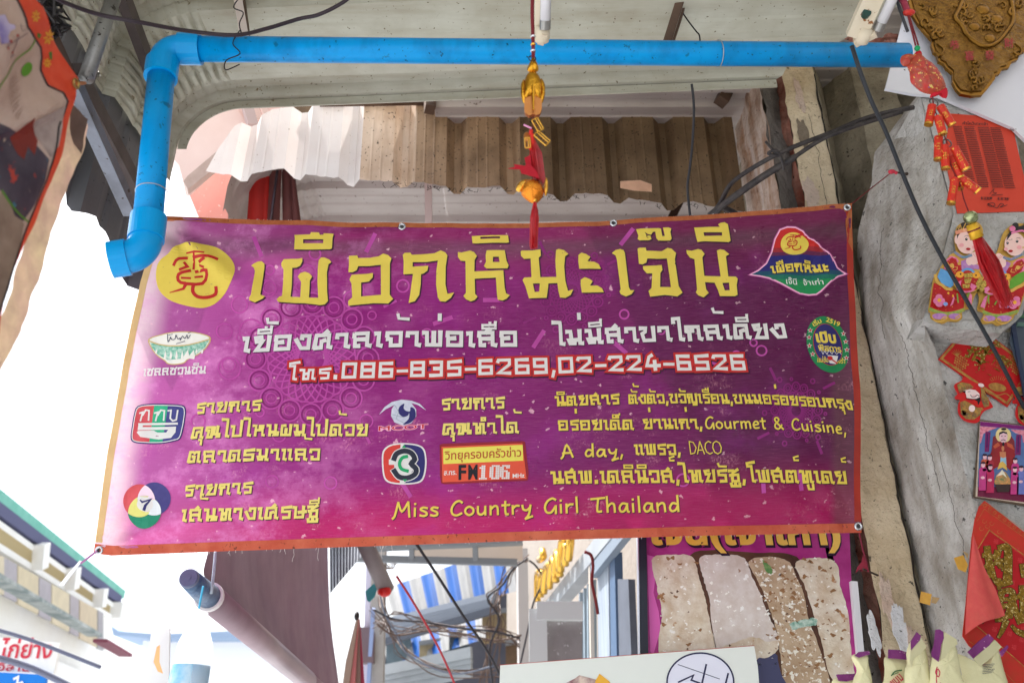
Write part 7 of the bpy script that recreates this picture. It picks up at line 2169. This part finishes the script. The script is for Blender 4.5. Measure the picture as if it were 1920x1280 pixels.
for (a, b, c_, lab) in (((-20, 1176), (60, 1200), (188, 1250), 'upper of two thin street cables at the bottom left corner'), ((-20, 1228), (60, 1252), (140, 1290), 'lower thicker street cable crossing the chicken sign')):
    wire('street_cable', [atY(*a, 6), atY(*b, 6.5), atY(*c_, 7)], .014 if b[1] < 1220 else .022, mat('grey street cable', (110, 116, 140), .5), lab, 'cable', 'street cables at the lower left')

# hanging bottle
m_bot = mat('milky bottle plastic', (240, 243, 247), .2, trans=.8)
PB_ = 2.6
bt_ = thing('plastic_bottle', atY(352, 1290, PB_), 'milky white plastic bottle with a blue label hanging on a blue string, lower left', 'bottle')
bx = atY(352, 1150, PB_)
MB().lathe(atY(352, 1300, PB_), (0, 0, 1), [(-.1, .05), (.0, .05), (.10, .05), (.135, .046), (.165, .034), (.19, .02), (.20, .019), (.20, .022), (.215, .022), (.216, .0)], 24).build('bottle_body', m_bot, bt_, smooth=True)
lbp = atY(352, 1285, PB_)
Vb, Fb = [], []
for i in range(17):
    a = -PI * .9 + PI * .95 * i / 16
    for z in (-.06, .052):
        Vb.append(lbp + Vector((.0512 * math.cos(a), .0512 * math.sin(a), z)))
for i in range(16): Fb.append((2 * i, 2 * i + 2, 2 * i + 3, 2 * i + 1))
mesh('bottle_label', Vb, Fb, mat('pale blue label', (120, 190, 226), .4, n=(16, .8, (226, 238, 246))), bt_, smooth=True)
MB().tube([atY(381, 1098, PB_ - .02), atY(373, 1140, PB_)], .003, 6).build('string', mat('sky blue string', (70, 170, 210), .5), bt_)
PT_ = front(2.8)
tg = thing('blue_packet', PT_.at(290, 1290), 'pale packet with an orange cartoon flame print beside the hanging bottle', 'packet')
prism('packet_body', PT_, pt('284,1180 318,1176 316,1300 272,1300 276,1240'), .01, mat('pale packet', (232, 232, 232), .5, trans=.4), tg)
Print(PT_).poly(pt('294,1212 300,1208 299,1240 306,1262 296,1258 288,1240')).build('orange_print', mat('peach print', (246, 190, 130), .5), tg)

# ================================================================== retractable dark awning on a roller
m_aw = mat('plum brown awning cloth', (104, 76, 88), .6, n=(3, .5, (84, 60, 72)), n2=(9, .3, (124, 98, 104)), streak=(5, .35, (132, 112, 118), (1, 1, .15)), trans=.18, bump=(9, .4, .01))
da = thing('roller_awning', atT(600, 1290, 3.2), 'plum brown roller awning hanging at a slant below the banner, wound on a long tube', 'awning')
ra0, ra1 = atT(392, 1118, 2.95), atT(640, 1330, 5.2)
rdir = (ra1 - ra0).normalized()
# cloth rises from the roller to the awning above
up0, up1 = atT(396, 985, 3.15), atT(618, 960, 5.6)
V, F = [], []
nA, nB = 18, 14
for j in range(nB + 1):
    t_ = j / nB
    for i in range(nA + 1):
        u = i / nA
        p = (ra0 * (1 - u) + ra1 * u) * (1 - t_) + (up0 * (1 - u) + up1 * u) * t_
        p += Vector((.02, -.02, 0)) * math.sin(u * 9 + t_ * 2) * .8 + Vector((-.02, 0, -.03)) * math.sin(t_ * PI) * (1 + .5 * noise.noise(Vector((u * 4, t_ * 3, 0))))
        V.append(p)
for j in range(nB):
    for i in range(nA):
        k = j * (nA + 1) + i
        F.append((k, k + 1, k + nA + 2, k + nA + 1))
mesh('awning_cloth', V, F, m_aw, da, smooth=True)
MB().tube([ra0, ra0 + (ra1 - ra0) * .62], .046, 20).build('roller_tube', mat('dusty rose tube', (160, 136, 144), .35, n=(4, .4, (110, 88, 98)), spec=.5), da, smooth=True)
MB().tube([ra0 + (ra1 - ra0) * .6, ra1], .042, 20).build('roller_tube', mat('dusty rose tube', (160, 136, 144)), da, smooth=True)
hc = atT(356, 1085, 2.78)
hd_ = (hc - ra0)
MB().tube([ra0, ra0 + hd_ * .55, hc], [.040, .035, .031], 20).build('wrapped_end', mat('blue wrapped tape', (70, 96, 130), .35, n=(30, .8, (40, 56, 84)), n2=(60, .4, (130, 160, 190)), bump=(60, .6, .006)), da, smooth=True)
hn = hd_.normalized()
MB().tube([hc, hc + hn * .012, hc + hn * .016, hc + hn * .0161, hc + hn * .012, hc + hn * .0121], [.030, .030, .027, .016, .016, .001], 24).build('end_cap', mat('slate plastic cap', (88, 96, 124), .4), da)
MB().tube([hc + hn * .013, hc + hn * .018], .009, 16).build('end_boss', mat('slate plastic cap', (88, 96, 124)), da)
MB().tube([ra0 - hn * .012, ra0 + hn * .006], .048, 20).build('white_rim', mat('frayed white tape', (220, 214, 214), .7), da)
wire('pull_rope', [atT(404, 1034, 2.9), atT(402, 1060, 2.88), atT(398, 1098, 2.86), atT(396, 1112, 2.86)], .005, mat('pale twisted rope', (190, 204, 216), .6, bump=(200, 1, .01)), 'pale twisted rope from the banner hem down to the roller awning', 'rope')
gtr = thing('corrugated_strip', atT(640, 1100, 5.6), 'bent grey corrugated strip right of the roller awning', 'metal sheet')
V, F = [], []
for i in range(19):
    for k, (px, py) in enumerate((lerp2((624, 1000), (612, 1092), i / 18 * .0 + 0), )): pass
for i in range(25):
    u = i / 24
    a = lerp2((618, 1010), (690, 1000), u); b = lerp2((612, 1090), (650, 1040), u) if u < 0 else lerp2((619, 1112), (688, 1030), u)
    dz_ = .03 * (i % 2)
    V += [atT(*a, 5.7 + dz_), atT(*b, 5.5 + dz_)]
for i in range(24): F.append((2 * i, 2 * i + 1, 2 * i + 3, 2 * i + 2))
mesh('corrugated_sheet', V, F, mat('pale grey corrugated', (166, 170, 178), .5, n=(4, .4, (130, 134, 140))), gtr)

# ================================================================== street behind, centre and right
m_blue = mat('blue awning stripe', (8, 76, 148), .6, n=(3, .4, (6, 56, 112)))
m_wstr = mat('white awning stripe', (134, 135, 136), .6, n=(3, .5, (108, 108, 106)))  # both stripes darkened, shade on the canvas is put into their colour
def striped(name, label, TL, TR, BL, BR, n, T0, T1, wav=.04, grp='blue and white striped awnings'):
    t = thing('striped_awning', atT(*BL, T0), label, 'awning', grp)
    for i in range(n):
        V, F = [], []
        m = 6
        for k in range(m + 1):
            u = (i + k / m) / n
            a, b = lerp2(TL, TR, u), lerp2(BL, BR, u)
            dt_ = T0 + (T1 - T0) * u
            w_ = wav * (1 if (k in (0, 1, 6)) else (0 if k in (3, 4) else .5)) if wav else 0
            V += [atT(*a, dt_ + .5 + w_), atT(*b, dt_ + w_)]
        for k in range(m): F.append((2 * k, 2 * k + 1, 2 * k + 3, 2 * k + 2))
        mesh('blue_stripe' if i % 2 else 'white_stripe', V, F, m_blue if i % 2 else m_wstr, t)
    return t
striped('a', 'upper blue and white striped awning seen from below under the banner', (722, 1102), (966, 1018), (738, 1160), (976, 1106), 11, 10, 9)
striped('b', 'lower steeper piece of blue and white striped awning behind the cables', (716, 1198), (906, 1140), (728, 1252), (912, 1196), 11, 11, 10)
st_ = thing('slatted_soffit', atT(720, 1190, 10), 'blue grey slatted metal soffit between the two striped awnings', 'soffit')
for i in range(6):
    a = lerp2((722, 1166), (716, 1200), i / 5); b = lerp2((930, 1116), (926, 1136), i / 5)
    MB().bar(atT(*a, 9.8), atT(*b, 9.0), .09, .06).build('slat', random.choice([mat('blue grey slat', (70, 88, 110), .5), mat('pale slat', (128, 136, 148), .5)]), st_)
MB().bar(atT(718, 1204, 9.7), atT(930, 1142, 8.9), .05, .07).build('edge_beam', mat('dark steel beam', (60, 66, 78), .5), st_)
ll = thing('louvred_canopy', atT(720, 1270, 8), 'pale slatted canopy above the street below the striped awnings', 'canopy')
for i, (ya, yb) in enumerate(((1258, 1222), (1268, 1232), (1280, 1244), (1293, 1258))):
    MB().bar(atT(708, ya, 9), atT(884, yb, 8.5), .035, .10).build('slat', mat('pale grey slat', (150, 156, 160), .5, n=(3, .4, (116, 122, 128))), ll)
    MB().bar(atT(708, ya + 5, 9), atT(884, yb + 5, 8.5), .05, .05).build('slat_shadow_gap', mat('painted slat shade', (50, 66, 66), .6), ll)  # dark bars painted as the shadow between the slats
ev = thing('street_canopy_frame', atT(720, 1060, 7), 'thin grey steel canopy frame above the striped awning', 'metal frame')
m_st = mat('mid grey steel', (120, 124, 128), .5)
for a, b, w_ in (((656, 1046), (970, 1054), .05), ((690, 1026), (980, 1014), .09), ((772, 1022), (772, 1048), .04), ((891, 1018), (892, 1050), .04)):
    MB().bar(atT(*a, 7), atT(*b, 7), w_, .05).build('steel_bar', m_st, ev)
prism('clear_sheet', Plane(atT(800, 1030, 7.2), (0, -1, 0)), pt('774,1028 980,1014 980,1050 774,1046'), .02, mat('peach corrugated sheet', (206, 196, 186), .6, trans=.4), ev)

pole = thing('utility_pole', atT(712, 1290, 8.5), 'grey concrete utility pole tangled with black cables, lower centre left', 'utility pole')
MB().bar(atT(712, 990, 8.6), atT(706, 1330, 8.5), .13, .13, (0, 1, 0)).build('pole_shaft', mat('utility concrete', (158, 154, 150), .8, n=(4, .4, (130, 124, 120))), pole)
MB().bar(atT(694, 990, 8.7), atT(684, 1330, 8.6), .05, .05, (0, 1, 0)).build('pale_conduit', mat('pale lilac conduit', (190, 186, 204), .5), pole)
MB().bar(atT(700, 1140, 8.4), atT(688, 1330, 8.4), .035, .04, (0, 1, 0)).build('blue_conduit', mat('blue lilac conduit', (130, 146, 184), .5), pole)
MB().box(atT(688, 1210, 8.5), (.16, .16, .32)).build('meter_box', mat('brown meter box', (110, 92, 96), .6), pole)
tb2 = thing('slanted_pole', atT(722, 1106, 5.5), 'slanting grey tube with red plastic tied at its lower end, below the banner', 'pole')
MB().tube([atT(676, 1000, 5.2), atT(724, 1104, 5.4)], .05, 16).build('tube', mat('taupe tube', (134, 124, 124), .5, n=(5, .4, (100, 92, 92))), tb2, smooth=True)
MB().ball(atT(721, 1108, 5.35), .042, 8, (1, .8, .8)).build('red_plastic', mat('red plastic bag', (206, 40, 36), .35), tb2, smooth=True)
prism('teal_rag', Plane(atT(696, 1108, 5.4), (0, -1, 0)), pt('685,1108 704,1090 708,1098 702,1118 692,1128 688,1124'), .01, mat('teal rag', (90, 170, 176), .6, trans=.3), tb2)
fum = thing('folded_parasol', atT(655, 1290, 6.5), 'folded brown and pink parasol standing left of the utility pole', 'umbrella')
for k, (a, b, c) in enumerate((((640, 1300), (652, 1300), (150, 126, 112)), ((650, 1300), (664, 1300), (196, 120, 120)), ((662, 1300), (676, 1300), (136, 110, 100)), ((672, 1300), (684, 1300), (166, 60, 84)))):
    prism('fold', Plane(atT(660, 1200, 6.5 + .03 * k), (0, -1, 0)), [(668, 1158), (671, 1160), b, a, (648, 1240)] if k == 0 else [(668 + k, 1158), (671 + k, 1160), b, a], .03, mat('parasol fold %d' % k, c, .7, trans=.2), fum)
MB().ball(atT(669, 1154, 6.5), .02, 6, (1, 1, 1.6)).build('parasol_tip', m_wired, fum)

# right-hand building beyond the wall
NR = -NL
PSR = Plane((.9, 3.5, 0), NR)
rb_ = thing('right_shophouse', PSR.at(1100, 1400), 'grey concrete shophouse with steel beams beyond the banner, right side of the street', 'building')
PW2 = Plane((1.25, 3.5, 0), NR)
a_, b_ = Vector((1.25, 3.5, 0)) - SD * .1, Vector((1.25, 3.5, 0)) + SD * 9.6
m_rw = mat('grey street wall', (146, 138, 130), .85, n=(3, .6, (136, 126, 118)), speck=(20, .68, (90, 80, 74)), bump=(14, .5, .02))
mesh('side_wall', [a_, b_, b_ + Vector((0, 0, 9)), a_ + Vector((0, 0, 9)), a_ + Vector((2.5, 0, 0)), b_ + Vector((2.5, 0, 0)), b_ + Vector((2.5, 0, 9)), a_ + Vector((2.5, 0, 9))], [(0, 1, 2, 3), (4, 7, 6, 5), (1, 5, 6, 2), (3, 2, 6, 7), (0, 4, 5, 1), (0, 3, 7, 4)], m_rw, rb_)  # upper height is unseen, raised for its shade
MB().bar(PSR.at(1160, 990), PSR.at(1012, 1168), .10, .12).build('steel_beam', mat('blue grey steel beam', (150, 156, 162), .5, n=(4, .5, (120, 126, 134))), rb_)
MB().bar(PSR.at(1190, 985, .02), PSR.at(1120, 1072, .02), .05, .08).build('steel_beam', mat('slate steel beam', (120, 132, 146), .5), rb_)
for i, x in enumerate((1090, 1098, 1105, 1113)):
    MB().bar(PSR.at(x, 1110 - i * 8), PSR.at(x + 2, 1290), .03, .03).build('grille_bar', mat('blue grey grille', (140, 156, 168), .5), rb_)
prism('shutter_panel', PSR, pt('1120,1060 1140,1036 1144,1290 1122,1290'), .04, mat('slate shutter', (150, 160, 172), .5, streak=(30, .6, (90, 104, 122), (1, 1, .05))), rb_)
prism('shutter_panel', PSR, pt('1143,1040 1152,1034 1158,1290 1146,1290'), .05, mat('steel blue door', (76, 98, 126), .5), rb_)
prism('door_panel', PSR, pt('1158,1085 1178,1085 1186,1290 1162,1290'), .04, mat('dark slate door', (92, 98, 110), .5, n=(5, .5, (70, 74, 84))), rb_)
MB().bar(PSR.at(1116, 1060, .03), PSR.at(1120, 1290, .03), .025, .03).build('mullion', mat('beige mullion', (200, 190, 178), .6), rb_)
MB().bar(PSR.at(988, 1030, .05), PSR.at(992, 1290, .05), .1, .1).build('corner_post', mat('pale grey post', (176, 172, 170), .7), rb_)
wf = thing('white_window_frame', atT(1010, 1270, 5.8), 'white painted steel window frame with mottled glass on the right shophouse', 'window')
PWF = front(5.2)
for a, b in (((1008, 1142), (1010, 1300)), ((1006, 1146), (1092, 1146)), ):
    MB().bar(PWF.at(*a, .0 if a[0] == 1008 else .012), PWF.at(*b, .0 if a[0] == 1008 else .012), .10, .06, (0, 1, 0)).build('frame_bar', mat('white enamel frame', (206, 210, 210), .5), wf)
MB().bar(PWF.at(1006, 1160, .02), PWF.at(1092, 1160, .02), .02, .03, (0, 1, 0)).build('frame_edge', mat('bright enamel edge', (230, 232, 232), .5), wf)
prism('mottled_pane', Plane((0, 5.25, 0), (0, -1, 0)), pt('1020,1160 1092,1160 1092,1300 1020,1300'), .01, mat('mottled glass', (150, 146, 146), .3, n=(6, .6, (120, 116, 116)), speck=(30, .64, (190, 188, 190))), wf)
gs = thing('gold_letter_sign', PSR.at(1065, 1080), 'shiny gold Thai letters standing off the wall above a steel beam, under the banner', 'sign')
m_gl = mat('polished brass letters', (226, 178, 80), .25, .9)
def letter(P, r_=.03):
    MB().tube([PSR.at(x, y, .12) for x, y in P], r_, 8).build('gold_letter', m_gl, gs, smooth=True)
for P in ([(1034, 1128), (1034, 1078), (1040, 1072)], [(1040, 1120), (1041, 1080), (1046, 1076)], [(1047, 1112), (1052, 1066), (1060, 1060)], [(1058, 1102), (1066, 1048), (1072, 1090)], [(1070, 1088), (1074, 1036), (1080, 1080)], [(1081, 1072), (1084, 1016), (1090, 1010)], [(1090, 1060), (1094, 1020)], [(1097, 1050), (1101, 1018), (1100, 1006)], [(1038, 1050), (1046, 1044), (1044, 1032)]):
    letter(smooth_pts([(x, y, 0) for x, y in P], 4) and [(v[0], v[1]) for v in smooth_pts([(x, y, 0) for x, y in P], 4)])
rsn = wire('red_string', [atT(1096, 1034, 5), atT(1108, 1040, 5), atT(1112, 1060, 5), atT(1110, 1090, 5), atT(1118, 1130, 5), atT(1121, 1150, 5)], .009, m_rstr, 'thin red string hanging beside the gold letters', 'string')

# cables
m_blk = mat('black street cable', (44, 42, 48), .5)
wire('street_wire', [atT(778, 1015, 4.5), atT(820, 1078, 4.6), atT(870, 1156, 4.7), atT(915, 1222, 4.8), atT(950, 1290, 4.9)], .008, m_blk, 'straight black wire running down to the right from the banner hem', 'cable')
wire('street_wire', [atT(744, 1080, 4.5), atT(776, 1130, 4.6), atT(810, 1190, 4.7), atT(835, 1240, 4.8), atT(860, 1300, 4.9)], .0065, mat('red rubber hose', (176, 50, 60), .5), 'red cord running down to the right across the striped awning', 'cord')
random.seed(21)
GRP = 'loose street cables in front of the striped awnings'
IND = [
 ([(700, 1142), (740, 1160), (800, 1166), (860, 1176), (930, 1184), (975, 1196)], m_blk, .008, 'highest black cable sagging from the utility pole across the lower striped awning'),
 ([(706, 1168), (740, 1190), (800, 1182), (860, 1186), (930, 1200), (978, 1190)], mat('brown street cable', (84, 66, 58), .6), .008, 'brown cable sagging from the utility pole, just under the highest one'),
 ([(990, 1046), (962, 1066), (942, 1096), (914, 1122), (936, 1160), (918, 1214), (925, 1290)], m_blk, .009, 'black cable with wide kinks falling right of the striped awnings'),
 ([(992, 1050), (1006, 1062), (1018, 1088), (1000, 1130), (990, 1180), (972, 1260)], m_blk, .008, 'black cable curling past the pale corner post under the gold letters'),
 ([(712, 1110), (722, 1150), (745, 1190), (770, 1230), (850, 1262), (930, 1246)], mat('grey blue street cable', (96, 104, 120), .5), .007, 'grey cable looping low from the utility pole over the slatted canopy'),
]
for P, m_, r_, lab in IND:
    wire('street_cable', [atT(x, y, 7.2) for x, y in P], r_, m_, lab, 'cable', k=5, n=6)
tangle = MB()
for i in range(0, 30, 1):
    R_ = random.uniform
    if i < 11: P = [(700 + R_(-10, 20), 1138 + i * 5), (740, 1145 + R_(0, 50)), (800, 1172 + R_(-12, 16)), (860, 1178 + R_(-10, 16)), (930, 1186 + R_(-12, 20)), (975, 1192 + R_(-14, 24))]
    elif i < 19: P = [(986 + R_(-10, 6), 1046 + R_(-8, 8)), (960 + R_(-12, 12), 1070 + R_(-14, 14)), (940 + R_(-16, 16), 1100 + R_(-12, 12)), (924 + R_(-14, 18), 1124 + R_(-14, 14)), (930 + R_(-20, 20), 1160 + R_(-14, 14)), (925 + R_(-30, 20), 1215), (920 + R_(-30, 20), 1290)]
    elif i < 26: P = [(712 + R_(-6, 6), 1110), (720 + R_(-6, 12), 1150), (735 + R_(-6, 16), 1190), (760 + R_(-20, 30), 1230), (850 + R_(-40, 30), 1262 + R_(-10, 10)), (930 + R_(-20, 20), 1250 + R_(-10, 20))]
    else: P = [(700, 1026 + R_(0, 14)), (715 + R_(-6, 6), 1050), (728 + R_(-4, 8), 1066), (745 + R_(-6, 6), 1040 + R_(-8, 20))]
    tangle.tube(smooth_pts([atT(x, y, 7.4 + R_(-.2, .3)) for x, y in P], 4), R_(.0025, .0055), 5)
tag(tangle.build('cable_tangle', mat('brown street cable', (84, 66, 58)), base=atT(850, 1290, 7.4)), 'tangle of thin street cables in front of the striped awnings', 'cables', kind='stuff')
# distant end of the street
dbl = thing('tan_building', Vector((-.2, 14, 0)), 'weathered tan building at the end of the street behind the cables', 'building')
PD = front(14)
prism('end_wall', PD, pt('880,1150 1000,1060 1030,1060 1030,1700 880,1700'), .5, mat('weathered tan wall', (170, 140, 104), .8, n=(1, .8, (110, 84, 66)), n2=(3, .5, (206, 186, 150)), bump=(3, .6, .1)), dbl)
prism('gloom_board', front(13.9), pt('722,1178 900,1128 1000,1100 1000,1700 716,1700'), .4, mat('painted gloom', (84, 84, 92), .9, n=(1, .6, (50, 56, 70))), dbl)  # dark board standing in for the gloom under the awnings
prism('yellow_pipe', front(13.7), pt('986,1110 996,1110 998,1400 988,1400'), .1, mat('mustard pipe', (196, 150, 60), .5), dbl)
for k, (x0, y0, x1, y1, c, lab) in enumerate(((724, 1196, 770, 1246, (96, 112, 120), 'grey green shutter box low in the street behind the cables'), (786, 1206, 828, 1232, (150, 138, 110), 'small tan hanging board behind the looping cables'),
        (842, 1190, 880, 1222, (70, 80, 90), 'dark slate signboard behind the looping cables'), (904, 1150, 950, 1206, (150, 132, 100), 'weathered tan board right of the striped awnings'), (948, 1206, 984, 1262, (112, 90, 70), 'brown board at the foot of the tan building'))):
    t = thing('hanging_board', front(11.5 - k * .3).at((x0 + x1) / 2, y1), lab, 'signboard')
    pl = front(11.5 - k * .3)
    prism('board', pl, [(x0, y0), (x1, y0 - 6), (x1, y1 - 6), (x0, y1)], .06, mat('hanging board %d' % k, c, .7, n=(4, .7, tuple(int(v * .6) for v in c))), t)
    MB().bar(pl.at(x0, y0, .02), pl.at(x1, y0 - 6, .02), .05, .05).build('board_rail', m_st, t)
fog = thing('far_shophouse', Vector((-6, 40, 0)), 'pale hazy shophouse roof far down the street at the lower left', 'building')
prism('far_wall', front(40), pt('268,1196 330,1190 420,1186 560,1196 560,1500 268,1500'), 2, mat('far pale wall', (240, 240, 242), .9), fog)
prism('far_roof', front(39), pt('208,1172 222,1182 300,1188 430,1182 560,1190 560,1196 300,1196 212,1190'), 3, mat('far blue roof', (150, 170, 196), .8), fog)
